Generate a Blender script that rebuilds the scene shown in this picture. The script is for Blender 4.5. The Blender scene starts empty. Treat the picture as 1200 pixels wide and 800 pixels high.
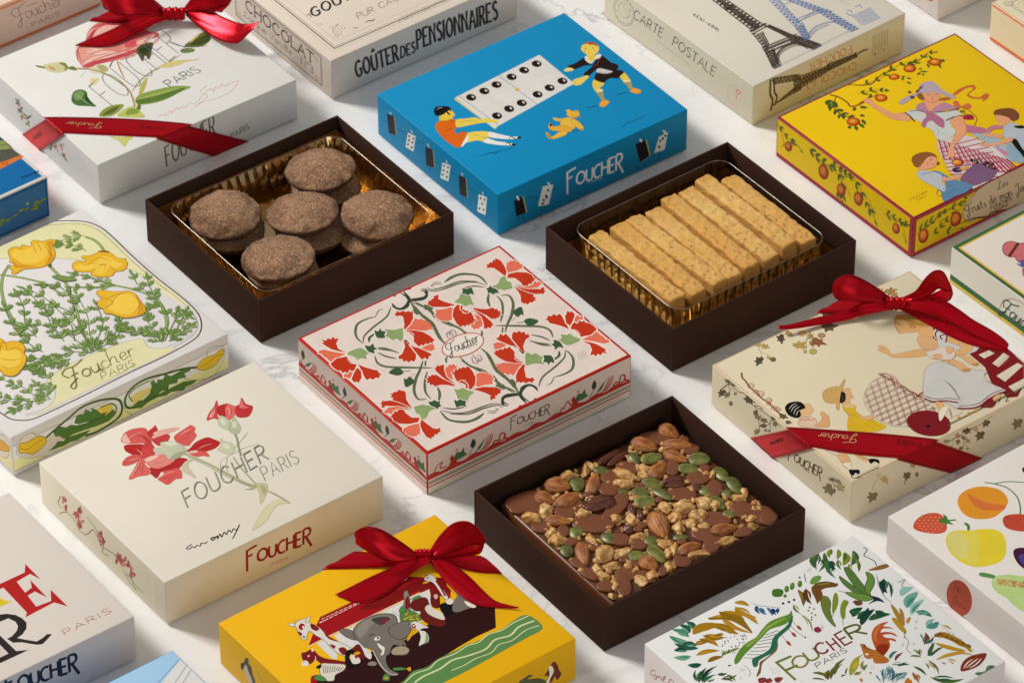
import bpy, bmesh, math, random
import numpy as np
from mathutils import Vector, Matrix, noise
from mathutils.geometry import tessellate_polygon

# ------------------------------------------------------------------ basics
sc = bpy.context.scene
COL = sc.collection
MMU = 0.001
ROOT = {}
def lin(h):
    h = h.lstrip('#'); r = []
    for i in (0, 2, 4):
        c = int(h[i:i+2], 16)/255
        r.append(c/12.92 if c <= .04045 else ((c+.055)/1.055)**2.4)
    return r
def tag(o, label=None, cat=None, group=None, kind=None):
    for k, v in (('label', label), ('category', cat), ('group', group), ('kind', kind)):
        if v: o[k] = v
    return o
def empty(name, loc=(0, 0, 0), rz=0.0):
    o = bpy.data.objects.new(name, None); COL.objects.link(o)
    o.location = loc; o.rotation_euler = (0, 0, rz); o.empty_display_size = .02
    return o
def link(name, me, parent=None, mats=(), smooth=False):
    o = bpy.data.objects.new(name, me); COL.objects.link(o)
    for m in mats: me.materials.append(m)
    if smooth: me.polygons.foreach_set('use_smooth', [True]*len(me.polygons))
    if parent: o.parent = parent
    return o
def from_bm(name, bm, parent=None, mats=(), smooth=False):
    me = bpy.data.meshes.new(name); bm.to_mesh(me); bm.free()
    return link(name, me, parent, mats, smooth)
def from_pd(name, v, f, parent=None, mats=(), smooth=False):
    me = bpy.data.meshes.new(name); me.from_pydata(v, [], f); me.update()
    return link(name, me, parent, mats, smooth)

# ------------------------------------------------------------------ materials
class NT:
    def __init__(s, name):
        s.m = bpy.data.materials.new(name); s.m.use_nodes = True
        s.t = s.m.node_tree; s.n = s.t.nodes; s.l = s.t.links
        s.b = s.n['Principled BSDF']; s.out = s.n['Material Output']
    def new(s, t, **k):
        n = s.n.new(t)
        for a, v in k.items():
            if a.startswith('_'): n.inputs[a[1:].replace('_', ' ')].default_value = v
            else: setattr(n, a, v)
        return n
    def co(s, scale=1.0, kind='Object'):
        tc = s.new('ShaderNodeTexCoord'); mp = s.new('ShaderNodeMapping')
        mp.inputs['Scale'].default_value = (scale,)*3 if not isinstance(scale, tuple) else scale
        s.l.new(tc.outputs[kind], mp.inputs['Vector']); return mp.outputs['Vector']
    def noise(s, vec, scale, detail=3, rough=.55, dist=0):
        n = s.new('ShaderNodeTexNoise'); n.inputs['Scale'].default_value = scale; n.inputs['Detail'].default_value = detail
        n.inputs['Roughness'].default_value = rough; n.inputs['Distortion'].default_value = dist
        s.l.new(vec, n.inputs['Vector']); return n.outputs['Fac']
    def ramp(s, fac, stops, interp='LINEAR'):
        r = s.new('ShaderNodeValToRGB'); r.color_ramp.interpolation = interp; e = r.color_ramp.elements
        while len(e) < len(stops): e.new(.5)
        for i, (p, c) in enumerate(stops):
            e[i].position = p; e[i].color = (*(c if isinstance(c, (tuple, list)) else (c, c, c)), 1)
        s.l.new(fac, r.inputs['Fac']); return r.outputs['Color']
    def mix(s, fac, a, b, mode='MIX'):
        m = s.new('ShaderNodeMix', data_type='RGBA', blend_type=mode)
        for sock, v in ((m.inputs[0], fac), (m.inputs[6], a), (m.inputs[7], b)):
            if hasattr(v, 'is_linked') or isinstance(v, bpy.types.NodeSocket): s.l.new(v, sock)
            else: sock.default_value = v if isinstance(v, (int, float)) else (*v, 1)
        return m.outputs[2]
    def base(s, v):
        if isinstance(v, bpy.types.NodeSocket): s.l.new(v, s.b.inputs['Base Color'])
        else: s.b.inputs['Base Color'].default_value = (*v, 1)
    def bump(s, h, strength=.2, dist=.0002):
        b = s.new('ShaderNodeBump'); b.inputs['Strength'].default_value = strength; b.inputs['Distance'].default_value = dist
        s.l.new(h, b.inputs['Height']); s.l.new(b.outputs[0], s.b.inputs['Normal']); return b
    def rough(s, v):
        if isinstance(v, bpy.types.NodeSocket): s.l.new(v, s.b.inputs['Roughness'])
        else: s.b.inputs['Roughness'].default_value = v
def vivid(c, k=1.06):
    m = .25*c[0]+.6*c[1]+.15*c[2]; return [min(.88, max(.003, m+(x-m)*k)) for x in c]
def paper(name, rgb, rough=.5, spec=.13, seam=False):
    rgb = vivid([max(.004, c*.99-.010) for c in rgb]); t = NT(name); v = t.co(1)
    n = t.noise(v, 14, 3); t.base(t.mix(t.ramp(n, [(.3, 0.0), (.7, 1.0)]), tuple(c*.965 for c in rgb), tuple(min(.93, c*1.02) for c in rgb)))
    fine = t.noise(v, 1800, 2); broad = t.noise(v, 30, 2)
    m = t.new('ShaderNodeMath', operation='MULTIPLY_ADD'); t.l.new(broad, m.inputs[0]); m.inputs[1].default_value = 5.0; t.l.new(fine, m.inputs[2]); hgt = m.outputs[0]
    if seam:   # edge of the folded-in corner flap under the wrapping paper
        sp_ = t.new('ShaderNodeSeparateXYZ'); t.l.new(v, sp_.inputs[0]); r_ = t.new('ShaderNodeMapRange'); r_.inputs['From Min'].default_value = .0165; r_.inputs['From Max'].default_value = .0178; t.l.new(sp_.outputs[1], r_.inputs['Value'])
        m2 = t.new('ShaderNodeMath', operation='MULTIPLY_ADD'); t.l.new(r_.outputs[0], m2.inputs[0]); m2.inputs[1].default_value = -9.0; t.l.new(hgt, m2.inputs[2]); hgt = m2.outputs[0]
    t.bump(hgt, .12, .0002); t.rough(rough); t.b.inputs['Specular IOR Level'].default_value = spec
    return t.m
def ink_material(name, rough=.46):
    t = NT(name); a = t.new('ShaderNodeAttribute', attribute_name='ink'); v = t.co(1)
    n = t.noise(v, 60, 4); g = t.ramp(n, [(.25, .93), (.75, 1.04)])
    f = t.noise(v, 2600, 2); h = t.ramp(f, [(.3, .95), (.7, 1.04)])
    t.base(t.mix(1.0, t.mix(1.0, a.outputs['Color'], g, 'MULTIPLY'), h, 'MULTIPLY'))
    fine = t.noise(v, 1800, 2); t.bump(fine, .1, .0002); t.rough(rough); t.b.inputs['Specular IOR Level'].default_value = .13
    return t.m

# ------------------------------------------------------------------ drawing printed artwork as thin layers of ink on a face
def crom(p, closed, n=5):
    p = [np.array(q, float) for q in p]; N = len(p)
    if N < 3: return [tuple(q) for q in p]
    out = []; rng = range(N) if closed else range(N-1)
    for i in rng:
        a, b, c, d = (p[(i-1) % N], p[i], p[(i+1) % N], p[(i+2) % N]) if closed else (p[max(i-1, 0)], p[i], p[i+1], p[min(i+2, N-1)])
        k = max(2, min(n, int(np.linalg.norm(c-b)/.7)+2))
        for j in range(k):
            t = j/k
            out.append(tuple(.5*((2*b)+(c-a)*t+(2*a-5*b+4*c-d)*t*t+(3*b-a-3*c+d)*t**3)))
    if not closed: out.append(tuple(p[-1]))
    return out
def ribbon2d(p, w, closed=False, taper=False):
    p = [np.array(q, float) for q in p]; q = [p[0]]
    for a in p[1:]:
        if np.linalg.norm(a-q[-1]) > .02: q.append(a)
    if closed and len(q) > 2 and np.linalg.norm(q[0]-q[-1]) < .02: q.pop()
    N = len(q)
    if N < 2: return [], []
    vs = []
    L = [0.0]
    for i in range(1, N): L.append(L[-1]+np.linalg.norm(q[i]-q[i-1]))
    for i in range(N):
        a = q[i-1] if (i > 0 or closed) else q[i]; b = q[(i+1) % N] if (i < N-1 or closed) else q[i]
        d1 = q[i]-a; d2 = b-q[i]
        n1 = np.linalg.norm(d1); n2 = np.linalg.norm(d2)
        d1 = d1/n1 if n1 > 1e-6 else d2/max(n2, 1e-6); d2 = d2/n2 if n2 > 1e-6 else d1
        t = d1+d2; nt = np.linalg.norm(t); t = t/nt if nt > .3 else d1
        nrm = np.array((-t[1], t[0])); m = 1/max(.6, float(np.dot(nrm, (-d1[1], d1[0]))))
        hw = w/2*min(m, 1.5)
        if taper:
            s = L[i]/L[-1] if L[-1] > 0 else 0; hw *= 1.1*max(.25, math.sin(math.pi*min(1, max(0, s)))**.4)
        vs.append(tuple(q[i]+nrm*hw)); vs.append(tuple(q[i]-nrm*hw))
    fs = [(2*i, 2*i+1, 2*i+3, 2*i+2) for i in range(N-1)]
    if closed: fs.append((2*N-2, 2*N-1, 1, 0))
    return vs, fs
def leaf2d(a, b, w, bend=0):
    a = np.array(a, float); b = np.array(b, float); d = b-a; n = np.array((-d[1], d[0])); L = np.linalg.norm(d); n = n/max(L, 1e-6)
    up = []; dn = []
    for t in (0, .15, .35, .6, .82, 1):
        h = w/2*(math.sin(math.pi*t**.85))**.8 if 0 < t < 1 else 0; c = a+d*t+n*bend*L*math.sin(math.pi*t)
        if 0 < t < 1: up.append(tuple(c+n*h)); dn.append(tuple(c-n*h))
        else: up.append(tuple(c))
    return up+dn[::-1]
# stroke lettering: glyph = (advance, strokes); '~' marks a curve
GL = {
 'A': (.8, '0,0 .4,1 .8,0|.15,.36 .65,.36'), 'B': (.7, '0,0 0,1|~0,1 .5,.97 .55,.76 .4,.55 0,.53|~0,.53 .5,.5 .65,.27 .5,.02 0,0'),
 'C': (.8, '~.78,.82 .5,1 .15,.85 .02,.5 .15,.15 .5,0 .78,.18'), 'D': (.8, '0,0 0,1|~0,1 .45,.97 .75,.75 .78,.5 .75,.25 .45,.03 0,0'),
 'E': (.6, '.6,1 0,1 0,0 .6,0|0,.52 .5,.52'), 'F': (.6, '0,0 0,1 .6,1|0,.54 .5,.54'),
 'G': (.8, '~.78,.84 .5,1 .15,.85 .02,.5 .15,.15 .5,0 .78,.15|.78,.12 .78,.46 .5,.46'),
 'H': (.75, '0,0 0,1|.75,0 .75,1|0,.52 .75,.52'), 'I': (.05, '0,0 0,1'), 'J': (.5, '~.45,1 .45,.3 .35,.02 .1,0 0,.15'), 'L': (.55, '0,1 0,0 .55,0'),
 'M': (.9, '0,0 0,1 .45,.2 .9,1 .9,0'), 'N': (.75, '0,0 0,1 .75,0 .75,1'), 'O': (.85, '~@.42,1 .1,.82 0,.5 .1,.18 .42,0 .75,.18 .85,.5 .75,.82'),
 'P': (.6, '0,0 0,1|~0,1 .45,.98 .6,.75 .45,.5 0,.48'), 'Q': (.85, '~@.42,1 .1,.82 0,.5 .1,.18 .42,0 .75,.18 .85,.5 .75,.82|.55,.25 .9,-.1'),
 'R': (.65, '0,0 0,1|~0,1 .45,.98 .6,.76 .45,.52 0,.5|.28,.5 .65,0'), 'S': (.6, '~.57,.85 .35,1 .08,.9 .06,.68 .3,.53 .55,.38 .57,.14 .32,0 .02,.13'),
 'T': (.7, '0,1 .7,1|.35,1 .35,0'), 'U': (.72, '~0,1 0,.35 .1,.08 .36,0 .62,.08 .72,.35 .72,1'), 'V': (.75, '0,1 .37,0 .75,1'),
 'Û': (.72, '~0,1 0,.35 .1,.08 .36,0 .62,.08 .72,.35 .72,1|.15,1.15 .36,1.32 .57,1.15'), '-': (.4, '0,.5 .4,.5'), '°': (.25, '~@.12,1 0,.88 .12,.76 .24,.88'),
 '1': (.25, '0,.8 .2,1 .2,0'), '3': (.55, '~0,.88 .25,1 .52,.8 .25,.55|~.25,.55 .55,.4 .5,.1 .25,0 0,.12'), '8': (.55, '~@.27,1 .04,.78 .27,.54 .5,.78|~@.27,.54 0,.27 .27,0 .55,.27'),
 '9': (.55, '~@.27,1 .02,.75 .27,.48 .52,.75|~.52,.75 .45,.3 .15,0'), ' ': (.4, '')}
LOGO = {'F': (.78, '0,1.12 .04,-.42|~-.05,1 .3,1.12 .85,1.2|.02,.6 .5,.68'), 'O': (.8, '~@.4,.8 .08,.65 0,.4 .08,.14 .4,0 .72,.14 .8,.4 .72,.65'),
 'U': (.6, '~0,.8 0,.3 .08,.06 .3,0 .52,.06 .6,.3 .6,.8'), 'C': (.62, '~.62,.8 .4,.86 .1,.7 0,.42 .1,.12 .35,0 .62,.06'), 'H': (.6, '0,0 0,.95|.6,0 .6,.98|0,.5 .6,.5'),
 'E': (.5, '.5,1 0,1 0,0 .5,0|0,.5 .42,.5'), 'R': (.62, '0,0 0,1.08|~0,1.08 .45,1.06 .6,.8 .42,.56 0,.5|.2,.52 .72,-.3')}
SCR = {'F': (.52, '~-.1,.35 -.35,.75 -.05,1 .4,.95 .95,1.15|~.3,.95 .2,.4 .05,-.25 -.15,-.4 -.25,-.2 0,0 .3,.15|0,.42 .45,.46'), 'J': (.55, '~0,.8 .4,1 .7,.95|~.5,.95 .4,.2 .15,-.4 -.1,-.3 .1,0 .5,.1'), 'L': (.6, '~.45,.8 .35,1 .2,.8 .2,.3 0,.02 .2,.05 .55,.08'), 'C': (.6, '~.6,.85 .35,1 .05,.6 .1,.1 .4,0 .6,.15'), 'D': (.7, '~.2,1 .1,0 .5,.05 .7,.5 .5,.95 0,.95'), 'V': (.6, '~0,.95 .2,0 .6,1'),
 'o': (.45, '~@.22,.5 .02,.35 .04,.1 .22,0 .4,.1 .42,.38'), 'u': (.48, '~0,.5 .02,.12 .15,0 .35,.12 .42,.5|~.42,.5 .42,.05 .55,.03'), 'c': (.4, '~.38,.42 .2,.5 .02,.3 .08,.04 .3,0 .42,.12'), 'h': (.5, '0,0 .05,1|~.04,.3 .2,.5 .36,.42 .36,.05 .5,.03'),
 'e': (.42, '~.04,.25 .35,.3 .32,.48 .12,.48 .02,.25 .12,.02 .42,.12'), 'r': (.35, '0,0 .04,.5|~.04,.3 .15,.48 .33,.45'), 'i': (.2, '~0,.5 .03,.08 .18,.05|.04,.68 .05,.72'), 't': (.3, '~.1,.85 .08,.1 .25,.03|-.05,.55 .28,.55'), 's': (.35, '~.05,.05 .25,.02 .28,.2 .1,.32 .25,.5'), 'l': (.22, '~.02,.05 .15,.6 .1,1 0,.8 .04,.1 .2,.05'),
 'd': (.5, '~@.2,.5 .02,.3 .08,.02 .3,.1 .36,.4|.4,1 .38,.03 .5,.03'), 'm': (.7, '0,0 .02,.5|~.02,.3 .18,.5 .28,.35 .28,0|~.28,.3 .45,.5 .58,.35 .6,.05 .7,.03'), 'n': (.5, '0,0 .02,.5|~.02,.3 .2,.5 .34,.35 .36,.05 .48,.03'), 'a': (.45, '~@.2,.5 .02,.3 .08,.02 .3,.1 .34,.4|.36,.5 .36,.05 .46,.03'), 'q': (.45, '~@.2,.5 .02,.3 .08,.02 .3,.1 .34,.4|.36,.5 .34,-.4'), 'g': (.45, '~@.2,.5 .02,.3 .08,.02 .3,.1 .34,.4|~.36,.5 .34,-.2 .15,-.4 -.02,-.2'),
 'y': (.45, '~0,.5 .05,.1 .3,.1|~.36,.5 .34,-.2 .15,-.4 -.02,-.2'), ' ': (.35, '')}
def glyphs(style, text):
    tab = {'logo': LOGO, 'script': SCR}.get(style, GL); x = 0; out = []
    gap = {'serifc': .2, 'serif': .25, 'wide': .38, 'script': .08, 'logo': .16, 'deco': .26}.get(style, .24)
    wx = {'wide': 1.35, 'serifc': .55}.get(style, 1.0)
    for ch in text:
        a, st = tab.get(ch) or GL.get(ch, GL[' '])
        for s in [q for q in st.split('|') if q]:
            cur = s.startswith('~'); s = s.lstrip('~'); clo = s.startswith('@'); s = s.lstrip('@')
            pts = [tuple(map(float, t.split(','))) for t in s.split()]
            if cur: pts = crom([(p*8, q*8) for p, q in pts], clo, 6); pts = [(p/8, q/8) for p, q in pts]
            out.append(([(x+p*wx, q) for p, q in pts], clo))
            if style in ('serif', 'serifc') and not cur:
                for (px, py) in (pts[0], pts[-1]):
                    if py in (0, 1) : out.append(([(x+px*wx-.09, py), (x+px*wx+.09, py)], False))
        x += a*wx+gap
    return out, max(x-gap, .1)
class Sheet:
    def __init__(s, w, h, gain): s.w, s.h, s.g, s.pr = w, h, gain, []
    def add(s, col, vs, fs):
        if len(vs) < 3 or not fs: return
        s.pr.append((col, vs, fs))
    def poly(s, col, p):
        p = [q for i, q in enumerate(p) if i == 0 or abs(q[0]-p[i-1][0])+abs(q[1]-p[i-1][1]) > .01]
        if len(p) < 3: return
        tr = tessellate_polygon([[Vector((a, b, 0)) for a, b in p]])
        s.add(col, p, [tuple(t) for t in tr])
    def stroke(s, col, w, mode, p):
        if mode in 'std' + 'k': p = crom(p, mode == 'd')
        vs, fs = ribbon2d(p, w, mode in 'cd', mode in 'kt'); s.add(col, vs, fs)
    def leaf(s, col, out, a, b, w, bend):
        if out: s.poly(out, leaf2d((a[0]-(b[0]-a[0])*.04, a[1]-(b[1]-a[1])*.04), (b[0]+(b[0]-a[0])*.06, b[1]+(b[1]-a[1])*.06), w+.34, bend))
        s.poly(col, leaf2d(a, b, w, bend))
    def frond(s, col, out, n, ln, w, kind, path):
        if kind == 'p': n, w = max(2, int(n*.6)), w*.78
        p = crom(path, False, 8); s.stroke(out if kind == 'f' else '#6a4a20', .75 if kind == 'f' else .5, 'l', p)
        if kind == 'f': s.stroke(col, .45, 'l', p)
        rnd = random.Random(int(path[0][0]*7+path[-1][1]*3)); N = len(p)
        for i in range(n):
            t = (i+.6)/n; k = min(N-2, int(t*(N-1))); a = p[k]; d = (p[k+1][0]-a[0], p[k+1][1]-a[1]); L = math.hypot(*d) or 1; ang = math.atan2(d[1], d[0])
            for sd in (-1, 1):
                an = ang+sd*rnd.uniform(.45, .85); l = ln*rnd.uniform(.8, 1.25)*(1-.3*t)
                b = (a[0]+l*math.cos(an), a[1]+l*math.sin(an))
                if kind == 'f':
                    for k0, q0 in ((.22, .6), (.5, .5)):
                        m = (a[0]+l*k0*math.cos(an), a[1]+l*k0*math.sin(an))
                        for q in (-q0, q0): s.leaf(col, out, m, (m[0]+l*.46*math.cos(an+q), m[1]+l*.46*math.sin(an+q)), w*.42, 0)
                    s.leaf(rnd.choice([col, col, '#a3bd72']), out, a, b, w*.55, .08*sd)
                else: s.leaf(col, out, a, b, w, .08*sd)
        e = p[-1]; s.leaf(col, out, e, (e[0]+ln*.8*math.cos(ang), e[1]+ln*.8*math.sin(ang)), w*.8, 0)
    def text(s, style, txt, col, w, p):
        (x0, y0), (x1, y1), (xt, yt) = p; g, W = glyphs(style, txt); ax, ay = (x1-x0)/W, (y1-y0)/W; bx, by = xt-x0, yt-y0
        for pts, clo in g: 
            vs, fs = ribbon2d([(x0+a*ax+b*bx, y0+a*ay+b*by) for a, b in pts], w, clo); s.add(col, vs, fs)
    def run(s, lines):
        for ln in lines:
            f = ln.split(' '); mir = f[0] == 'M'; f = f[1:] if mir else f; n0 = len(s.pr); c = f[0]
            def pts(v):
                r = []; x = y = 0
                for i in range(0, len(v)-1, 2): x += int(v[i]); y += int(v[i+1]); r.append((x/5, y/5))
                return r
            if c == 'P':
                q = pts(f[3:]); s.poly(PAL[int(f[1])], crom(q, True, 4) if f[2] == '1' else q)
            elif c == 'O':
                q = pts(f[5:]); q = crom(q, True, 4) if f[2] == '1' else q
                s.stroke(PAL[int(f[3])], int(f[4])/20, 'c', q); s.poly(PAL[int(f[1])], q)
            elif c == 'S': s.stroke(PAL[int(f[1])], int(f[2])/20, f[3], pts(f[4:]))
            elif c == 'E':
                v = [int(t)/5 for t in f[2:]]; m = math.hypot(v[2], v[3]); k = 10 if m < 1.2 else 16 if m < 4 else 32
                s.poly(PAL[int(f[1])], [(v[0]+v[2]*math.cos(t)+v[4]*math.sin(t), v[1]+v[3]*math.cos(t)+v[5]*math.sin(t)) for t in [i*2*math.pi/k for i in range(k)]])
            elif c == 'L':
                v = [int(t)/5 for t in f[3:7]]; s.leaf(PAL[int(f[1])], None if f[2] == '-' else PAL[int(f[2])], (v[0], v[1]), (v[2], v[3]), int(f[7])/20, int(f[8])/100)
            elif c == 'B': s.frond(PAL[int(f[1])], PAL[int(f[2])], int(f[3]), int(f[4])/20, int(f[5])/20, f[6], pts(f[7:]))
            elif c == 'T': s.text(f[1], f[2].replace('_', ' '), PAL[int(f[3])], int(f[4])/20, pts(f[5:]))
            if mir:
                for col, vs, fs in s.pr[n0:]: s.add(col, [(s.w-a, s.h-b) for a, b in vs], fs)
    def build(s, name, parent, org, ea, eb, en, mat, inset=.7, step=.005):
        X0, Y0, X1, Y1 = inset, inset, s.w-inset, s.h-inset
        V, Fc, Cc = [], [], []; boxes = np.zeros((len(s.pr), 4)); lay = np.zeros(len(s.pr)); n = 0
        for col, vs, fs in s.pr:
            a = np.array(vs); mn, mx = a.min(0), a.max(0)
            if mx[0] < X0 or mx[1] < Y0 or mn[0] > X1 or mn[1] > Y1: continue
            b = boxes[:n]; hit = (b[:, 0] < mx[0]) & (b[:, 2] > mn[0]) & (b[:, 1] < mx[1]) & (b[:, 3] > mn[1])
            L = (lay[:n][hit].max() if hit.any() else 0)+1
            boxes[n] = (mn[0], mn[1], mx[0], mx[1]); lay[n] = L; n += 1
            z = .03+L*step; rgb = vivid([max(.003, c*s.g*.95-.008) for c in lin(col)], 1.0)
            inside = mn[0] >= X0 and mn[1] >= Y0 and mx[0] <= X1 and mx[1] <= Y1
            def put(ps, faces):
                k = len(V)
                V.extend([tuple(org[i]+ea[i]*p[0]*MMU+eb[i]*p[1]*MMU+en[i]*z*MMU for i in range(3)) for p in ps])
                Fc.extend([tuple(k+j for j in f) for f in faces]); Cc.extend([(*rgb, 1)]*len(ps))
            if inside: put(vs, fs)
            else:
                for f in fs:
                    q = [vs[j] for j in f]
                    for ax, lim, sg in ((0, X0, 1), (0, X1, -1), (1, Y0, 1), (1, Y1, -1)):
                        r = []
                        for i in range(len(q)):
                            A, B = q[i-1], q[i]; da, db = (A[ax]-lim)*sg, (B[ax]-lim)*sg
                            if (da < 0) != (db < 0):
                                t = da/(da-db); r.append((A[0]+(B[0]-A[0])*t, A[1]+(B[1]-A[1])*t))
                            if db >= 0: r.append(B)
                        q = r
                        if len(q) < 3: break
                    if len(q) >= 3: put(q, [tuple(range(len(q)))])
        if not V: return None
        me = bpy.data.meshes.new(name); me.from_pydata(V, [], Fc)
        # all faces look outwards
        me.update(); nrm = Vector(en)
        me.color_attributes.new('ink', 'FLOAT_COLOR', 'POINT').data.foreach_set('color', np.array(Cc, 'f').ravel())
        flip = [p.index for p in me.polygons if p.normal.dot(nrm) < 0]
        if flip:
            bm = bmesh.new(); bm.from_mesh(me); bm.faces.ensure_lookup_table()
            bmesh.ops.reverse_faces(bm, faces=[bm.faces[i] for i in flip]); bm.to_mesh(me); bm.free()
        return link(name, me, parent, [mat])

# ------------------------------------------------------------------ measured layout (metres, radians; box width, depth, height in mm)
CAM = {'f': 176.6996887833965, 'tilt': 0.6876881772987418, 'roll': -0.001431965958398098, 'loc': (0, -2.825, 2.5)}
BOX = {
 'blue': (-0.01072, 0.35034, 0.63376, 191.7, 168.18, 42.89),
 'mac': (-0.19666, 0.2153, 0.63861, 187.52, 160.92, 43.39),
 'short': (0.12416, 0.17905, 0.64617, 185.1, 161.69, 43.56),
 'nut': (0.06684, -0.13896, 0.63067, 186.12, 161.6, 43.08),
 'red': (-0.06402, 0.03555, 0.63779, 193.86, 170.42, 41.42),
 'carn': (-0.25295, -0.10951, 0.6455, 196.08, 168.67, 42.68),
 'rose': (-0.33326, 0.39268, 0.63518, 193.98, 171.39, 41.04),
 'gouter': (-0.14932, 0.53376, 0.64656, 193.2, 170.25, 41.04),
 'carte': (0.19878, 0.4973, 0.66393, 166.5, 195.09, 41.33),
 'fruit': (0.31903, 0.32169, 0.64856, 191.86, 169.99, 40.38),
 'cream': (0.25347, 0.00184, 0.62783, 196.05, 170.53, 41.29),
 'green': (0.46769, 0.13883, 0.66697, 175.0, 194.5, 35.59),
 'white': (0.38141, -0.16831, 0.6535, 194.5, 170.25, 39.11),
 'jungle': (0.19662, -0.31016, 0.64167, 194.89, 170.25, 41.75),
 'ark': (-0.10938, -0.2864, 0.65066, 194.91, 169.86, 41.75),
 'paris': (-0.42926, -0.26104, 0.63735, 194.5, 170.25, 42.44),
 'poppy': (-0.37797, 0.05672, 0.66156, 200.86, 200.12, 39.24),
 'sky': (-0.2957, -0.43334, 0.64989, 194.5, 170.25, 41.75),
 'dom': (-0.52588, 0.25698, 0.66268, 194.5, 170.25, 41.47),
 'pink': (-0.50444, 0.55198, 0.65101, 194.5, 170.25, 41.75),
 'ball': (0.36159, 0.64449, 0.66323, 194.5, 170.25, 41.75),
 'orange': (0.5089, 0.48515, 0.66846, 194.5, 170.25, 38.75),
}
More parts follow.
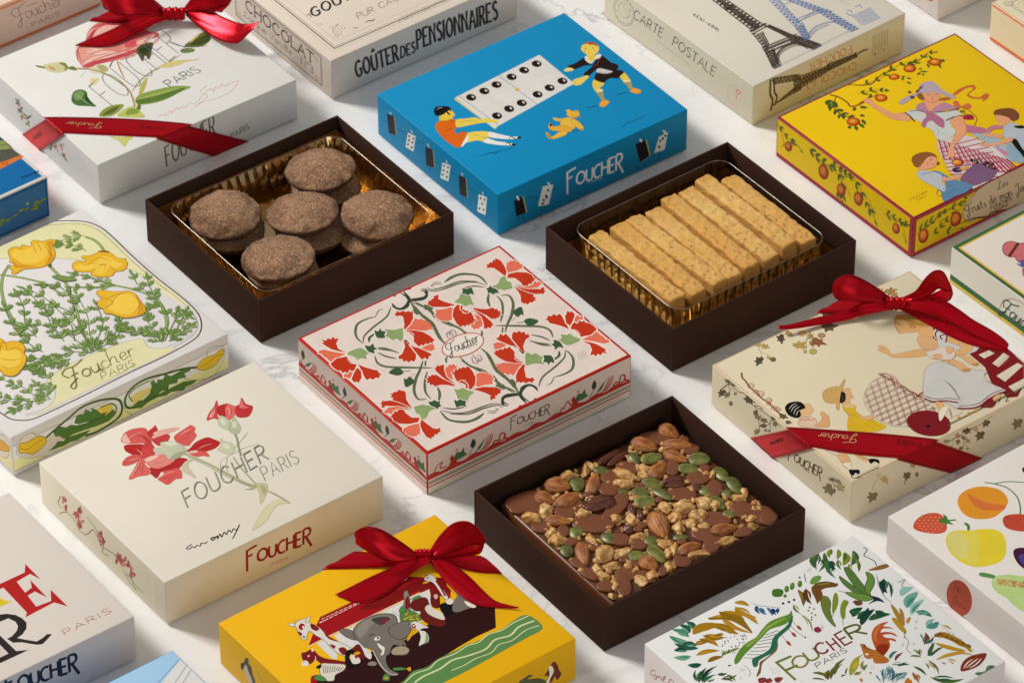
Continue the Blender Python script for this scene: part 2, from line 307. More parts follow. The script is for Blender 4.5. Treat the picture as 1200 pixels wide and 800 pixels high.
NUTS = [
 ('almond', 62.8, 141.5, 21.5, 15.2, -48),
 ('almond', 47.0, 136.2, 17.2, 14.2, -54),
 ('almond', 60.4, 124.3, 24.5, 14.0, 5),
 ('almond', 86.4, 128.3, 25.2, 11.6, 43),
 ('almond', 169.2, 142.7, 19.4, 14.6, -79),
 ('almond', 143.1, 140.2, 22.2, 14.5, -59),
 ('almond', 164.1, 125.9, 24.9, 13.0, -44),
 ('almond', 155.0, 116.0, 21.8, 12.0, -68),
 ('almond', 134.6, 111.8, 22.7, 13.8, 24),
 ('almond', 39.6, 109.9, 21.8, 11.4, -48),
 ('almond', 32.2, 69.4, 27.9, 11.5, -120),
 ('almond', 64.9, 31.5, 18.3, 14.1, -88),
 ('almond', 96.6, 61.0, 29.4, 16.4, -108),
 ('almond', 133.1, 29.1, 22.1, 12.2, -15),
 ('almond', 99.9, 27.7, 22.4, 12.9, 4),
 ('almond', 65.2, 31.7, 18.0, 12.7, -83),
 ('pumpkin_seed', 75.8, 134.7, 15.3, 11.2, -127),
 ('pumpkin_seed', 99.7, 136.6, 11.2, 8.6, -36),
 ('pumpkin_seed', 139.2, 125.9, 17.1, 10.8, -7),
 ('pumpkin_seed', 154.3, 99.5, 15.7, 11.1, -36),
 ('pumpkin_seed', 169.6, 103.6, 15.9, 14.6, -51),
 ('pumpkin_seed', 170.7, 80.4, 17.7, 9.9, -99),
 ('pumpkin_seed', 170.4, 63.7, 18.2, 10.2, -103),
 ('pumpkin_seed', 122.0, 102.4, 15.8, 10.2, -48),
 ('pumpkin_seed', 109.2, 99.5, 14.6, 10.1, -29),
 ('pumpkin_seed', 120.6, 88.7, 19.1, 8.5, -84),
 ('pumpkin_seed', 104.9, 89.3, 15.4, 13.3, -21),
 ('pumpkin_seed', 148.1, 56.9, 16.3, 9.7, -89),
 ('pumpkin_seed', 128.3, 132.9, 12.7, 7.9, -106),
 ('pumpkin_seed', 148.8, 73.2, 12.3, 9.0, -89),
 ('pumpkin_seed', 147.5, 40.7, 11.1, 6.7, -44),
 ('pumpkin_seed', 159.7, 60.0, 8.8, 7.9, -78),
 ('pumpkin_seed', 42.9, 92.1, 13.3, 10.7, -127),
 ('pumpkin_seed', 24.9, 79.5, 13.2, 10.1, -127),
 ('pumpkin_seed', 58.8, 73.4, 14.0, 10.2, -106),
 ('pumpkin_seed', 63.5, 44.1, 12.9, 12.1, -22),
 ('pumpkin_seed', 99.3, 107.9, 9.6, 6.8, -36),
 ('pumpkin_seed', 81.9, 50.6, 11.4, 8.8, -127),
 ('pumpkin_seed', 76.6, 37.6, 18.7, 11.3, -93),
 ('pumpkin_seed', 62.8, 43.6, 13.6, 11.1, -8),
 ('pumpkin_seed', 101.7, 41.8, 10.5, 6.3, -36),
 ('pumpkin_seed', 81.8, 51.2, 12.1, 10.3, -89),
 ('pumpkin_seed', 147.0, 40.6, 10.0, 7.6, -36),
 ('walnut_piece', 91.4, 149.1, 15.3, 6.9, -120),
 ('walnut_piece', 97.0, 147.1, 9.7, 6.8, -89),
 ('walnut_piece', 77.3, 148.8, 14.5, 9.9, -7),
 ('walnut_piece', 110.6, 122.3, 19.1, 9.1, -66),
 ('walnut_piece', 106.2, 112.8, 13.4, 10.2, -36),
 ('walnut_piece', 126.4, 118.1, 10.9, 9.9, -7),
 ('walnut_piece', 64.4, 154.0, 10.9, 8.2, -7),
 ('walnut_piece', 126.0, 119.6, 11.4, 10.0, -66),
 ('walnut_piece', 122.6, 114.3, 9.1, 7.6, -51),
 ('walnut_piece', 112.2, 75.0, 10.1, 10.0, -128),
 ('walnut_piece', 122.5, 67.4, 15.6, 13.5, -36),
 ('walnut_piece', 111.8, 61.7, 10.0, 10.0, -128),
 ('walnut_piece', 127.6, 53.2, 13.5, 13.4, -89),
 ('walnut_piece', 140.0, 61.9, 14.2, 9.8, -66),
 ('walnut_piece', 161.6, 56.1, 9.7, 3.7, -24),
 ('walnut_piece', 164.1, 49.4, 9.6, 7.6, -29),
 ('walnut_piece', 153.2, 49.0, 8.4, 6.7, -128),
 ('walnut_piece', 164.7, 36.4, 8.8, 4.9, -66),
 ('walnut_piece', 169.0, 32.2, 5.6, 5.0, -51),
 ('walnut_piece', 156.9, 27.6, 10.3, 6.4, -8),
 ('walnut_piece', 164.8, 83.7, 10.0, 5.9, -141),
 ('walnut_piece', 174.1, 55.7, 8.8, 5.6, -99),
 ('walnut_piece', 26.0, 123.5, 14.2, 12.3, -51),
 ('walnut_piece', 39.3, 124.4, 12.5, 11.4, -126),
 ('walnut_piece', 22.8, 91.5, 12.9, 12.8, -8),
 ('walnut_piece', 29.2, 103.3, 9.5, 8.8, -127),
 ('walnut_piece', 44.9, 60.1, 14.9, 13.6, -148),
 ('walnut_piece', 57.8, 54.2, 14.9, 10.0, -8),
 ('walnut_piece', 30.7, 49.6, 10.3, 9.4, -127),
 ('walnut_piece', 43.1, 45.2, 11.3, 8.4, -36),
 ('walnut_piece', 29.7, 41.0, 10.2, 8.8, -127),
 ('walnut_piece', 31.8, 30.3, 17.4, 7.0, -120),
 ('walnut_piece', 59.1, 106.3, 11.3, 9.1, -1),
 ('walnut_piece', 75.0, 86.3, 11.5, 9.5, -127),
 ('walnut_piece', 84.7, 79.2, 11.5, 10.8, -127),
 ('walnut_piece', 78.3, 61.4, 12.3, 7.7, -8),
 ('walnut_piece', 46.9, 77.4, 14.0, 9.4, -98),
 ('walnut_piece', 59.3, 15.9, 11.2, 10.0, -127),
 ('walnut_piece', 86.8, 43.5, 8.5, 7.6, -128),
 ('walnut_piece', 22.4, 19.9, 7.4, 6.2, -127),
 ('walnut_piece', 49.0, 19.9, 12.9, 8.2, -88),
 ('walnut_piece', 104.6, 114.9, 15.3, 10.7, -36),
 ('walnut_piece', 89.6, 42.4, 11.0, 7.0, -36),
 ('walnut_piece', 90.3, 33.7, 14.7, 6.8, -121),
 ('walnut_piece', 84.4, 32.9, 8.2, 7.7, -128),
 ('walnut_piece', 101.3, 16.0, 16.8, 9.0, -24),
 ('walnut_piece', 75.7, 18.9, 13.1, 8.8, -128),
 ('walnut_piece', 125.6, 15.0, 15.5, 8.6, -2),
 ('walnut_piece', 129.1, 52.7, 13.1, 9.7, -98),
 ('walnut_piece', 151.6, 19.6, 10.2, 8.2, -22),
 ('walnut_piece', 123.0, 66.6, 15.6, 12.6, -36),
 ('walnut_piece', 107.2, 50.1, 10.8, 10.5, -128),
 ('walnut_piece', 111.2, 62.3, 8.9, 8.4, -36),
 ('walnut_piece', 111.7, 73.8, 10.1, 8.9, -128),
 ('walnut_piece', 117.2, 50.0, 9.4, 8.1, -65),
 ('walnut_piece', 123.2, 41.5, 9.0, 6.6, -51),
 ('walnut_piece', 50.6, 39.3, 6.6, 6.6, -36),
 ('walnut_piece', 54.4, 32.5, 6.5, 5.5, -127),
 ('walnut_piece', 144.8, 54.8, 10.1, 7.8, -128),
 ('walnut_piece', 105.3, 113.2, 11.2, 8.5, -36),
 ('walnut_piece', 137.6, 60.1, 12.6, 9.5, -78),
 ('pecan_piece', 114.5, 146.0, 26.5, 6.4, 13),
 ('pecan_piece', 116.9, 140.0, 20.9, 5.8, 13),
 ('pecan_piece', 75.9, 109.7, 17.2, 10.0, -18),
 ('pecan_piece', 80.2, 102.4, 14.4, 8.1, -8),
 ('pecan_piece', 137.6, 95.2, 20.5, 7.0, -16),
 ('pecan_piece', 134.8, 89.8, 17.1, 5.4, -24),
 ('pecan_piece', 145.0, 79.2, 10.7, 6.6, -66),
 ('pecan_piece', 75.1, 106.5, 27.5, 11.1, -8),
 ('pecan_piece', 91.1, 87.6, 17.1, 6.5, -121),
 ('pecan_piece', 75.7, 71.6, 9.3, 7.6, -89),
 ('pecan_piece', 93.3, 80.0, 12.9, 5.5, -114),
 ('chocolate_pool', 117.6, 127.8, 17.6, 12.4, -68),
 ('chocolate_pool', 101.4, 126.9, 14.8, 14.5, -114),
 ('chocolate_pool', 91.6, 116.1, 14.0, 13.6, -36),
 ('chocolate_pool', 74.7, 121.1, 4.7, 4.7, -127),
 ('chocolate_pool', 29.3, 144.0, 28.6, 18.3, -18),
 ('chocolate_pool', 32.4, 133.3, 13.6, 13.3, -51),
 ('chocolate_pool', 61.4, 117.3, 12.6, 10.0, -127),
 ('chocolate_pool', 51.2, 117.5, 15.6, 9.7, -7),
 ('chocolate_pool', 153.1, 87.0, 16.8, 12.3, -36),
 ('chocolate_pool', 155.7, 70.3, 17.8, 11.7, -128),
 ('chocolate_pool', 132.5, 79.5, 20.1, 15.6, -44),
 ('chocolate_pool', 144.8, 107.3, 16.8, 10.1, -128),
 ('chocolate_pool', 168.9, 116.5, 13.8, 10.0, -24),
 ('chocolate_pool', 154.9, 151.0, 25.3, 14.7, -24),
 ('chocolate_pool', 134.9, 42.7, 22.4, 15.8, -51),
 ('chocolate_pool', 157.2, 38.8, 16.8, 15.1, -51),
 ('chocolate_pool', 117.7, 60.9, 9.4, 8.9, -128),
 ('chocolate_pool', 114.7, 84.6, 6.4, 5.3, -127),
 ('chocolate_pool', 112.8, 106.0, 7.3, 6.5, -36),
 ('chocolate_pool', 164.2, 93.0, 8.4, 6.9, -36),
 ('chocolate_pool', 167.7, 26.9, 19.9, 18.0, -66),
 ('chocolate_pool', 167.8, 16.4, 13.4, 13.3, -128),
 ('chocolate_pool', 174.3, 128.1, 7.8, 6.5, -79),
 ('chocolate_pool', 58.6, 93.1, 29.4, 19.9, -48),
 ('chocolate_pool', 80.8, 95.1, 26.6, 10.5, 13),
 ('chocolate_pool', 91.9, 101.3, 15.4, 10.8, -127),
 ('chocolate_pool', 92.9, 117.4, 15.3, 14.0, -36),
 ('chocolate_pool', 50.4, 113.8, 18.5, 12.2, -8),
 ('chocolate_pool', 25.8, 112.9, 13.9, 13.3, -36),
 ('chocolate_pool', 36.1, 98.8, 12.4, 9.1, -127),
 ('chocolate_pool', 33.6, 86.0, 9.8, 8.7, -36),
 ('chocolate_pool', 45.3, 73.2, 13.6, 9.8, -127),
 ('chocolate_pool', 64.5, 66.2, 14.4, 13.0, -58),
 ('chocolate_pool', 73.1, 54.6, 12.9, 12.3, -21),
 ('chocolate_pool', 53.5, 47.5, 7.5, 6.5, -127),
 ('chocolate_pool', 45.0, 33.3, 16.3, 14.0, -36),
 ('chocolate_pool', 36.5, 21.0, 25.6, 10.8, -120),
 ('chocolate_pool', 24.0, 31.4, 12.6, 11.2, -65),
 ('chocolate_pool', 57.7, 38.6, 5.6, 5.3, -127),
 ('chocolate_pool', 74.9, 121.0, 5.6, 5.4, -36),
 ('chocolate_pool', 55.4, 25.2, 9.0, 9.0, -36),
 ('chocolate_pool', 31.8, 144.2, 27.9, 19.6, 5),
 ('chocolate_pool', 22.5, 63.7, 12.8, 8.7, -77),
 ('chocolate_pool', 21.8, 50.3, 16.8, 8.2, -88),
 ('chocolate_pool', 134.3, 43.3, 20.5, 14.7, -44),
 ('chocolate_pool', 120.1, 31.3, 26.9, 14.5, -65),
 ('chocolate_pool', 113.8, 20.5, 14.0, 12.1, -128),
 ('chocolate_pool', 99.5, 37.2, 6.6, 6.0, -36),
 ('chocolate_pool', 87.1, 17.0, 13.9, 13.2, -128),
 ('chocolate_pool', 67.9, 19.5, 9.5, 6.8, -128),
 ('chocolate_pool', 55.5, 25.0, 8.2, 7.9, -127),
 ('chocolate_pool', 57.2, 39.0, 6.9, 6.8, -127),
 ('chocolate_pool', 57.0, 14.4, 10.0, 7.8, -8),
 ('chocolate_pool', 143.0, 16.6, 14.4, 9.9, -8),
 ('chocolate_pool', 158.8, 40.3, 16.8, 13.4, -51),
 ('chocolate_pool', 164.2, 23.8, 25.0, 14.1, -78),
 ('chocolate_pool', 87.6, 69.7, 6.7, 6.6, -127),
 ('chocolate_pool', 81.9, 67.7, 6.6, 5.8, -36),
]
RIBBON = {
 'cream': dict(knot=((153.3, 137.6, 50.0), 15.1, 9.2, -36),
  band=[[((-0.5,121.0,1.8),(-0.5,93.6,0.1)),((-0.6,77.6,40.1),(-0.6,49.5,40.1)),((1.0,77.6,41.8),(1.0,49.5,41.8)),((28.3,53.0,42.0),(14.1,32.5,42.0)),((55.3,28.3,41.9),(29.9,15.5,41.9)),((82.3,1.0,41.8),(45.6,1.0,41.8)),((82.3,-0.55,40.1),(45.6,-0.55,40.1)),((131.3,-0.5,-1.3),(97.9,-0.5,1.0))],[((129.1,173.6,41.6),(103.6,172.4,41.6)),((132.7,165.8,44.0),(116.3,161.3,42.5)),((137.5,157.5,46.0),(129.5,150.3,44.0)),((154.9,141.5,47.0),(152.0,137.7,45.0))],[((158.6,141.2,46.0),(155.5,135.3,45.0)),((167.2,129.5,45.0),(161.0,121.9,43.0)),((174.7,118.7,44.0),(164.6,106.3,42.3)),((182.1,99.1,43.0),(169.6,85.1,42.0)),((187.8,79.7,42.5),(175.2,71.2,42.0)),((192.7,66.0,42.0),(181.8,61.7,41.8)),((197.1,53.3,41.8),(193.1,50.0,41.6))]],
  loop=[[((155.2,143.3,50.0),(149.2,138.1,49.0)),((142.9,149.7,64.0),(137.6,145.7,53.0)),((131.8,156.5,74.0),(123.4,150.0,57.0)),((123.0,160.8,78.0),(114.2,157.0,60.0)),((114.8,162.8,76.0),(113.0,163.0,62.0)),((111.4,163.5,70.0),(114.0,164.3,58.0)),((124.3,166.2,60.0),(119.6,163.3,52.0)),((138.4,159.9,52.0),(134.1,157.5,47.0)),((153.6,144.9,47.0),(149.3,142.9,45.0))],[((164.8,140.5,49.0),(161.8,135.1,48.0)),((168.6,131.3,60.0),(170.3,127.5,52.0)),((170.5,123.7,76.0),(176.3,120.8,60.0)),((173.1,117.3,86.0),(177.2,114.8,68.0)),((176.7,111.6,88.0),(179.8,108.6,68.0)),((179.0,107.1,82.0),(184.4,106.2,66.0)),((185.3,107.6,66.0),(187.1,111.8,54.0)),((189.7,122.2,58.0),(184.5,118.5,48.0)),((182.7,127.8,52.0),(180.8,127.5,45.0)),((174.4,133.9,47.0),(173.6,134.3,44.0)),((164.4,137.3,46.0),(164.0,137.4,44.0))]],
  tail=[[((152.5,139.5,50.0),(149.5,135.6,47.0)),((134.1,153.3,48.0),(127.4,145.0,45.5)),((122.7,155.1,47.0),(118.3,148.1,44.0)),((110.8,159.1,46.0),(105.9,152.9,43.5)),((96.9,163.5,46.0),(92.4,157.8,44.0)),((83.0,166.5,46.5),(79.4,161.8,45.0)),((73.1,168.7,47.0),(70.2,164.9,46.0)),((64.9,171.4,48.0),(63.2,168.4,47.5))],[((156.8,137.2,50.0),(154.7,131.9,49.0)),((170.1,124.8,53.0),(164.1,117.4,49.0)),((181.6,112.6,55.0),(172.6,105.6,48.0)),((186.3,100.6,53.0),(176.8,95.2,47.0)),((189.6,86.8,50.0),(180.7,82.3,45.0)),((195.3,71.6,47.0),(186.2,67.1,43.5)),((198.1,59.7,44.5),(191.1,55.6,42.5)),((198.6,54.2,42.5),(194.0,50.4,42.0))]],
 ),
 'rose': dict(knot=((157.4, 126.9, 50.0), 18.7, 9.9, -37),
  band=[[((-0.5,121.4,-2.7),(-0.5,93.8,-2.9)),((-0.6,78.5,39.8),(-0.6,51.4,39.8)),((1.0,78.5,41.5),(1.0,51.4,41.5)),((32.5,54.0,41.7),(20.1,34.8,41.7)),((61.3,29.6,41.6),(39.6,18.2,41.6)),((90.1,1.0,41.5),(59.2,1.0,41.5)),((90.1,-0.55,39.8),(59.2,-0.55,39.8)),((144.7,-0.5,-0.0),(111.9,-0.5,-1.3))],[((122.5,171.5,41.6),(100.9,170.8,41.6)),((130.5,162.3,44.0),(114.7,157.7,42.5)),((146.0,148.4,46.0),(139.9,139.3,44.0)),((161.6,133.3,48.0),(158.0,128.1,46.0))],[((174.4,134.9,46.0),(172.3,128.5,44.0)),((190.6,130.2,44.0),(186.2,123.8,43.0)),((209.3,119.8,42.0),(196.7,113.9,42.0))]],
  loop=[[((155.5,138.9,50.0),(148.9,126.8,48.0)),((143.0,140.5,66.0),(137.6,131.8,53.0)),((128.9,147.0,78.0),(120.5,136.0,57.0)),((116.1,153.0,80.0),(109.6,145.0,60.0)),((108.4,156.2,76.0),(107.6,154.7,62.0)),((108.6,160.5,68.0),(110.1,162.7,60.0)),((122.0,164.3,58.0),(114.0,162.4,52.0)),((135.9,156.8,52.0),(131.4,153.6,47.0)),((153.7,139.0,47.0),(151.0,135.0,45.0))],[((168.7,128.4,50.0),(167.1,122.9,49.0)),((175.3,121.9,64.0),(173.4,113.4,54.0)),((183.3,110.5,78.0),(178.6,101.6,59.0)),((193.3,99.8,82.0),(189.7,95.7,62.0)),((197.8,95.7,76.0),(196.5,97.8,64.0)),((197.4,107.1,62.0),(191.4,105.0,56.0)),((187.7,118.8,54.0),(183.3,119.1,48.0)),((171.7,130.6,47.0),(170.1,128.4,45.0))]],
  tail=[[((159.0,129.2,52.0),(156.1,125.1,48.0)),((146.3,141.2,50.0),(138.9,128.6,46.0)),((132.6,142.4,48.0),(125.7,129.0,44.0)),((120.6,145.3,46.0),(112.9,128.9,43.0)),((106.7,145.1,45.0),(100.0,128.5,42.5)),((90.2,145.9,44.0),(88.6,133.7,42.0)),((71.4,146.9,43.0),(73.1,146.3,42.0))],[((168.2,126.8,50.0),(165.0,119.6,49.0)),((176.3,117.9,53.0),(166.6,103.8,46.0)),((181.1,105.7,55.0),(168.0,86.7,46.0)),((183.1,89.5,57.0),(170.7,73.3,47.0)),((185.6,74.0,60.0),(174.7,63.2,49.0)),((188.2,61.8,64.0),(178.1,58.6,52.0)),((195.6,53.7,68.0),(187.3,54.3,62.0))]],
 ),
 'ark': dict(knot=((156.7, 132.9, 49.0), 11.7, 7.3, -37),
  band=[[((123.6,171.9,42.0),(92.5,170.7,42.0)),((132.8,159.3,44.5),(124.4,147.8,43.0)),((150.8,139.0,46.0),(144.7,133.3,45.0)),((160.7,128.6,48.0),(158.2,125.4,46.0))],[((170.1,125.7,46.0),(167.7,122.5,45.0)),((183.8,117.9,44.5),(173.6,109.6,43.0)),((192.5,111.3,43.0),(182.2,97.7,42.2)),((195.1,107.0,42.0),(194.6,86.8,42.0))]],
  loop=[[((153.1,135.4,50.0),(149.6,131.9,49.0)),((143.4,144.2,62.0),(135.6,135.3,50.0)),((133.2,151.1,73.0),(125.6,142.6,54.0)),((123.3,155.7,78.0),(119.3,152.2,59.0)),((116.7,159.4,75.0),(116.2,159.1,62.0)),((116.3,161.7,68.0),(117.2,160.6,62.0)),((124.9,162.5,58.0),(124.0,156.2,54.0)),((136.2,150.5,51.0),(132.1,145.1,47.0)),((151.1,135.3,47.0),(149.5,133.2,46.0))],[((162.9,132.9,49.0),(158.9,126.2,48.0)),((169.6,130.0,62.0),(166.1,120.3,51.0)),((175.8,122.5,76.0),(174.1,113.9,56.0)),((180.1,111.3,84.0),(182.5,106.9,62.0)),((183.5,102.2,82.0),(186.0,100.0,64.0)),((185.7,95.4,72.0),(186.3,103.0,55.0)),((185.2,111.9,57.0),(180.3,113.3,48.0)),((171.1,124.3,49.0),(167.9,122.7,46.0)),((162.7,131.4,46.0),(160.3,128.2,45.0))]],
  tail=[[((158.1,127.8,50.0),(156.5,123.0,48.0)),((148.8,134.8,48.0),(146.2,124.9,46.0)),((134.4,137.7,46.0),(132.9,124.0,43.5)),((114.9,140.0,45.0),(115.7,120.1,42.6)),((98.3,141.0,44.0),(99.1,121.1,42.3)),((83.7,142.0,43.0),(89.2,128.5,42.0))],[((165.8,123.8,48.0),(157.5,125.7,47.0)),((170.0,112.6,46.0),(155.6,108.9,44.0)),((171.7,96.6,45.0),(155.4,93.0,43.0)),((171.1,80.4,44.5),(156.8,76.9,42.7)),((171.2,65.2,44.5),(161.2,67.3,42.3)),((176.1,56.4,44.0),(168.9,59.6,42.5)),((181.0,49.2,44.0),(180.1,49.5,43.0))]],
 ),
}

# ------------------------------------------------------------------ printed artwork, fifths of a millimetre on each face
PAL = """#d8cc80 #dddbd6 #4f7fa6 #2a1c18 #e9e4de #d3ad2c #f0dc7a #ece7db #e9d15a #ece9e4 #ddb93f #ecc84a #16130f #f4f0e0 #1a1510 #c06030 #dd6a1f #e9cf56 #6a4a20 #3a2010 #15110e #123a52 #14303a #a89a62 #e6ca50 #e9dfb0 #e2a53c #7a3c18 #2b1f1a #cfd0cc #b0562a #e4dccb #a8482a #e6c452 #ecd060 #b4552c #3a1c10 #b85030 #b07030 #e0a850 #ead27e #e8cf62 #8a5a28 #e6b844 #6b4510 #dca93a #2c2010 #2c1c0c #c0542a #8d8a62 #18181a #cfd2cf #20242a #e5e1d2 #12344a #b9bcba #d8d4c2 #0e2a3c #c9cfcf #8fb0bf #e3d4cb #b92c22 #5d6a4c #3c4438 #8b7a70 #3f5a40 #e2735a #efe2d6 #c23a22 #8ea56e #4a4a42 #f3e9dc #b5463a #e9ddd2 #3c4a40 #5a5f55 #a89c94 #b9a9a0 #c9b9af #a03026 #6d5f4e #9c2f26 #96281f #3f5c40 #2c3a28 #2c241e #6d625a #d9605a #7a3a34 #b83030 #e9c3b4 #b32f34 #e9b9ae #c44848 #c23c3c #c84444 #ecab9c #dc6a62 #cf4a48 #e58a7c #f0cbbb #7a2a2a #a9aa86 #7b7f63 #d6d4b4 #c9cab0 #6d7058 #a9ad90 #e2e0cb #8a8c70 #cdc6a4 #77785e #d24c4c #eaa59b #b83434 #dd6c66 #c23a3c #e07870 #8a2428 #8f9478 #c6caae #b6bd9f #dcdcc4 #d6d8c0 #858a6c #85856c #b9bb94 #6f7458 #b9b896 #c9c49a #b0ad84 #a7a880 #d4d0a8 #8a8a68 #a5a680 #f0cabc #8a2a30 #77776c #bcb8a8 #8a8a80 #2c2a28 #7c1d1c #9a5a50 #bd7a72 #8f4040 #a85454 #6b6350 #d9897c #e2a08e #ecc2b2 #c8525a #e49d90 #c9525c #eebdae #b53a48 #d45a60 #e8b0a0 #b24a50 #c0505a #f2d2c4 #e8b5aa #c07a70 #a83a46 #f6dccf #c8707a #dcd5b6 #b3ad74 #cfcf9c #d98a6a #86884a #5f6a38 #77803e #a98d50 #8d9a4a #b3863a #5e6738 #8b8f4a #b9b25c #cdb65e #d4c684 #4e5330 #33402a #6a6f3c #45502c #6e8050 #cbb45c #4f7040 #7e9a5e #2f4c30 #c8d0a0 #8fa352 #5c7a38 #c9cf8e #4c6a30 #8f9a44 #5f6a34 #b9c46a #8b9a44 #6c7b38 #c5cb76 #e2d9a0 #8fa04a #97a050 #62666c #4e5258 #3e4248 #c98a78 #5c6a4a #b77a74 #a05a5c #7c8258 #cfa49a #4a6030 #5f5a3c #5e5142 #6a6258 #4a423a #8c8074 #a59a8c #2c2622 #6b6258 #3a342e #8c8278 #4a4038 #3a3028 #8f857a #3b2a22 #7a6456 #6a5548 #2e2b29 #4c4036 #b5a998 #5f7fb8 #7f97bd #a7aeb8 #5a5148 #4a4844 #77756e #8a887f #c78a86 #c05a5c #c9908c #a5694a #4d3e2c #8b826c #7d7a7a #8e2c3c #8a4a20 #5c3a20 #44602e #2c4524 #8e3018 #c0531f #d97a2c #e8a24a #c86a38 #9a4a20 #d07040 #6b4a28 #a32a40 #e3a179 #a4603f #b8849c #8a4a66 #c9cdc8 #6e6468 #b26c86 #1d1a1c #9aa4a4 #d8c8c6 #7a2438 #9c2c46 #b5506a #a83650 #b04058 #9fb6c0 #b87088 #c27d90 #c98096 #b6a6b4 #77647a #8c5a34 #5c4258 #6a3048 #b0643a #5a2c20 #b03c30 #9a6040 #7d4a30 #a04030 #b4bcc4 #6a7280 #171619 #8fa8b8 #5f87a8 #4d6a80 #b9bfc4 #5c6a74 #8f5c34 #6b4020 #7a4a28 #7d5c7c #5a3c5c #1c1a1c #8d9080 #8e2436 #e08a2c #eeb054 #4a2a4c #8a6a8c #d9a040 #8a7a2c #b0405a #4c5c28 #33451c #6e2418 #b8702c #842a36 #7c2634 #5c4420 #a39078 #4a3418 #3c2f26 #4c2f28 #d9b794 #5a4630 #b59a58 #4a3422 #b9ae62 #55503f #6e6c4c #5b4c3a #b3905c #b08a50 #9a7248 #93603c #b89a52 #b7ac5a #8a5a3c #c2a066 #b98a66 #6c5848 #584c3c #b0504a #c2a872 #b58c50 #8a6a40 #6b5a40 #b4605a #e0b98a #a5653c #7a3c28 #b05040 #17130f #d9d3c0 #dcbfa6 #dca878 #dcae7e #dcc9b8 #e6dcc6 #8d6252 #cfa866 #8a5f30 #8a6430 #d9b22c #8a6a1c #e0c07c #3c2c12 #d8cbb4 #8a3a36 #8a4440 #7e2126 #17100f #d9cfba #cfc0a0 #a3605c #8a5a50 #3a2a1c #cbcac6 #e6ddd0 #dcae76 #c0924e #b4463c #5a3018 #b0483c #6a2a2a #8a4a30 #d8a0a0 #d9d0c0 #9a6a50 #c09058 #4a4430 #5a5238 #c8902c #6d6348 #857c58 #5c5038 #7a6c4c #8a7550 #4e452e #6b6244 #a08a5c #4a3424 #6a5a44 #a08656 #6d5c3c #a89868 #5c4c34 #7a6440 #8a744c #4e3e28 #222019 #3c6c4c #d8b53c #c8706e #5a2a2e #2e1a1c #a85a5c #5c5c92 #d08a78 #b4606a #1f2019 #c9a940 #35603f #9a5a4c #2f3a34 #6d6c62 #dd9330 #d4743c #c9573f #e79a7a #4c7a34 #e0cc3a #d6cf78 #dcd05a #587a3c #c04c3c #8a2c30 #4a2040 #4a4088 #5c8a4c #b6cf86 #8aa85c #c0754c #9a4430 #5f2a26 #b82a28 #dcc62c #34302e #d6cdc4 #a8302e #232a36 #e6e2b0 #3f302c #5a4844 #8a857a #e3deb0 #b8b49a #384c20 #9aae6c #7d9b52 #7d9650 #e9b934 #a8702c #f2cb50 #d99a2c #d6952c #a0642c #5a6a34 #77733c #6f6c3c #d3cdc2 #cfc48e #5a4a44 #b8b0a4 #6a5a50 #5a4a3c #c9aa4a #c2b06a #3d5228 #55702e #4a6a34 #2c421f #c9a22c #6a4a1c #cbbf8e #bfb6aa #c29035 #2c5a4a #4c8a6c #6ba286 #1f4640 #b7862c #a9801c #b98e22 #8a6414 #a27a1a #8a6a14 #27382c #5c7a2c #7a8a2c #4a6428 #8a8432 #5f8a34 #8aa84a #2f6a54 #7a5a2c #3c5c28 #2b4a7a #1c3a66 #3c6a94 #5a6a94 #1c2a4a #47702e #4c742e #6a9040 #6a9444 #4a3a7a #4a3030 #a04c34 #3a2020 #6a5a24 #5c3c24 #7a4a24 #6e4c28 #6a7a34 #3c4a20 #2f3c1c #7c8a30 #4a5420 #7a6420 #8a3048 #5a3a7a #3c5c44 #3c6c3c #173a34 #1f4a38 #2c5a3a #56783a #64883c #6a8c3c #20304a #22361c #3c3a2c #6a4432 #2c3a2c #33333a #8ab8ae #6aa294 #4c8a7c #3c6c60 #22403c #a88a2c #a07a34 #b0862c #3a3a58 #3a3a48 #1f2c2c #8a6034 #8a7a5a #2a3234 #9a7424 #7a5418 #b08a28 #b98a34 #3c5a3c #7a3422 #e0cfc4 #56705a #2c4a3a #2f6054 #47806c #7a3a2c #b8742c #a0602c #86a8ac #2c4a5c #5c8a94 #3a6a74 #b0502c #8a3018 #c46a34 #b06a2c #5a2a18 #3a1c14 #efe4d8 #3a2a3a #7a3a1c #6a7a2c #7a2c28 #7a2c34 #5a5c24 #55682c #6a5c24 #3c4a2c #4a5c34 #9a9a34 #c2a83c #c4622c #8a5a7a #5c2430 #8a3a34 #3c5230 #55683a #6a7a44 #5a6a44 #7a8a64 #5a4a94 #94403a #6a6a6a #8a4038 #a01822 #7e141c #6a5a30 #dcdad6 #55504a #331c18 #dcd8cf #2a1a16 #7e2024 #6a2420 #d9d4c6 #1a1614 #4c8a4a #d9a020 #77716a #2a2420 #8d877e #4a4440 #7a2a34 #e6e0d6 #a5987e #8d857a #5c7a44 #e0b81c #8a8478 #d9a8a0 #efe8dc #6fa06a #5f8a52 #d8dca6 #4a3c34 #b8a890 #2e2624 #7a5a34 #cfc3b0 #4a4a30 #2c5a94 #dcdcd8 #7a7a78 #d5d2ca #d9783c #5a5a4c #8a9a5a #3c4430 #8a8a78 #6a6a58 #2c2c28 #3c4464 #7a3c1c #33444c #1c2c44 #2f5578 #66793c #26341c #8a9a4c #2c3a20 #8a3a4c #a3512e #b8643c #4a2a24 #5c3830 #cf8a68 #b8622c #c9663c #d9785a #d98a68 #4c4838 #6a6450 #4a1512 #e8c08c #4a1014 #5a1a16 #5a1014""".split()
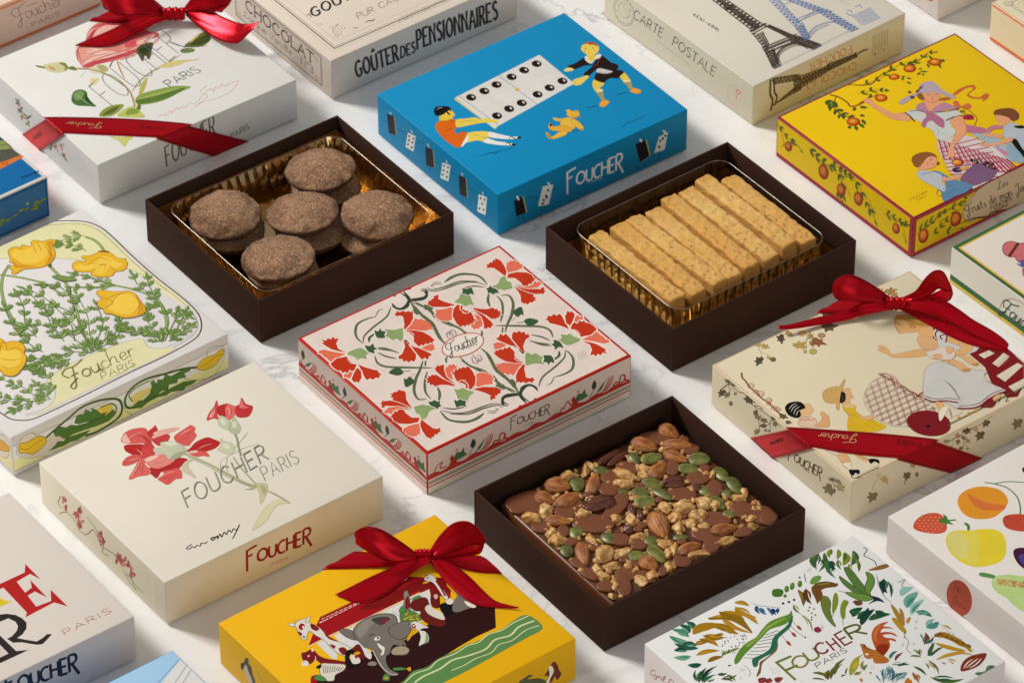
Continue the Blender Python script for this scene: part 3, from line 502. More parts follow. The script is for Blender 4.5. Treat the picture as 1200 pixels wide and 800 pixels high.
ART = {
'blue.top': '''P 0 0 232 623 14 4 17 -261 -17 -8
P 1 0 243 629 453 33 -4 -246 -446 -50
S 2 10 l 261 628 13 -256
S 2 10 l 475 650 10 -275
E 3 295 591 14 -16 -15 -17
E 4 303 590 0 -8 -4 -2
E 3 364 594 14 -16 -15 -17
E 4 372 593 0 -8 -4 -2
E 3 430 600 14 -16 -15 -17
E 4 438 599 0 -8 -4 -2
E 3 512 606 14 -16 -15 -17
E 4 520 605 0 -8 -4 -2
E 3 581 613 14 -16 -15 -17
E 4 589 612 0 -8 -4 -2
E 3 649 618 14 -16 -15 -17
E 4 657 617 0 -8 -4 -2
E 3 306 427 14 -16 -15 -17
E 4 314 426 0 -8 -4 -2
E 3 374 436 14 -16 -15 -17
E 4 382 435 0 -8 -4 -2
E 3 439 437 14 -16 -15 -17
E 4 447 436 0 -8 -4 -2
E 3 526 446 14 -16 -15 -17
E 4 534 445 0 -8 -4 -2
E 3 593 453 14 -16 -15 -17
E 4 601 452 0 -8 -4 -2
E 3 663 459 14 -16 -15 -17
E 4 671 458 0 -8 -4 -2
E 5 479 524 6 -8 -8 -9
E 6 480 530 3 -4 -3 -3
P 7 1 136 400 -24 -20 -42 -29 4 -7 27 11 34 -8 1 36
P 8 1 139 405 48 -20 28 -28 -13 -30 -33 11 15 -18 -19 -15 -19 34 -40 16 20 21
P 9 1 215 360 26 -38 23 -35 29 -27 -2 -10 -36 19 -34 30 -22 30
P 9 1 185 329 16 -35 30 -35 15 -24 -3 -10 -28 22 -33 32 -23 36
P 10 1 121 568 18 -33 -21 -26 -21 23
P 11 1 146 583 26 -3 7 -18 -5 -20 -2 -8 -11 -5 -13 -10 -15 4 -21 18 9 27
P 12 1 118 606 23 18 23 -10 18 -17 2 -19 -9 -13 -4 8 -9 -4 -3 -23 -7 3 1 21 -11 -5 -24 1 -11 13
S 13 7 k 136 611 16 -2 9 -5
S 13 6 k 128 605 10 1
E 14 175 559 1 -1 -1 -2
S 15 6 l 156 533 6 -2
P 16 1 100 536 25 -15 15 -1 17 -18 -24 -37 -24 -13 -5 -29 26 3 6 -25 -36 -28 -41 -28 -15 25 -4 53 6 49 15 46 22 17
P 17 1 156 504 34 -15 37 -17 14 -29 22 0 8 -20 18 -18 -4 -11 -14 -2 -13 13 -33 21 -58 20 -38 16
S 18 5 k 150 489 42 -20 35 -29
S 18 5 k 137 399 20 -23 18 -29 23 -25
S 19 8 k 78 469 18 0 17 -3
S 19 8 k 133 526 6 -19 12 -3
S 19 9 k 110 427 23 0 8 -17
S 20 17 k 251 272 19 7 6 -24 23 -5
S 20 17 k 218 249 18 7 -2 -26 21 -4
E 20 292 255 8 -4 -4 -5
E 20 246 230 7 -4 -4 -6
S 21 10 k 78 252 26 -3 19 -6 16 0 13 -15 18 2 26 -8 40 -7
S 21 8 k 129 245 29 -10 8 1
S 22 13 k 631 261 15 -14 20 -5 15 -11
S 22 13 k 783 250 24 -3 32 -11
S 22 11 k 677 78 0 -13 20 8 21 -3 15 -1 25 3 9 -3 33 8
P 23 1 730 317 28 -5 -26 -43 -5 -19 -14 4 5 24
P 23 1 861 307 26 -14 -17 -34 0 -12 -19 1 7 30
P 24 1 757 378 19 10 22 -37 -26 -17 -18 -5 7 -17 -12 -6 -19 9 9 37
P 24 1 879 368 20 4 4 -19 -6 -34 -9 -27 -14 3 -12 11 8 33
P 25 0 737 324 25 -8 -7 -10 -26 6
P 25 0 866 314 25 -14 -4 -9 -26 12
O 26 1 27 10 682 233 20 19 21 1 10 -17 -13 -13 -27 -6
O 26 1 27 10 844 240 24 6 10 -13 5 -16 -12 -12 -18 6
P 28 1 801 416 18 -1 24 -20 28 -3 25 -8 8 -26 -27 -11 -18 -9 -23 18 -25 -1 -19 -7 -16 40
P 29 1 833 441 19 -18 16 -34 -28 3 -23 25 0 15
S 30 8 s 814 416 13 -1 6 -13 14 -2 13 -18
P 28 1 833 534 -4 -35 2 -22 41 22 29 1 1 -37 1 -22 11 -25 -10 -20 -21 -7 -20 12 -24 40 -26 -4 -40 -14 -12 1 0 21 39 15 27 11 -25 18 -53 6 -15 19 11 15 37 -2
P 31 1 836 537 14 0 -9 -35 44 20 17 -10 -19 -17 -22 3 -31 -12 -5 26
S 32 8 s 827 464 19 2 20 18 15 8
P 33 1 855 541 24 -17 -18 -21 -24 -6 4 21
P 34 1 859 593 28 21 27 -2 16 -20 -1 -24 -11 -21 -21 -16 -22 -4 -14 4 -7 15 -1 20
P 35 1 881 611 17 5 21 -6 11 -18 -1 -22 -8 1 -2 14 -15 9 -3 13
E 36 876 583 2 -2 -3 -3
E 36 901 566 2 -2 -3 -3
S 27 5 l 878 595 8 -5
S 27 5 l 903 577 8 -7
S 37 8 s 873 554 1 -7 8 0
S 38 5 s 887 575 -8 -10 2 -4
E 39 863 570 4 -3 -4 -5
E 39 897 545 4 -3 -4 -5
P 40 1 712 515 26 4 12 -20 -11 -7 -24 10
P 41 1 687 425 20 14 34 -5 24 -2 4 -14 -25 -11 -30 -11 -16 1 -11 9
S 42 5 s 692 424 10 -2 -4 -13
O 43 1 44 7 551 288 14 1 6 -15 20 -11 -4 -20 -15 -17 -23 4 -10 20 0 15 11 11
O 43 1 44 7 483 283 8 -12 13 -15 19 -4 -14 -13 -26 12 -6 17
O 43 1 44 7 495 245 31 4 16 -17 -10 -37 -24 -23 -26 7 -10 33
O 45 1 44 7 440 255 15 0 -8 -22 38 -18 15 -34 -17 -18 -34 28 -25 33
O 43 1 44 7 396 215 8 -3 -3 -31 42 7 29 -14 -19 -16 -44 3 -17 8 -7 15
O 43 1 44 7 535 230 12 -14 1 -33 -8 -34 -17 -5 -2 24 2 31
E 46 445 247 1 -6 -8 -6
S 47 16 k 397 210 -4 -23 3 -13
S 22 11 k 374 177 22 -11
S 22 11 k 481 164 33 -12 35 -2
S 47 10 k 565 271 12 -4 12 -11
S 48 16 k 553 235 15 -6 2 -22
S 47 5 l 558 253 5 -5''',
'blue.left': '''P 49 0 74 152 50 23 13 -91 -52 -20
P 50 0 68 150 50 23 13 -92 -51 -20
P 49 0 343 152 53 15 10 -87 -57 -22
P 50 0 338 150 52 15 10 -87 -57 -22
P 49 0 576 148 48 16 10 -93 -52 -18
P 50 0 570 146 48 16 10 -93 -52 -18
P 51 0 217 148 55 13 -18 -90 -57 -9
E 52 226 134 6 4 0 -6
E 52 256 140 6 4 0 -6
E 52 224 112 6 4 0 -6
E 52 247 115 6 4 0 -6
E 52 216 86 6 4 0 -6
E 52 243 87 6 4 0 -6
P 51 0 457 141 58 22 -17 -94 -56 -16
E 52 468 131 6 4 0 -6
E 52 497 142 6 4 0 -6
E 52 464 106 6 4 0 -6
E 52 491 114 6 4 0 -6
E 52 458 80 6 4 0 -6
E 52 487 86 6 4 0 -6
P 51 0 707 135 57 19 -12 -98 -56 -15
E 52 720 122 6 4 0 -6
E 52 748 133 6 4 0 -6
E 52 731 101 6 4 0 -6
E 52 712 65 6 4 0 -6
E 52 740 76 6 4 0 -6
S 53 24 l 89 175 11 -6
S 53 24 l 237 174 12 -10
S 53 24 l 354 174 11 -10
S 53 24 l 484 169 8 -9
S 53 24 l 591 173 8 -12
S 53 24 l 732 162 7 -12
S 54 9 s 131 128 31 -3 39 13
S 54 9 s 279 133 30 22 29 7
S 54 9 s 403 117 34 7
S 54 9 s 518 124 27 10 23 0
S 54 9 s 631 116 32 17 38 -1
S 54 9 s 105 70 6 -25
S 54 9 s 219 54 -5 -25
S 54 9 s 367 60 -5 -28
S 54 9 s 479 57 3 -22
S 54 9 s 601 52 -4 -28
S 54 9 s 63 108 -15 5''',
'blue.right': '''P 49 0 84 149 41 3 19 -90 -48 1
P 50 0 77 149 42 4 18 -90 -48 0
P 49 0 697 157 51 0 24 -93 -49 -12
P 50 0 690 158 51 -1 23 -92 -48 -13
P 55 0 221 156 53 -15 -23 -91 -55 16
E 52 248 124 6 -3 0 -6
E 52 241 91 6 -3 0 -6
E 52 226 84 6 -3 0 -6
E 52 221 69 6 -3 0 -6
E 52 238 101 6 -3 0 -6
P 55 0 811 140 47 7 -16 -86 -55 6
E 52 844 131 7 -3 0 -6
E 52 832 122 7 -3 0 -6
E 52 819 117 6 -3 0 -6
E 52 814 88 7 -3 0 -6
S 56 30 l 91 168 11 -27
S 56 30 l 246 165 11 -20
S 56 30 l 712 173 12 -19
S 56 30 l 832 165 12 -20
S 57 9 s 139 133 35 -6 25 -23
S 57 9 s 274 107 17 12
S 57 9 s 672 130 16 6
S 57 9 s 765 88 20 -2
S 57 9 s 119 58 8 -32
S 57 9 s 98 61 4 -28
S 57 9 s 216 60 -3 -24
S 57 9 s 738 51 6 -34
S 57 9 s 812 63 3 -36
T logo FOUCHER 58 36 344 91 280 -28 -280 102
T sans PARIS 59 8 451 62 71 -6 -72 20''',
'red.top': '''P 60 0 0 0 969 0 0 852 -969 0
P 61 0 0 0 969 0 0 12 -969 0
P 61 0 0 841 969 0 0 11 -969 0
P 61 0 0 0 12 0 0 852 -12 0
P 61 0 958 0 11 0 0 852 -11 0
M S 62 39 t 183 674 5 52 39 52 44 10 50 -10
M S 62 35 t 187 677 27 31 59 23 79 22 48 39
M S 62 17 t 317 779 33 23 21 -4
M S 63 48 k 495 842 -9 -51 -28 -25 -31 -8 -15 19 4 31
M S 63 39 k 484 790 26 -17 36 -9 24 28 -11 20
M S 63 17 k 446 846 5 -10 10 11
M S 62 39 k 480 778 -14 -65 5 -72 -14 -69 -23 -85
M S 62 39 k 494 767 11 -60 5 -72 19 -82 14 -68
M P 62 1 464 735 16 -3 -20 -37 -9 1
M P 62 1 516 722 15 -28 -15 -12 -7 16
M S 62 35 t 584 808 5 -24 53 -17 66 -8 56 -42
M S 62 39 t 655 790 41 12 50 -10 43 -41
M S 62 17 k 610 812 20 -1 17 -16
M S 64 17 k 493 489 19 31 -10 16 -19 -17 1 -18
M S 64 13 k 471 527 15 6 5 -11
M S 65 39 k 207 665 18 23 37 8
M S 62 35 k 208 624 27 -25 23 -48
M O 66 0 67 27 360 649 24 0 36 21 17 10 2 -15 16 -3 -3 -13 15 -5 -3 -16 7 -5 -10 -13 3 -13 -12 -3 -1 -16 -9 12 -20 2 -26 23
M O 68 0 67 27 358 651 20 20 25 44 -5 12 -15 5 3 18 10 -1 5 11 9 -16 15 0 3 -13 12 0 2 -11 12 2 -25 -38 -29 -22 -34 -14
M O 69 1 67 27 300 694 28 -24 31 -9 -9 -21 -26 -35 -16 -4 -4 19 -17 1 -3 21 -5 17 17 13
M O 65 1 67 27 265 712 8 -12 18 9 -5 -15 9 -13 -14 -13 -8 -16 -17 8 -8 16
M O 68 0 67 27 360 642 27 -20 22 -28 9 -36 -1 -36 -10 3 -6 -13 -7 12 -13 -6 -4 12 -14 -7 -4 11 -15 -5 2 17 0 18 19 31 -1 26
M O 66 0 67 27 331 539 23 -21 27 0 16 -4 2 -14 -10 -8 1 -11 -14 -1 -9 -1 -6 9 -15 -1 -7 20
M O 68 0 67 38 320 598 -18 -37 -34 -28 -21 -3 -8 -20 12 1 -7 -21 13 0 0 -16 15 5 5 -13 17 12 17 23 11 37 2 31
M O 68 0 67 38 325 594 -2 -37 -7 -43 -5 -32 -3 -23 17 3 -1 -18 19 15 15 1 -3 18 -8 25 -12 32 -8 31
M S 67 13 s 343 623 17 -8 0 -28 -19 -17 -5 21 -2 21
M S 67 13 s 337 616 0 -21 -7 -20
M S 67 13 s 346 631 24 -8 1 -27
M S 67 13 s 327 567 2 -25 24 -26
M S 62 44 t 177 585 -16 -39 13 -39 56 -48 81 -63
M S 62 31 k 206 616 38 -39 17 -33
M S 62 31 k 198 595 12 -38 25 -35
M O 68 0 67 38 100 668 -18 23 -15 24 -6 27 -4 29 11 -2 -2 21 15 -17 12 10 7 -15 15 11 -2 -17 15 -5 -27 -22 -12 -30
M O 66 0 67 38 20 740 23 -7 22 -33 30 -38 -22 0 -24 -1 -27 -9 -3 19 2 14 -4 13 3 17 -7 12
M O 68 0 67 38 96 584 11 -30 16 -28 12 -18 -4 -16 3 -15 -12 2 -7 -13 -12 12 -14 -6 -4 16 -16 -4 1 18 15 43
M O 66 0 67 38 15 565 38 4 25 6 -33 -38 -30 -3 3 13 -12 3
M O 68 0 67 38 25 526 31 26 26 17 0 -25 -21 -35 -14 -9 -14 -11 -1 13 -11 1
M O 68 0 67 38 11 648 38 13 39 -13 -5 -44 7 -21 -25 -20 -13 0 0 13 -21 -13 0 13 -13 -1 3 15 -10 10 -3 19
M O 69 1 67 38 101 661 33 4 27 -7 6 -20 4 -28 -19 -1 -10 -20 -18 17 -20 -2 0 16 -8 14
M O 65 1 67 38 183 661 11 -15 20 5 -7 -19 1 -18 -13 2 -10 -17 -13 19 3 23
M S 67 14 s 93 648 11 -28 -15 -24 -10 11 4 29
M S 67 14 s 100 649 10 -34 -16 -29
M S 62 43 t 185 259 -25 19 16 49 47 53 44 34 40 37
M S 62 35 t 199 249 7 44 34 52 44 45
M S 62 39 k 215 221 29 33 17 37
M S 62 26 l 296 421 20 24
M P 65 1 161 471 26 9 23 -10 -3 -31 -22 -4 -15 13
M P 65 1 187 409 5 -10 19 6 -1 -33 -24 -11 -23 4
M S 65 13 l 209 444 27 -12
M S 65 17 k 209 400 32 9
M S 62 43 k 186 171 -5 -57 28 -38 41 -21 60 7
M S 70 26 k 191 175 29 -46 51 -27 70 -8 40 -14 15 -22 -2 -10
M S 70 26 k 203 183 32 -34 46 -16
M S 62 17 k 328 68 17 -17 22 -4 -4 14
M S 63 43 k 418 45 -9 18 8 24 25 9 27 -12 18 -13 -3 -28 5 -32
M S 63 39 k 493 74 23 22 31 -1 13 -26 -7 -23
M S 62 48 k 435 385 -2 -61 21 -49 13 -59 -7 -57 30 -79
M S 62 52 k 531 380 -1 -50 -18 -53 -13 -47 4 -47 -11 -100
M P 62 1 453 154 19 2 -7 -24 -16 -3
M P 62 1 509 162 10 -15 -8 -20 -9 7
M S 62 31 k 372 386 13 21 15 9
M S 64 17 k 485 375 -7 -28 -3 -23 18 0 9 22 -8 13
M P 68 0 435 13 14 6 8 -12 15 6
M O 66 0 67 27 380 212 22 22 23 33 13 -4 13 -1 3 -11 12 -5 -3 -14 8 -5 -8 -12 0 -14 -12 -4 -10 -18 -16 9 -16 7 -22 3
M O 66 0 67 27 324 318 19 38 15 13 7 -4 11 11 5 -11 13 3 -4 -14 7 -3 -11 -9 3 -8 -12 -4 -3 -9 -12 3 -16 -8 -11 -28 -5 11
M O 68 0 67 27 315 390 9 -2 13 10 4 -11 13 3 3 -9 -17 -24 -16 -37 0 -28 2 -26 -14 28 -2 46 1 30 4 11
M O 68 0 67 27 321 260 -8 31 -9 31 -4 32 -9 3 -4 9 -9 -7 -9 7 -5 -10 -11 0 0 -12 -11 -6 8 -9 -5 -11 10 -6 -2 -12 25 -5 21 -18 15 -20
M O 68 0 67 27 362 200 36 -10 32 -25 12 -12 1 -12 6 -9 -12 -5 -5 -11 -10 6 -10 -9 -5 7 -10 -18 -6 7 -12 -4 0 10 14 15 -7 24 -12 23
M O 68 0 67 27 339 271 7 26 8 16 -3 14 15 -3 6 12 12 -9 9 9 5 -11 11 6 4 -12 14 5 -3 -33 -13 -42 -29 -33 -27 -13 -13 20 13 14
M O 69 1 67 27 305 244 11 -13 20 -1 4 -21 15 -26 -28 -8 -27 -23 -4 12 -8 0 -2 17 -6 6 13 28
M O 65 1 67 27 266 192 7 -12 14 2 4 -13 8 -11 -13 -12 -5 -14 -13 14 -20 4 6 18
M S 67 13 s 320 247 21 21 20 -4 1 -32 -14 -17
M S 67 13 s 328 247 19 8 3 -20 -10 -11
M S 67 13 s 328 263 26 6 16 -12
M O 68 0 67 27 112 245 -9 30 -18 33 -7 26 10 5 -7 12 12 4 -2 13 12 -6 9 7 6 -8 19 6 0 -12 7 -2 1 -16 -22 -33 -8 -31
M O 68 0 67 27 108 250 -22 23 -21 24 -20 15 -7 8 -12 -7 -8 10 12 8 -3 13 12 -1 4 11 10 -11 18 -9 18 -31
M O 66 0 67 27 103 247 -26 22 -27 9 -19 -10 -9 0 3 12 -14 -4 1 10 -3 9 12 2 19 8 31 -15
M O 68 0 67 27 102 186 -21 -18 -34 11 -29 25 -7 26 6 16 -5 14 12 -4 2 9 12 -2 6 13 9 -11 11 8 15 -11 -5 -26 3 -33
M O 66 0 67 27 83 160 -16 -26 -25 -30 -5 8 -11 -10 -5 10 -12 0 2 12 -8 4 4 16 -5 11 10 15 30 2
M O 68 0 67 27 100 175 2 -36 3 -33 9 -12 16 -2 -10 -10 -2 -13 -11 5 -9 -9 -9 8 -11 -12 -6 7 -9 -12 -4 14 -4 9 8 37 14 35
M O 69 1 67 27 120 248 17 -2 18 -5 11 -15 18 -4 -5 -30 -17 2 -16 -5 -17 -14 -20 -7 -7 10 9 22 -7 16
M O 65 1 67 27 181 241 11 -6 15 0 2 -13 10 -4 -10 -13 -2 -13 -14 -1 -10 -7 -1 18 -7 15
M S 67 13 s 107 224 -18 3 -8 -22 18 -16
M S 67 13 s 115 230 -20 20 -18 -9
M S 67 13 s 106 214 -15 -2 10 -16
M E 71 182 177 4 -3 -4 -5
E 72 487 437 88 -17 -28 -59
E 73 487 437 84 -16 -26 -54
T script Foucher 74 15 420 422 132 -5 -108 62
T sans PARIS 75 9 469 409 62 -5 -56 21
T sans OO 76 7 801 115 35 -3 -27 20
T sans OO 76 7 792 98 35 -3 -30 18''',
'red.left': '''P 77 0 0 0 852 0 0 207 -852 0
P 61 0 0 201 852 0 0 6 -852 0
P 78 0 0 0 852 0 0 80 -852 0
P 79 0 0 72 852 0 0 15 -852 0
P 80 0 0 54 852 0 0 4 -852 0
P 80 0 0 48 852 0 0 4 -852 0
P 80 0 0 60 852 0 0 4 -852 0
P 79 0 0 34 852 0 0 6 -852 0
S 81 48 s 0 88 20 5 20 -2 20 -8 20 -1 20 7 20 4 20 -4 20 -6 20 0 20 7 20 3 20 -5 20 -6 20 2 20 7 20 2 20 -6 20 -5 20 3 20 7 20 0 20 -6 20 -4 20 4 20 7 20 -1 20 -8 20 -2 20 6 20 5 20 -2 20 -8 20 -1 20 7 20 4 20 -4 20 -6 20 0 20 7 20 3 20 -5 20 -6
P 82 1 -80 100 10 10 -5 20 15 10 5 -15 15 -5 -5 -25
P 83 1 -55 120 15 25 15 -10 15 15 5 -25 10 -15 -40 -5
P 82 1 -50 150 8 10 7 -5
P 84 1 35 125 -13 20 13 27 13 -27
S 83 14 s 15 100 10 15 10 15
P 83 1 55 105 10 20 40 30 -15 -15 -20 -30
S 83 18 s 45 95 15 20 25 20
S 82 22 k 65 90 20 15 15 25 10 25
S 82 22 k 76 90 20 15 15 25 7 25
S 82 22 k 87 90 20 15 15 25 3 25
S 82 28 s 110 85 15 5 10 20 20 -5 10 25 20 -10 -5 -20 25 -10
S 82 20 s 145 85 15 15 15 -5 15 15
P 82 1 200 100 10 10 -5 20 15 10 5 -15 15 -5 -5 -25
P 83 1 225 120 15 25 15 -10 15 15 5 -25 10 -15 -40 -5
P 82 1 230 150 8 10 7 -5
P 84 1 315 125 -13 20 13 27 13 -27
S 83 14 s 295 100 10 15 10 15
P 83 1 335 105 10 20 40 30 -15 -15 -20 -30
S 83 18 s 325 95 15 20 25 20
S 82 22 k 345 90 20 15 15 25 10 25
S 82 22 k 356 90 20 15 15 25 7 25
S 82 22 k 367 90 20 15 15 25 3 25
S 82 28 s 390 85 15 5 10 20 20 -5 10 25 20 -10 -5 -20 25 -10
S 82 20 s 425 85 15 15 15 -5 15 15
P 82 1 480 100 10 10 -5 20 15 10 5 -15 15 -5 -5 -25
P 83 1 505 120 15 25 15 -10 15 15 5 -25 10 -15 -40 -5
P 82 1 510 150 8 10 7 -5
P 84 1 595 125 -13 20 13 27 13 -27
S 83 14 s 575 100 10 15 10 15
P 83 1 615 105 10 20 40 30 -15 -15 -20 -30
S 83 18 s 605 95 15 20 25 20
S 82 22 k 625 90 20 15 15 25 10 25
S 82 22 k 636 90 20 15 15 25 7 25
S 82 22 k 647 90 20 15 15 25 3 25
S 82 28 s 670 85 15 5 10 20 20 -5 10 25 20 -10 -5 -20 25 -10
S 82 20 s 705 85 15 15 15 -5 15 15
P 82 1 760 100 10 10 -5 20 15 10 5 -15 15 -5 -5 -25
P 83 1 785 120 15 25 15 -10 15 15 5 -25 10 -15 -40 -5
P 82 1 790 150 8 10 7 -5
P 84 1 875 125 -13 20 13 27 13 -27
S 83 14 s 855 100 10 15 10 15
P 83 1 895 105 10 20 40 30 -15 -15 -20 -30
S 83 18 s 885 95 15 20 25 20
S 82 22 k 905 90 20 15 15 25 10 25
S 82 22 k 916 90 20 15 15 25 7 25
S 82 22 k 927 90 20 15 15 25 3 25
S 82 28 s 950 85 15 5 10 20 20 -5 10 25 20 -10 -5 -20 25 -10
S 82 20 s 985 85 15 15 15 -5 15 15''',
'red.right': '''P 77 0 0 0 969 0 0 207 -969 0
P 61 0 0 201 969 0 0 6 -969 0
P 78 0 0 0 969 0 0 80 -969 0
P 79 0 0 72 969 0 0 15 -969 0
P 80 0 0 54 969 0 0 4 -969 0
P 80 0 0 48 969 0 0 4 -969 0
P 80 0 0 60 969 0 0 4 -969 0
P 79 0 0 34 969 0 0 6 -969 0
S 81 48 s 0 88 20 5 20 -2 20 -8 20 -1 20 7 20 4 20 -4 20 -6 20 0 20 7 20 3 20 -5 20 -6 20 2 20 7 20 2 20 -6 20 -5 20 3 20 7 20 0 20 -6 20 -4 20 4 20 7 20 -1 20 -8 20 -2 20 6 20 5 20 -2 20 -8 20 -1 20 7 20 4 20 -4 20 -6 20 0 20 7 20 3 20 -5 20 -6 20 2 20 7 20 2 20 -6 20 -5 20 3
P 82 1 100 100 10 10 -5 20 15 10 5 -15 15 -5 -5 -25
P 83 1 125 120 15 25 15 -10 15 15 5 -25 10 -15 -40 -5
P 82 1 130 150 8 10 7 -5
P 84 1 215 125 -13 20 13 27 13 -27
S 83 14 s 195 100 10 15 10 15
P 83 1 235 105 10 20 40 30 -15 -15 -20 -30
S 83 18 s 225 95 15 20 25 20
S 82 22 k 245 90 20 15 15 25 10 25
S 82 22 k 256 90 20 15 15 25 7 25
S 82 22 k 267 90 20 15 15 25 3 25
S 82 28 s 290 85 15 5 10 20 20 -5 10 25 20 -10 -5 -20 25 -10
S 82 20 s 325 85 15 15 15 -5 15 15
P 82 1 675 100 10 10 -5 20 15 10 5 -15 15 -5 -5 -25
P 83 1 700 120 15 25 15 -10 15 15 5 -25 10 -15 -40 -5
P 82 1 705 150 7 10 8 -5
P 84 1 790 125 -12 20 12 27 12 -27
S 83 14 s 770 100 10 15 10 15
P 83 1 810 105 10 20 40 30 -15 -15 -20 -30
S 83 18 s 800 95 15 20 25 20
S 82 22 k 820 90 20 15 15 25 10 25
S 82 22 k 831 90 20 15 15 25 7 25
S 82 22 k 842 90 20 15 15 25 3 25
S 82 28 s 865 85 15 5 10 20 20 -5 10 25 20 -10 -5 -20 25 -10
S 82 20 s 900 85 15 15 15 -5 15 15
S 81 24 s 610 85 15 5 10 20 10 -5 15 25 10 -10 10 -20
S 81 24 s 15 85 20 15 10 20 25 10 -10 -25 30 -5
T logo FOUCHER 85 18 391 141 183 -22 -181 62
T sans PARIS 86 5 459 110 42 -4 -42 12''',
'carn.top': '''O 87 1 88 6 484 656 27 11 48 8 15 1 4 -25 -16 -16 -5 -23 -41 -23 -20 -5 -19 38
O 89 1 88 6 476 558 26 11 33 14 46 -2 15 -24 9 -31 -34 -16 -42 7 -24 10
P 87 1 476 552 36 -15 21 -26 -6 -29 -17 19 -23 11
P 90 1 472 552 25 -2 15 -13 -15 -4
O 91 1 88 6 296 571 31 -11 60 -3 41 -6 25 -32 -31 -12 -74 -30 -9 43 -37 -20 -5 27
O 87 1 88 6 302 494 34 10 5 14 29 -9 25 -7 1 -25 -21 -33 -20 9 -41 -9 -9 26
O 87 1 88 6 315 762 35 27 38 0 35 -18 3 -20 -14 -30 -5 -28 -21 -11 -18 19 -33 21 -18 18
P 92 1 320 766 29 17 -6 -26 -7 -28 -19 12
P 93 1 395 736 10 -26 -7 -38 -10 2 -2 32
P 94 1 420 742 36 10 11 7 -9 -33 -21 -3 -24 -18 -1 18
O 95 1 88 6 413 705 26 10 38 -35 -22 -27 -29 -2 -16 -2 -4 29
O 96 1 88 6 418 707 40 13 45 -13 28 -18 -27 -4 -50 7 -35 4
O 89 1 88 6 308 728 30 -13 32 -28 -22 -27 -28 -21 -18 32 -7 30
O 87 1 88 6 244 647 31 19 36 -4 14 -23 -33 -16 -23 -1 -25 9
O 97 1 88 6 218 563 50 35 52 41 9 -13 -19 -35 -2 -42 -21 -14 -36 15 -25 1
O 98 1 88 6 320 639 53 52 23 -17 -11 -41 -20 -16 -31 5
O 99 1 88 6 323 618 29 2 41 -18 18 -32 1 -26 -39 -7 -41 7 -15 30 1 24
P 100 1 324 615 32 0 24 -11 -28 -8 -25 4
S 101 7 k 359 665 20 16 9 -1
S 101 7 k 286 597 -3 -16 -13 -9
S 102 48 s 463 555 16 -43 22 -59 16 -67 18 -63 14 -47 22 -41
S 103 11 s 460 529 28 -72 18 -75 19 -63 33 -86
S 104 15 s 468 552 31 -79 24 -78 22 -80
O 105 1 106 6 387 649 26 -13 13 25 34 -17 20 -28 6 -35 -13 -21 -25 -3 -22 -10 -28 16 3 39 -24 22
P 107 1 403 564 23 -17 44 9 1 12 -34 7
P 108 1 434 651 34 -19 5 -16 -26 7
S 109 7 k 477 622 3 -30 -9 -24
O 110 1 111 6 414 500 29 15 23 -11 -29 -9 -12 -40 -7 -43 -11 39 -7 23
O 112 1 88 6 638 662 30 30 38 21 27 24 -14 -33 -27 -30 -15 -32 -13 15
P 113 1 657 675 35 24 17 12 -28 -35 -19 -11
O 114 1 88 6 714 701 21 3 24 -11 -30 -22 -15 -38 -21 21 2 24
O 115 1 88 6 731 676 25 19 10 -20 5 -17 -31 -33 -33 -13 1 24
O 116 1 88 6 773 663 19 4 26 25 -8 -39 12 -30 -41 -35 -27 7 -12 16 8 25
P 117 1 784 661 28 23 -12 -35 9 -20 -26 8
S 118 7 k 751 667 -16 -26 -18 -18
S 119 33 s 680 539 -12 -34 -23 -45 -21 -45
O 120 1 106 6 672 637 24 15 9 -26 -7 -31 -25 -29 -14 27 1 24
O 121 1 106 6 689 589 26 15 18 17 -7 -33 -8 -34 -25 -25 -19 6 -3 24
P 122 1 682 638 11 -12 -10 -27 -13 10
P 123 1 707 594 13 -4 -15 -26 -13 3
O 120 1 106 6 576 498 27 13 14 32 7 -23 15 -30 -17 -36 -30 -3 -14 24
P 122 1 608 513 17 -15 -10 -21 -17 13
S 124 9 k 622 466 27 10 46 21 28 16
S 125 7 k 545 438 58 5 55 2 59 -11
S 125 7 k 546 437 -24 -37 -3 -28
S 125 7 k 584 445 -32 -37 -23 -44
S 126 26 s 597 429 -13 -58 -2 -59 -8 -67
S 127 7 s 598 425 -15 -89 -6 -93
S 128 18 k 584 445 -32 -37 -23 -44
O 129 1 127 6 577 249 21 -8 9 -21 -29 -38 -51 -36 30 52
P 130 1 589 234 5 -29 -28 -27 4 22
S 131 33 k 588 198 14 -46 15 -66
O 132 1 133 6 616 83 -20 39 -34 6 -50 -17 -50 -33 -43 -34 70 13 69 43 37 -1
P 134 1 525 252 23 -11 20 -4 -20 -6
S 135 8 k 322 748 45 10 39 -5
S 135 8 k 270 646 25 -7 19 -2
S 135 8 k 229 567 44 27 32 25
S 135 8 k 426 707 36 -3 47 -11
S 135 8 k 505 653 35 5 24 1
S 135 8 k 307 496 42 5 30 -11
S 135 8 k 575 538 -26 8 -32 -1
S 135 8 k 356 581 21 -16 20 -15
S 135 8 k 333 684 2 -26 -7 -19
S 135 8 k 731 669 14 3 -24 -45
S 136 6 k 341 753 36 -3 14 -38
S 136 6 k 375 764 18 -26 -3 -41
S 136 6 k 303 707 15 -23 6 -36
S 136 6 k 251 648 29 -10 26 -7
S 136 6 k 241 564 32 24 36 28
S 136 6 k 259 544 27 29 24 30
S 136 6 k 335 572 29 -3 36 -15
S 136 6 k 516 645 21 -3 26 4
S 136 6 k 494 630 21 -9 26 5
S 136 6 k 513 561 39 1 41 -19
S 136 6 k 312 480 31 1 31 -11
S 136 6 k 316 452 26 17 21 -4
S 136 6 k 665 670 30 27 25 25
S 136 6 k 770 640 21 -3 15 -12
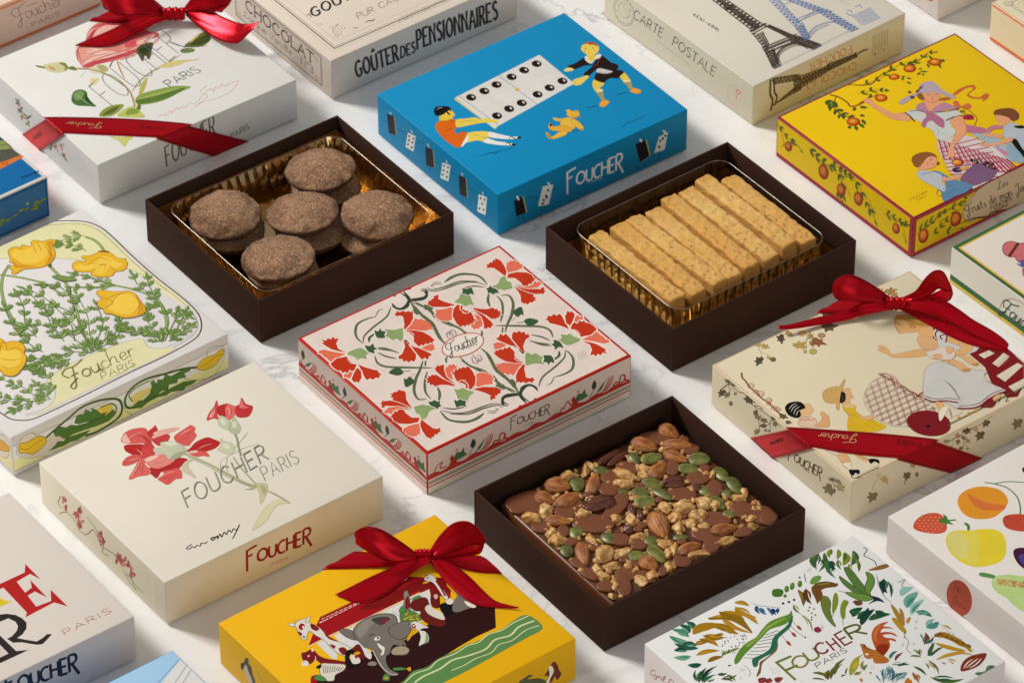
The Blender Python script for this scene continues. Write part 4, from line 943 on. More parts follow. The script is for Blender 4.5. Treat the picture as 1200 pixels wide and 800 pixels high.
S 136 6 k 730 696 -12 -29 -9 -24
S 136 6 k 407 684 15 -17 26 -8
T deco FOUCHER 137 28 300 292 396 45 -366 42
T deco FOUCHER 138 10 300 296 396 46 -366 42
T deco PARIS 139 17 616 243 163 10 -140 63
S 140 17 s 198 116 -28 -6 6 -11 16 5 3 -11 14 6 8 -10 12 11 9 -11 13 5
S 140 17 s 267 93 20 5 -15 3 0 -16 25 13 -7 -15 22 17 -4 -18 22 17 -1 -16 21 15 1 -15 18 11 4 -13 27 19 -46 -36 -21 -14''',
'carn.right': '''T logo FOUCHER 141 42 358 103 286 -37 -283 105
T sans PARIS 142 9 468 44 73 -7 -73 20''',
'carn.left': '''L 143 - 165 139 152 145 58 0
L 143 - 165 139 150 112 58 0
L 143 - 165 139 186 161 58 0
L 143 - 165 139 155 150 58 0
L 144 - 165 139 186 150 58 0
L 145 - 165 139 171 164 58 0
L 145 - 165 139 155 149 58 0
L 144 - 172 107 184 104 58 0
L 144 - 172 107 185 130 58 0
L 143 - 172 107 156 100 58 0
L 143 - 172 107 170 88 58 0
L 144 - 172 107 174 91 58 0
L 144 - 172 107 178 95 58 0
L 145 - 172 107 180 98 58 0
L 143 - 257 145 279 130 58 0
L 145 - 257 145 220 105 58 0
L 145 - 257 145 295 171 58 0
L 145 - 257 145 263 111 58 0
L 145 - 257 145 295 181 58 0
L 144 - 257 145 287 193 58 0
L 145 - 257 145 238 95 58 0
L 143 - 273 104 244 91 58 0
L 145 - 273 104 254 113 58 0
L 143 - 273 104 304 137 58 0
L 144 - 273 104 280 79 58 0
L 144 - 273 104 261 64 58 0
L 145 - 273 104 245 67 58 0
L 144 - 273 104 267 68 58 0
L 143 - 411 135 400 100 58 0
L 143 - 411 135 389 134 58 0
L 144 - 411 135 402 154 58 0
L 144 - 411 135 435 140 58 0
L 144 - 411 135 425 171 58 0
L 145 - 411 135 405 157 58 0
L 143 - 411 135 384 112 58 0
L 144 - 421 112 430 96 58 0
L 145 - 421 112 445 133 58 0
L 144 - 421 112 445 137 58 0
L 145 - 421 112 437 144 58 0
L 144 - 421 112 399 104 58 0
L 143 - 421 112 403 81 58 0
L 144 - 421 112 436 144 58 0
L 145 - 524 104 553 116 58 0
L 145 - 524 104 505 113 58 0
L 145 - 524 104 545 97 58 0
L 144 - 524 104 553 139 58 0
L 144 - 524 104 505 64 58 0
L 144 - 524 104 550 143 58 0
L 145 - 524 104 532 142 58 0
L 144 - 565 119 541 119 58 0
L 145 - 565 119 587 159 58 0
L 145 - 565 119 536 85 58 0
L 143 - 565 119 570 92 58 0
L 145 - 565 119 544 124 58 0
L 143 - 565 119 546 78 58 0
L 144 - 565 119 537 107 58 0
L 144 - 606 126 595 151 58 0
L 145 - 606 126 618 102 58 0
L 143 - 606 126 584 136 58 0
L 144 - 606 126 596 152 58 0
L 145 - 606 126 621 106 58 0
L 143 - 606 126 634 128 58 0
L 144 - 606 126 573 110 58 0
L 143 - 623 101 646 113 58 0
L 144 - 623 101 605 102 58 0
L 144 - 623 101 600 78 58 0
L 143 - 623 101 636 91 58 0
L 144 - 623 101 646 113 58 0
L 145 - 623 101 609 70 58 0
L 143 - 623 101 638 94 58 0
S 146 13 s 125 44 56 47 60 -10 17 -25
S 146 13 s 258 56 52 15 57 62 45 -49
S 146 13 s 412 84 73 22 80 13
S 146 13 s 427 87 -11 -30 46 17
S 146 13 s 561 72 37 -33 49 -2
S 146 13 s 581 71 78 -18 29 -1
S 146 13 s 598 83 39 -53
S 146 13 s 320 166 49 -9 28 -25
S 146 13 s 146 148 -26 -55 29 -9''',
'rose.top': '''P 147 1 421 749 41 45 59 28 61 -19 60 -39 28 -87 -35 -86 -92 -44 -100 8 -119 43 -5 40 29 71 35 22
P 148 1 349 709 37 19 37 -41 11 -32 -64 -18 -49 -19 -1 19 10 39
P 149 1 370 637 67 7 53 -49 44 -14 -58 -7 -75 13 -79 8 -6 15
P 150 1 311 603 61 5 71 -21 79 -7 46 -11 -21 -16 -82 5 -84 15 -50 4
P 151 1 494 602 71 12 75 1 30 6 -35 -30 -65 -18 -48 7
P 152 1 460 777 54 35 81 -22 45 -29 -55 13 -61 21 -50 -29 -39 -36 -15 10
P 153 1 470 760 50 29 63 -18 31 -33 -75 -1 -71 -13 -19 4
P 154 1 562 805 49 -23 25 -27 -18 -11 -40 20 -19 19
P 149 1 617 660 44 -13 13 -29 -49 -10 -33 14
P 155 1 556 649 83 13 43 -31 10 -26 -20 -14 -44 5 -57 -5 -43 14
P 156 1 592 622 54 2 33 -14 -44 -19 -54 -2
S 157 18 k 383 731 -35 -31 -25 -46 -5 -33
S 158 23 k 365 613 68 -8 75 -14 63 0
S 159 23 k 372 673 41 -2 28 -21
P 160 1 461 551 50 -3 58 7 45 4 39 19 30 14 -24 -29 -53 -16 -70 -10 -42 -1
S 161 9 k 557 545 80 16 38 19 30 5
S 162 12 k 435 739 47 40 49 11
S 162 12 k 479 725 46 22 59 -6
S 162 12 k 322 627 66 6 69 -23
S 162 12 k 353 594 66 -11 84 -16
S 162 12 k 543 612 67 6 64 0
S 162 12 k 457 545 62 -3 57 8
S 162 12 k 363 717 -23 -48 -11 -38
S 163 14 k 364 660 45 5 45 -11
S 163 14 k 379 603 69 -8 70 -21
S 163 14 k 580 603 54 3 43 0
S 163 14 k 440 763 39 28 36 5
S 163 14 k 548 749 41 -2 34 -12
S 163 14 k 384 692 27 -7 18 -21
S 164 9 k 365 678 24 -27 9 -19
S 164 9 k 511 758 12 -47 24 -27
S 164 9 k 596 694 29 -21 16 -40
P 165 1 320 560 43 18 26 -25 -4 -38 -27 -2 -34 20
P 166 1 364 571 25 -18 -3 -35 -28 3
P 167 1 182 703 31 -1 39 -20 13 -37 -10 -24 -42 -1 -30 35 -3 27
P 168 1 200 689 11 -23 -1 -21 -12 18
P 169 1 246 681 22 -16 -9 -38 -26 -8 19 22
P 170 1 160 725 20 -25 3 -20 -20 25
P 171 1 259 631 24 -7 -2 -32 -21 20
S 172 28 s 286 604 40 -36 33 -61 17 -87 0 -73 -22 -65 -21 -43
S 173 18 k 286 596 50 -44 31 -82 7 -85
S 174 23 k 453 558 -24 -57 -23 -75
P 175 1 401 536 29 24 7 0 -17 -15 -21 -18
S 176 23 k 382 333 58 40 68 24 82 13 98 20
P 177 1 387 293 48 57 52 31 -35 -44 -42 -38
S 178 28 k 558 409 57 -9 51 -19 63 -24
P 179 1 566 414 57 -1 64 -32 -37 -7 -57 9
P 180 1 555 566 33 18 49 -14 -31 -42 -45 -50 0 33 -30 -30 9 46
P 181 1 562 560 45 4 2 -20 -42 -25
P 182 1 731 472 54 17 31 14 36 -2 -2 -51 -48 -24 -37 8
P 183 1 752 463 55 19 40 -1 -2 -31 -49 -16
P 184 1 701 458 32 -7 18 -25 -16 -12 -38 18
P 185 1 789 495 27 8 10 -1 -24 -12 -44 -18
P 186 1 158 445 29 29 31 0 13 -29 -15 -34 -7 -40 0 -36 -35 29 -26 25 -3 30
P 187 1 181 464 33 3 2 -29 -41 -24 -10 17
P 188 1 220 436 -8 -31 -5 -54 -15 33
S 189 9 k 188 450 1 -46 8 -52
P 190 1 370 288 51 8 72 -17 51 -18 50 -44 -61 -4 -77 -7 -64 15 -40 26
P 191 1 364 274 69 -23 76 -11 64 -15 -84 -16 -76 11 -56 27
S 192 14 k 364 274 95 -15 107 -29
S 193 7 k 388 271 40 21
S 193 6 k 387 268 18 -28
S 193 7 k 414 265 37 17
S 193 6 k 412 262 20 -25
S 193 7 k 439 259 35 14
S 193 6 k 437 256 22 -23
S 193 7 k 464 253 33 10
S 193 6 k 463 250 23 -20
S 193 7 k 490 247 30 6
S 193 6 k 488 244 25 -18
S 193 7 k 515 241 28 3
S 193 6 k 513 238 27 -15
S 193 7 k 540 235 26 -1
S 193 6 k 539 232 28 -13
P 194 1 182 273 45 30 50 -4 28 -21 -36 -24 -48 -9
P 195 1 197 271 51 16 38 -6 -46 -23
P 196 1 242 229 44 21 40 -2 10 -34 -7 -55 -30 15
P 197 1 274 214 27 26 24 -10 -1 -35
P 198 1 331 223 32 33 7 -5 -29 -41
P 199 1 143 132 29 -26 46 -33 -36 -15 -30 -22 2 43
P 200 1 280 464 2 36 22 11 17 -22
S 201 14 k 262 542 42 24
S 202 14 k 258 462 34 21 24 6
T deco FOUCHER 203 13 263 294 464 163 -469 14
T sans PARIS 204 16 527 267 162 14 -170 34
S 205 16 k 688 542 26 -57 37 -40 59 -31
S 206 8 s 371 125 33 2 -5 -15 37 18 -4 -15 38 18 -5 -15 31 7 2 -13 34 20 2 -20 34 11 45 21 -5 -23 -41 -15 -30 -14
S 206 8 s 653 188 -46 -21 -1 -18 49 10 -5 -24 23 20 7 -14 27 16 2 -20 30 6 33 -10 -66 -39 -67 -5 -54 12 -63 -7''',
'rose.left': '''L 207 - 248 153 249 132 41 0
L 208 - 248 153 262 146 41 0
L 209 - 248 153 266 153 41 0
L 210 - 248 153 259 180 41 0
L 208 - 248 153 251 134 41 0
L 207 - 248 153 226 135 41 0
L 210 - 261 125 238 94 41 0
L 207 - 261 125 268 104 41 0
L 209 - 261 125 283 124 41 0
L 211 - 261 125 266 154 41 0
L 207 - 261 125 235 112 41 0
L 207 - 261 125 286 155 41 0
L 211 - 280 104 279 127 41 0
L 208 - 280 104 299 101 41 0
L 207 - 280 104 260 75 41 0
L 208 - 280 104 298 99 41 0
L 208 - 280 104 265 74 41 0
L 210 - 280 104 255 88 41 0
L 210 - 314 86 332 108 41 0
L 210 - 314 86 324 109 41 0
L 208 - 314 86 332 89 41 0
L 209 - 314 86 294 72 41 0
L 210 - 314 86 324 76 41 0
L 210 - 314 86 295 69 41 0
L 211 - 536 100 557 131 41 0
L 207 - 536 100 512 95 41 0
L 210 - 536 100 551 90 41 0
L 211 - 536 100 556 97 41 0
L 207 - 536 100 531 122 41 0
L 209 - 536 100 509 84 41 0
L 211 - 580 132 568 103 41 0
L 210 - 580 132 556 122 41 0
L 210 - 580 132 569 145 41 0
L 210 - 580 132 602 158 41 0
L 209 - 580 132 582 110 41 0
L 211 - 580 132 601 159 41 0
L 211 - 593 102 580 78 41 0
L 211 - 593 102 611 109 41 0
L 207 - 593 102 577 79 41 0
L 207 - 593 102 599 89 41 0
L 208 - 593 102 606 97 41 0
L 209 - 593 102 596 86 41 0
L 212 - 228 165 265 155 37 0
L 212 - 286 123 318 121 37 0
L 212 - 466 58 499 61 37 0
L 212 - 504 102 481 45 37 0
L 212 - 591 84 619 77 37 0
L 212 - 577 103 598 78 37 0
L 212 - 299 99 355 154 37 0
S 213 9 s 225 163 45 -38 46 -21
S 213 9 s 486 92 56 -10 64 -10''',
'rose.right': '''T deco FOUCHER 214 32 324 49 241 57 -246 44
T sans PARIS 215 17 646 48 86 14 -95 14''',
'gouter.top': '''P 216 0 60 60 846 0 0 5 -846 0
P 216 0 60 786 846 0 0 5 -846 0
P 216 0 60 60 5 0 0 731 -5 0
P 216 0 901 60 5 0 0 731 -5 0
P 217 0 46 46 874 0 0 1 -874 0
P 217 0 46 804 874 0 0 1 -874 0
P 217 0 46 46 1 0 0 759 -1 0
P 217 0 919 46 1 0 0 759 -1 0
P 217 0 72 72 821 0 0 2 -821 0
P 217 0 72 778 821 0 0 1 -821 0
P 217 0 72 72 2 0 0 707 -2 0
P 217 0 892 72 1 0 0 707 -1 0
P 218 0 100 100 766 0 0 1 -766 0
P 218 0 100 750 766 0 0 1 -766 0
P 218 0 100 100 1 0 0 651 -1 0
P 218 0 865 100 1 0 0 651 -1 0
T serifc GOÛTER 219 39 121 295 304 25 -285 32
T sans PUR_CACAO 220 12 263 169 290 14 -277 25
S 221 18 k 169 202 -3 -21
S 221 18 k 183 198 -30 -15
S 221 18 k 159 198 17 -17
S 222 6 d 117 233 -3 -3 -4 -1 -4 2 -3 3 0 4 2 5 3 3 4 1 4 -2 3 -3 0 -4
S 222 6 d 146 185 -4 -3 -4 -1 -4 2 -3 3 0 5 2 4 3 3 5 1 3 -2 3 -3 0 -4
S 222 6 d 181 154 -3 -3 -4 -1 -4 2 -3 3 0 5 2 4 3 3 4 1 4 -2 3 -3 0 -4
S 222 6 d 142 150 -4 -4 -5 0 -6 2 -3 4 -1 5 2 6 4 3 6 1 5 -2 3 -5 1 -5
S 222 6 d 125 121 -4 -3 -4 -1 -4 2 -2 3 -1 4 2 5 4 3 4 1 4 -2 2 -3 1 -5
S 222 6 s 157 177 -4 -36 -20 -13 -10 17 7 24 25 13
S 223 14 k 205 129 17 -2 2 -9
S 224 23 k 272 135 18 1 12 -9 17 3
S 224 14 k 100 319 20 8 -4 -16 -2 -14
T sans LE_CHOCOLAT_A_CROQUER_DE_LA_MAISON 225 5 382 48 269 3 -264 8''',
'gouter.left': '''P 226 0 150 35 631 0 0 4 -631 0
P 226 0 150 184 631 0 0 4 -631 0
P 226 0 150 35 4 0 0 153 -4 0
P 226 0 777 35 4 0 0 153 -4 0
P 227 0 161 46 609 0 0 1 -609 0
P 227 0 161 175 609 0 0 2 -609 0
P 227 0 161 46 1 0 0 131 -1 0
P 227 0 769 46 1 0 0 131 -1 0
T serif CHOCOLAT 226 30 230 112 491 0 -491 53
T script Longue_Vanille 228 11 210 65 351 0 -351 33
T serif N°3 228 16 631 60 85 0 -85 38
S 227 6 d 753 150 -1 3 -2 2 -4 1 -3 -1 -3 -2 -1 -3 1 -3 3 -2 3 -1 4 1 2 2
S 227 6 d 761 150 -2 6 -6 4 -7 2 -7 -2 -5 -4 -2 -6 2 -6 5 -4 7 -2 7 2 6 4
S 227 6 d 753 55 -1 3 -2 2 -4 1 -3 -1 -3 -2 -1 -3 1 -3 3 -2 3 -1 4 1 2 2
S 227 6 d 761 55 -2 6 -6 4 -7 2 -7 -2 -5 -4 -2 -6 2 -6 5 -4 7 -2 7 2 6 4
S 227 6 d 187 150 -1 3 -2 2 -4 1 -4 -1 -2 -2 -1 -3 1 -3 2 -2 4 -1 4 1 2 2
S 227 6 d 194 150 -2 6 -5 4 -7 2 -7 -2 -5 -4 -2 -6 2 -6 5 -4 7 -2 7 2 5 4
S 227 6 d 187 55 -1 3 -2 2 -4 1 -4 -1 -2 -2 -1 -3 1 -3 2 -2 4 -1 4 1 2 2
S 227 6 d 194 55 -2 6 -5 4 -7 2 -7 -2 -5 -4 -2 -6 2 -6 5 -4 7 -2 7 2 5 4''',
'gouter.right': '''T serifc GOÛTER 229 46 127 64 215 -5 -224 88
T serifc DES 229 37 356 64 72 -3 -73 59
T serifc PENSIONNAIRES 229 48 441 74 419 -28 -423 122''',
'carte.top': '''S 230 23 l 258 573 -12 -278
S 230 23 l 304 557 7 -255
S 230 21 l 258 573 46 -37
S 230 21 l 304 557 -47 -7
S 230 17 l 257 550 47 -14
S 230 21 l 257 550 48 -36
S 230 21 l 304 536 -48 -10
S 230 17 l 256 526 49 -12
S 230 21 l 256 526 49 -33
S 230 21 l 305 514 -50 -11
S 230 17 l 255 503 50 -10
S 230 21 l 255 503 51 -31
S 230 21 l 305 493 -51 -13
S 230 17 l 254 480 52 -8
S 230 21 l 254 480 53 -29
S 230 21 l 306 472 -53 -15
S 230 17 l 253 457 54 -6
S 230 21 l 253 457 54 -28
S 230 21 l 307 451 -55 -17
S 230 17 l 252 434 55 -5
S 230 21 l 252 434 56 -26
S 230 21 l 307 429 -56 -19
S 230 17 l 251 410 57 -2
S 230 21 l 251 410 57 -23
S 230 21 l 308 408 -58 -21
S 230 17 l 250 387 58 0
S 230 21 l 250 387 59 -21
S 230 21 l 308 387 -59 -23
S 230 17 l 249 364 60 2
S 230 21 l 249 364 61 -19
S 230 21 l 309 366 -61 -25
S 230 17 l 248 341 62 4
S 230 21 l 248 341 62 -17
S 230 21 l 310 345 -63 -27
S 230 17 l 247 318 63 6
S 230 21 l 247 318 64 -16
S 230 21 l 310 324 -64 -29
S 230 17 l 246 295 65 7
S 230 14 l 271 560 -8 -252
S 230 14 l 285 556 5 -257
S 230 18 l 271 560 15 -30
S 230 18 l 285 556 -15 -22
S 230 15 l 270 534 16 -4
S 230 18 l 270 534 16 -30
S 230 18 l 286 530 -17 -21
S 230 15 l 269 509 17 -5
S 230 18 l 269 509 18 -30
S 230 18 l 286 504 -18 -20
S 230 15 l 268 484 19 -5
S 230 18 l 268 484 19 -31
S 230 18 l 287 479 -20 -21
S 230 15 l 267 458 20 -5
S 230 18 l 267 458 21 -31
S 230 18 l 287 453 -20 -20
S 230 15 l 267 433 21 -6
S 230 18 l 267 433 21 -32
S 230 18 l 288 427 -22 -19
S 230 15 l 266 408 22 -7
S 230 18 l 266 408 23 -32
S 230 18 l 288 401 -23 -18
S 230 15 l 265 383 24 -7
S 230 18 l 265 383 24 -33
S 230 18 l 289 376 -25 -18
S 230 15 l 264 358 25 -8
S 230 18 l 264 358 26 -33
S 230 18 l 289 350 -26 -17
S 230 15 l 263 333 27 -8
S 230 18 l 263 333 27 -34
S 230 18 l 290 325 -27 -17
S 230 15 l 263 308 27 -9
S 230 41 l 256 487 48 1
S 230 41 l 234 301 90 3
S 230 28 l 227 283 94 4
S 230 23 l 235 281 -32 -119
S 230 23 l 276 268 -40 -88
S 230 18 l 235 281 34 -27
S 230 18 l 276 268 -47 -7
S 230 15 l 229 261 40 -7
S 230 18 l 229 261 34 -22
S 230 18 l 269 254 -45 -12
S 230 15 l 224 242 39 -3
S 230 18 l 224 242 32 -18
S 230 18 l 263 239 -44 -17
S 230 15 l 219 222 37 2
S 230 18 l 219 222 30 -12
S 230 18 l 256 224 -42 -22
S 230 15 l 214 202 35 8
S 230 18 l 214 202 29 -7
S 230 18 l 249 210 -40 -28
S 230 15 l 209 182 34 13
S 230 18 l 209 182 27 -2
S 230 18 l 243 195 -40 -33
S 230 15 l 203 162 33 18
S 230 23 l 310 295 24 -130
S 230 23 l 328 289 34 -131
S 230 18 l 310 295 22 -23
S 230 18 l 328 289 -15 -10
S 230 15 l 313 279 19 -7
S 230 18 l 313 279 24 -23
S 230 18 l 332 272 -16 -9
S 230 15 l 316 263 21 -7
S 230 18 l 316 263 25 -23
S 230 18 l 337 256 -18 -10
S 230 15 l 319 246 22 -6
S 230 18 l 319 246 26 -23
S 230 18 l 341 240 -19 -10
S 230 15 l 322 230 23 -7
S 230 18 l 322 230 28 -23
S 230 18 l 345 223 -20 -9
S 230 15 l 325 214 25 -7
S 230 18 l 325 214 29 -24
S 230 18 l 350 207 -22 -9
S 230 15 l 328 198 26 -8
S 230 18 l 328 198 30 -24
S 230 18 l 354 190 -23 -9
S 230 15 l 331 181 27 -7
S 230 18 l 331 181 31 -23
S 230 18 l 358 174 -24 -9
S 230 15 l 334 165 28 -7
S 230 41 l 192 165 177 -13
S 230 28 l 189 145 174 -14
S 230 18 l 196 181 180 -14
S 230 28 l 197 162 -52 -115
S 230 28 l 231 147 -50 -90
S 230 18 l 197 162 25 -30
S 230 18 l 231 147 -43 -5
S 230 15 l 188 142 34 -10
S 230 18 l 188 142 26 -25
S 230 18 l 222 132 -42 -9
S 230 15 l 180 123 34 -6
S 230 18 l 180 123 26 -21
S 230 18 l 214 117 -43 -13
S 230 15 l 171 104 35 -2
S 230 18 l 171 104 26 -17
S 230 18 l 206 102 -43 -17
S 230 15 l 163 85 34 2
S 230 18 l 163 85 26 -13
S 230 18 l 197 87 -43 -21
S 230 15 l 154 66 35 6
S 230 18 l 154 66 27 -9
S 230 18 l 189 72 -44 -25
S 230 15 l 145 47 36 10
S 230 37 l 144 44 40 0
S 230 28 l 322 145 36 -95
S 230 28 l 369 152 36 -105
S 230 18 l 322 145 53 -8
S 230 18 l 369 152 -42 -20
S 230 15 l 327 132 48 5
S 230 18 l 327 132 53 -10
S 230 18 l 375 137 -42 -19
S 230 15 l 333 118 47 4
S 230 18 l 333 118 52 -11
S 230 18 l 380 122 -42 -17
S 230 15 l 338 105 47 2
S 230 18 l 338 105 52 -13
S 230 18 l 385 107 -42 -16
S 230 15 l 343 91 47 1
S 230 18 l 343 91 52 -14
S 230 18 l 390 92 -42 -15
S 230 15 l 348 77 47 0
S 230 18 l 348 77 52 -15
S 230 18 l 395 77 -42 -13
S 230 15 l 353 64 47 -2
S 230 18 l 353 64 52 -17
S 230 18 l 400 62 -42 -12
S 230 15 l 358 50 47 -3
S 230 41 l 354 46 51 1
S 230 23 s 182 56 16 34 37 28 44 10 41 -6 28 -22 8 -45
S 230 14 s 190 53 15 32 29 21 39 7 37 -2 27 -17 5 -35
S 231 9 l 265 248 -35 -68 90 -4
S 232 12 l 445 426 -40 -211
S 232 12 l 481 414 -38 -190
S 232 14 l 445 426 32 -34
S 232 14 l 481 414 -40 -11
S 232 11 l 441 403 36 -11
S 232 14 l 441 403 32 -32
S 232 14 l 477 392 -41 -13
S 232 11 l 436 379 37 -8
S 232 14 l 436 379 32 -29
S 232 14 l 473 371 -41 -16
S 232 11 l 432 355 36 -5
S 232 14 l 432 355 32 -26
S 232 14 l 468 350 -41 -18
S 232 11 l 427 332 37 -3
S 232 14 l 427 332 33 -24
S 232 14 l 464 329 -41 -21
S 232 11 l 423 308 37 0
S 232 14 l 423 308 32 -21
S 232 14 l 460 308 -42 -23
S 232 11 l 418 285 37 2
S 232 14 l 418 285 33 -19
S 232 14 l 455 287 -41 -26
S 232 11 l 414 261 37 5
S 232 14 l 414 261 33 -16
S 232 14 l 451 266 -41 -28
S 232 11 l 410 238 37 7
S 232 14 l 410 238 33 -14
S 232 14 l 447 245 -42 -30
S 232 11 l 405 215 38 9
S 232 12 l 498 385 56 -181
S 232 12 l 531 382 67 -183
S 232 14 l 498 385 40 -21
S 232 14 l 531 382 -27 -15
S 232 11 l 504 367 34 -3
S 232 14 l 504 367 40 -22
S 232 14 l 538 364 -29 -16
S 232 11 l 509 348 35 -3
S 232 14 l 509 348 42 -21
S 232 14 l 544 345 -29 -15
S 232 11 l 515 330 36 -3
S 232 14 l 515 330 43 -21
S 232 14 l 551 327 -30 -15
S 232 11 l 521 312 37 -3
S 232 14 l 521 312 43 -22
S 232 14 l 558 309 -32 -15
S 232 11 l 526 294 38 -4
S 232 14 l 526 294 45 -22
S 232 14 l 564 290 -32 -14
S 232 11 l 532 276 39 -4
S 232 14 l 532 276 46 -22
S 232 14 l 571 272 -33 -14
S 232 11 l 538 258 40 -4
S 232 14 l 538 258 46 -22
S 232 14 l 578 254 -35 -14
S 232 11 l 543 240 41 -4
S 232 14 l 543 240 48 -23
S 232 14 l 584 236 -35 -14
S 232 11 l 549 222 42 -5
S 232 14 l 549 222 49 -23
S 232 14 l 591 217 -37 -13
S 232 11 l 554 204 44 -5
S 232 12 l 466 361 49 -5
S 232 12 l 435 249 140 -7
S 232 12 l 430 234 138 -9
S 232 9 s 431 224 66 15 39 -2
S 232 12 l 405 215 -34 -108
S 232 12 l 445 213 -45 -100
S 232 14 l 405 215 31 -22
S 232 14 l 445 213 -47 -20
S 232 11 l 398 193 38 0
S 232 14 l 398 193 29 -20
S 232 14 l 436 193 -44 -22
S 232 11 l 392 171 35 2
S 232 14 l 392 171 26 -18
S 232 14 l 427 173 -42 -23
S 232 11 l 385 150 33 3
S 232 14 l 385 150 24 -17
S 232 14 l 418 153 -40 -25
S 232 11 l 378 128 31 5
S 232 14 l 378 128 22 -15
S 232 14 l 409 133 -38 -26
S 232 11 l 371 107 29 6
S 232 12 l 549 204 17 -164
S 232 12 l 593 197 12 -159
S 232 14 l 549 204 46 -27
S 232 14 l 593 197 -42 -13
S 232 11 l 551 184 44 -7
S 232 14 l 551 184 45 -27
S 232 14 l 595 177 -42 -14
S 232 11 l 553 163 43 -6
S 232 14 l 553 163 45 -26
S 232 14 l 596 157 -41 -14
S 232 11 l 555 143 43 -6
S 232 14 l 555 143 44 -26
S 232 14 l 598 137 -41 -15
S 232 11 l 557 122 42 -5
S 232 14 l 557 122 44 -25
S 232 14 l 599 117 -40 -15
S 232 11 l 559 102 42 -5
S 232 14 l 559 102 43 -24
S 232 14 l 601 97 -40 -16
S 232 11 l 561 81 41 -3
S 232 14 l 561 81 43 -23
S 232 14 l 602 78 -38 -17
S 232 11 l 564 61 40 -3
S 232 14 l 564 61 41 -23
S 232 14 l 604 58 -38 -18
S 232 11 l 566 40 39 -2
S 232 14 s 405 132 62 25 64 -8 31 -19
S 232 12 s 396 116 68 24 60 -5
S 233 7 l 146 43 439 6
S 232 8 l 641 120 100 -1
S 232 8 l 640 108 99 -2
S 232 8 l 638 95 98 -3
S 232 8 l 637 83 97 -5
S 232 8 l 635 70 96 -5
S 232 8 l 634 58 95 -7
S 232 8 l 633 45 93 -7
S 232 7 l 642 125 -11 -78
S 232 7 l 649 125 -11 -78
S 232 7 l 657 125 -12 -79
S 232 7 l 664 124 -12 -79
S 232 7 l 672 124 -13 -79
S 232 7 l 679 124 -13 -80
S 232 7 l 687 124 -14 -80
S 232 7 l 694 123 -13 -80
S 232 7 l 702 123 -14 -81
S 232 7 l 709 123 -14 -81
S 232 7 l 717 123 -15 -82
S 232 7 l 724 123 -15 -82
S 232 7 l 732 122 -16 -82
S 232 7 l 739 122 -15 -83
S 232 14 l 638 157 -4 -25 21 -3
S 232 14 l 645 162 19 -2 -7 -21
S 232 14 l 695 164 25 -1 -8 -25
S 234 7 l 674 246 1 -40 7 -25
S 234 7 l 689 243 1 -53
T sans 1889-1939 235 12 146 390 -8 157 -7 -165''',
'carte.left': '''T sans CARTE 236 19 194 110 190 3 -177 49
T sans POSTALE 236 19 454 118 273 -8 -261 59
S 237 6 l 346 85 226 -7
S 237 8 d 191 158 10 -33 -9 -37 -24 -32 -34 -18 -34 1 -25 20 -10 33 8 38 25 32 33 17 34 -1
S 237 6 d 183 151 9 -29 -7 -32 -21 -28 -29 -15 -30 1 -22 18 -9 29 7 33 21 28 29 14 30 -1
S 237 7 d 164 141 6 -18 -5 -20 -13 -17 -18 -10 -19 0 -14 11 -5 18 4 21 14 17 18 9 19 0
S 237 6 l 175 136 11 6
S 237 6 l 170 105 10 0
S 237 6 l 155 75 6 -6
S 237 6 l 134 55 1 -11
S 237 6 l 113 51 -5 -13
S 237 6 l 97 62 -10 -11
S 237 6 l 90 87 -11 -7
S 237 6 l 95 118 -10 0
S 237 6 l 110 148 -7 6
S 237 6 l 130 168 0 11
S 237 6 l 152 173 5 13
S 237 6 l 168 162 9 12
S 238 6 k 114 137 22 6
S 238 6 k 118 132 23 7
S 238 6 k 122 128 23 6
S 238 6 k 127 124 23 6
S 238 6 k 131 120 23 6
S 238 6 k 136 116 22 6
S 238 6 k 140 112 23 6
S 238 6 k 144 107 23 7
S 238 6 k 149 103 22 6
S 239 6 l 825 127 82 11 -30 -98 -76 -6 24 93
S 240 14 d 890 131 1 -5 -2 -6 -4 -5 -6 -4 -5 0 -4 2 -1 5 2 6 4 6 6 3 5 0
S 240 14 l 874 103 -6 -27
S 240 7 l 854 98 11 2
S 241 6 s 817 63 38 -6 -10 -10 31 -2''',
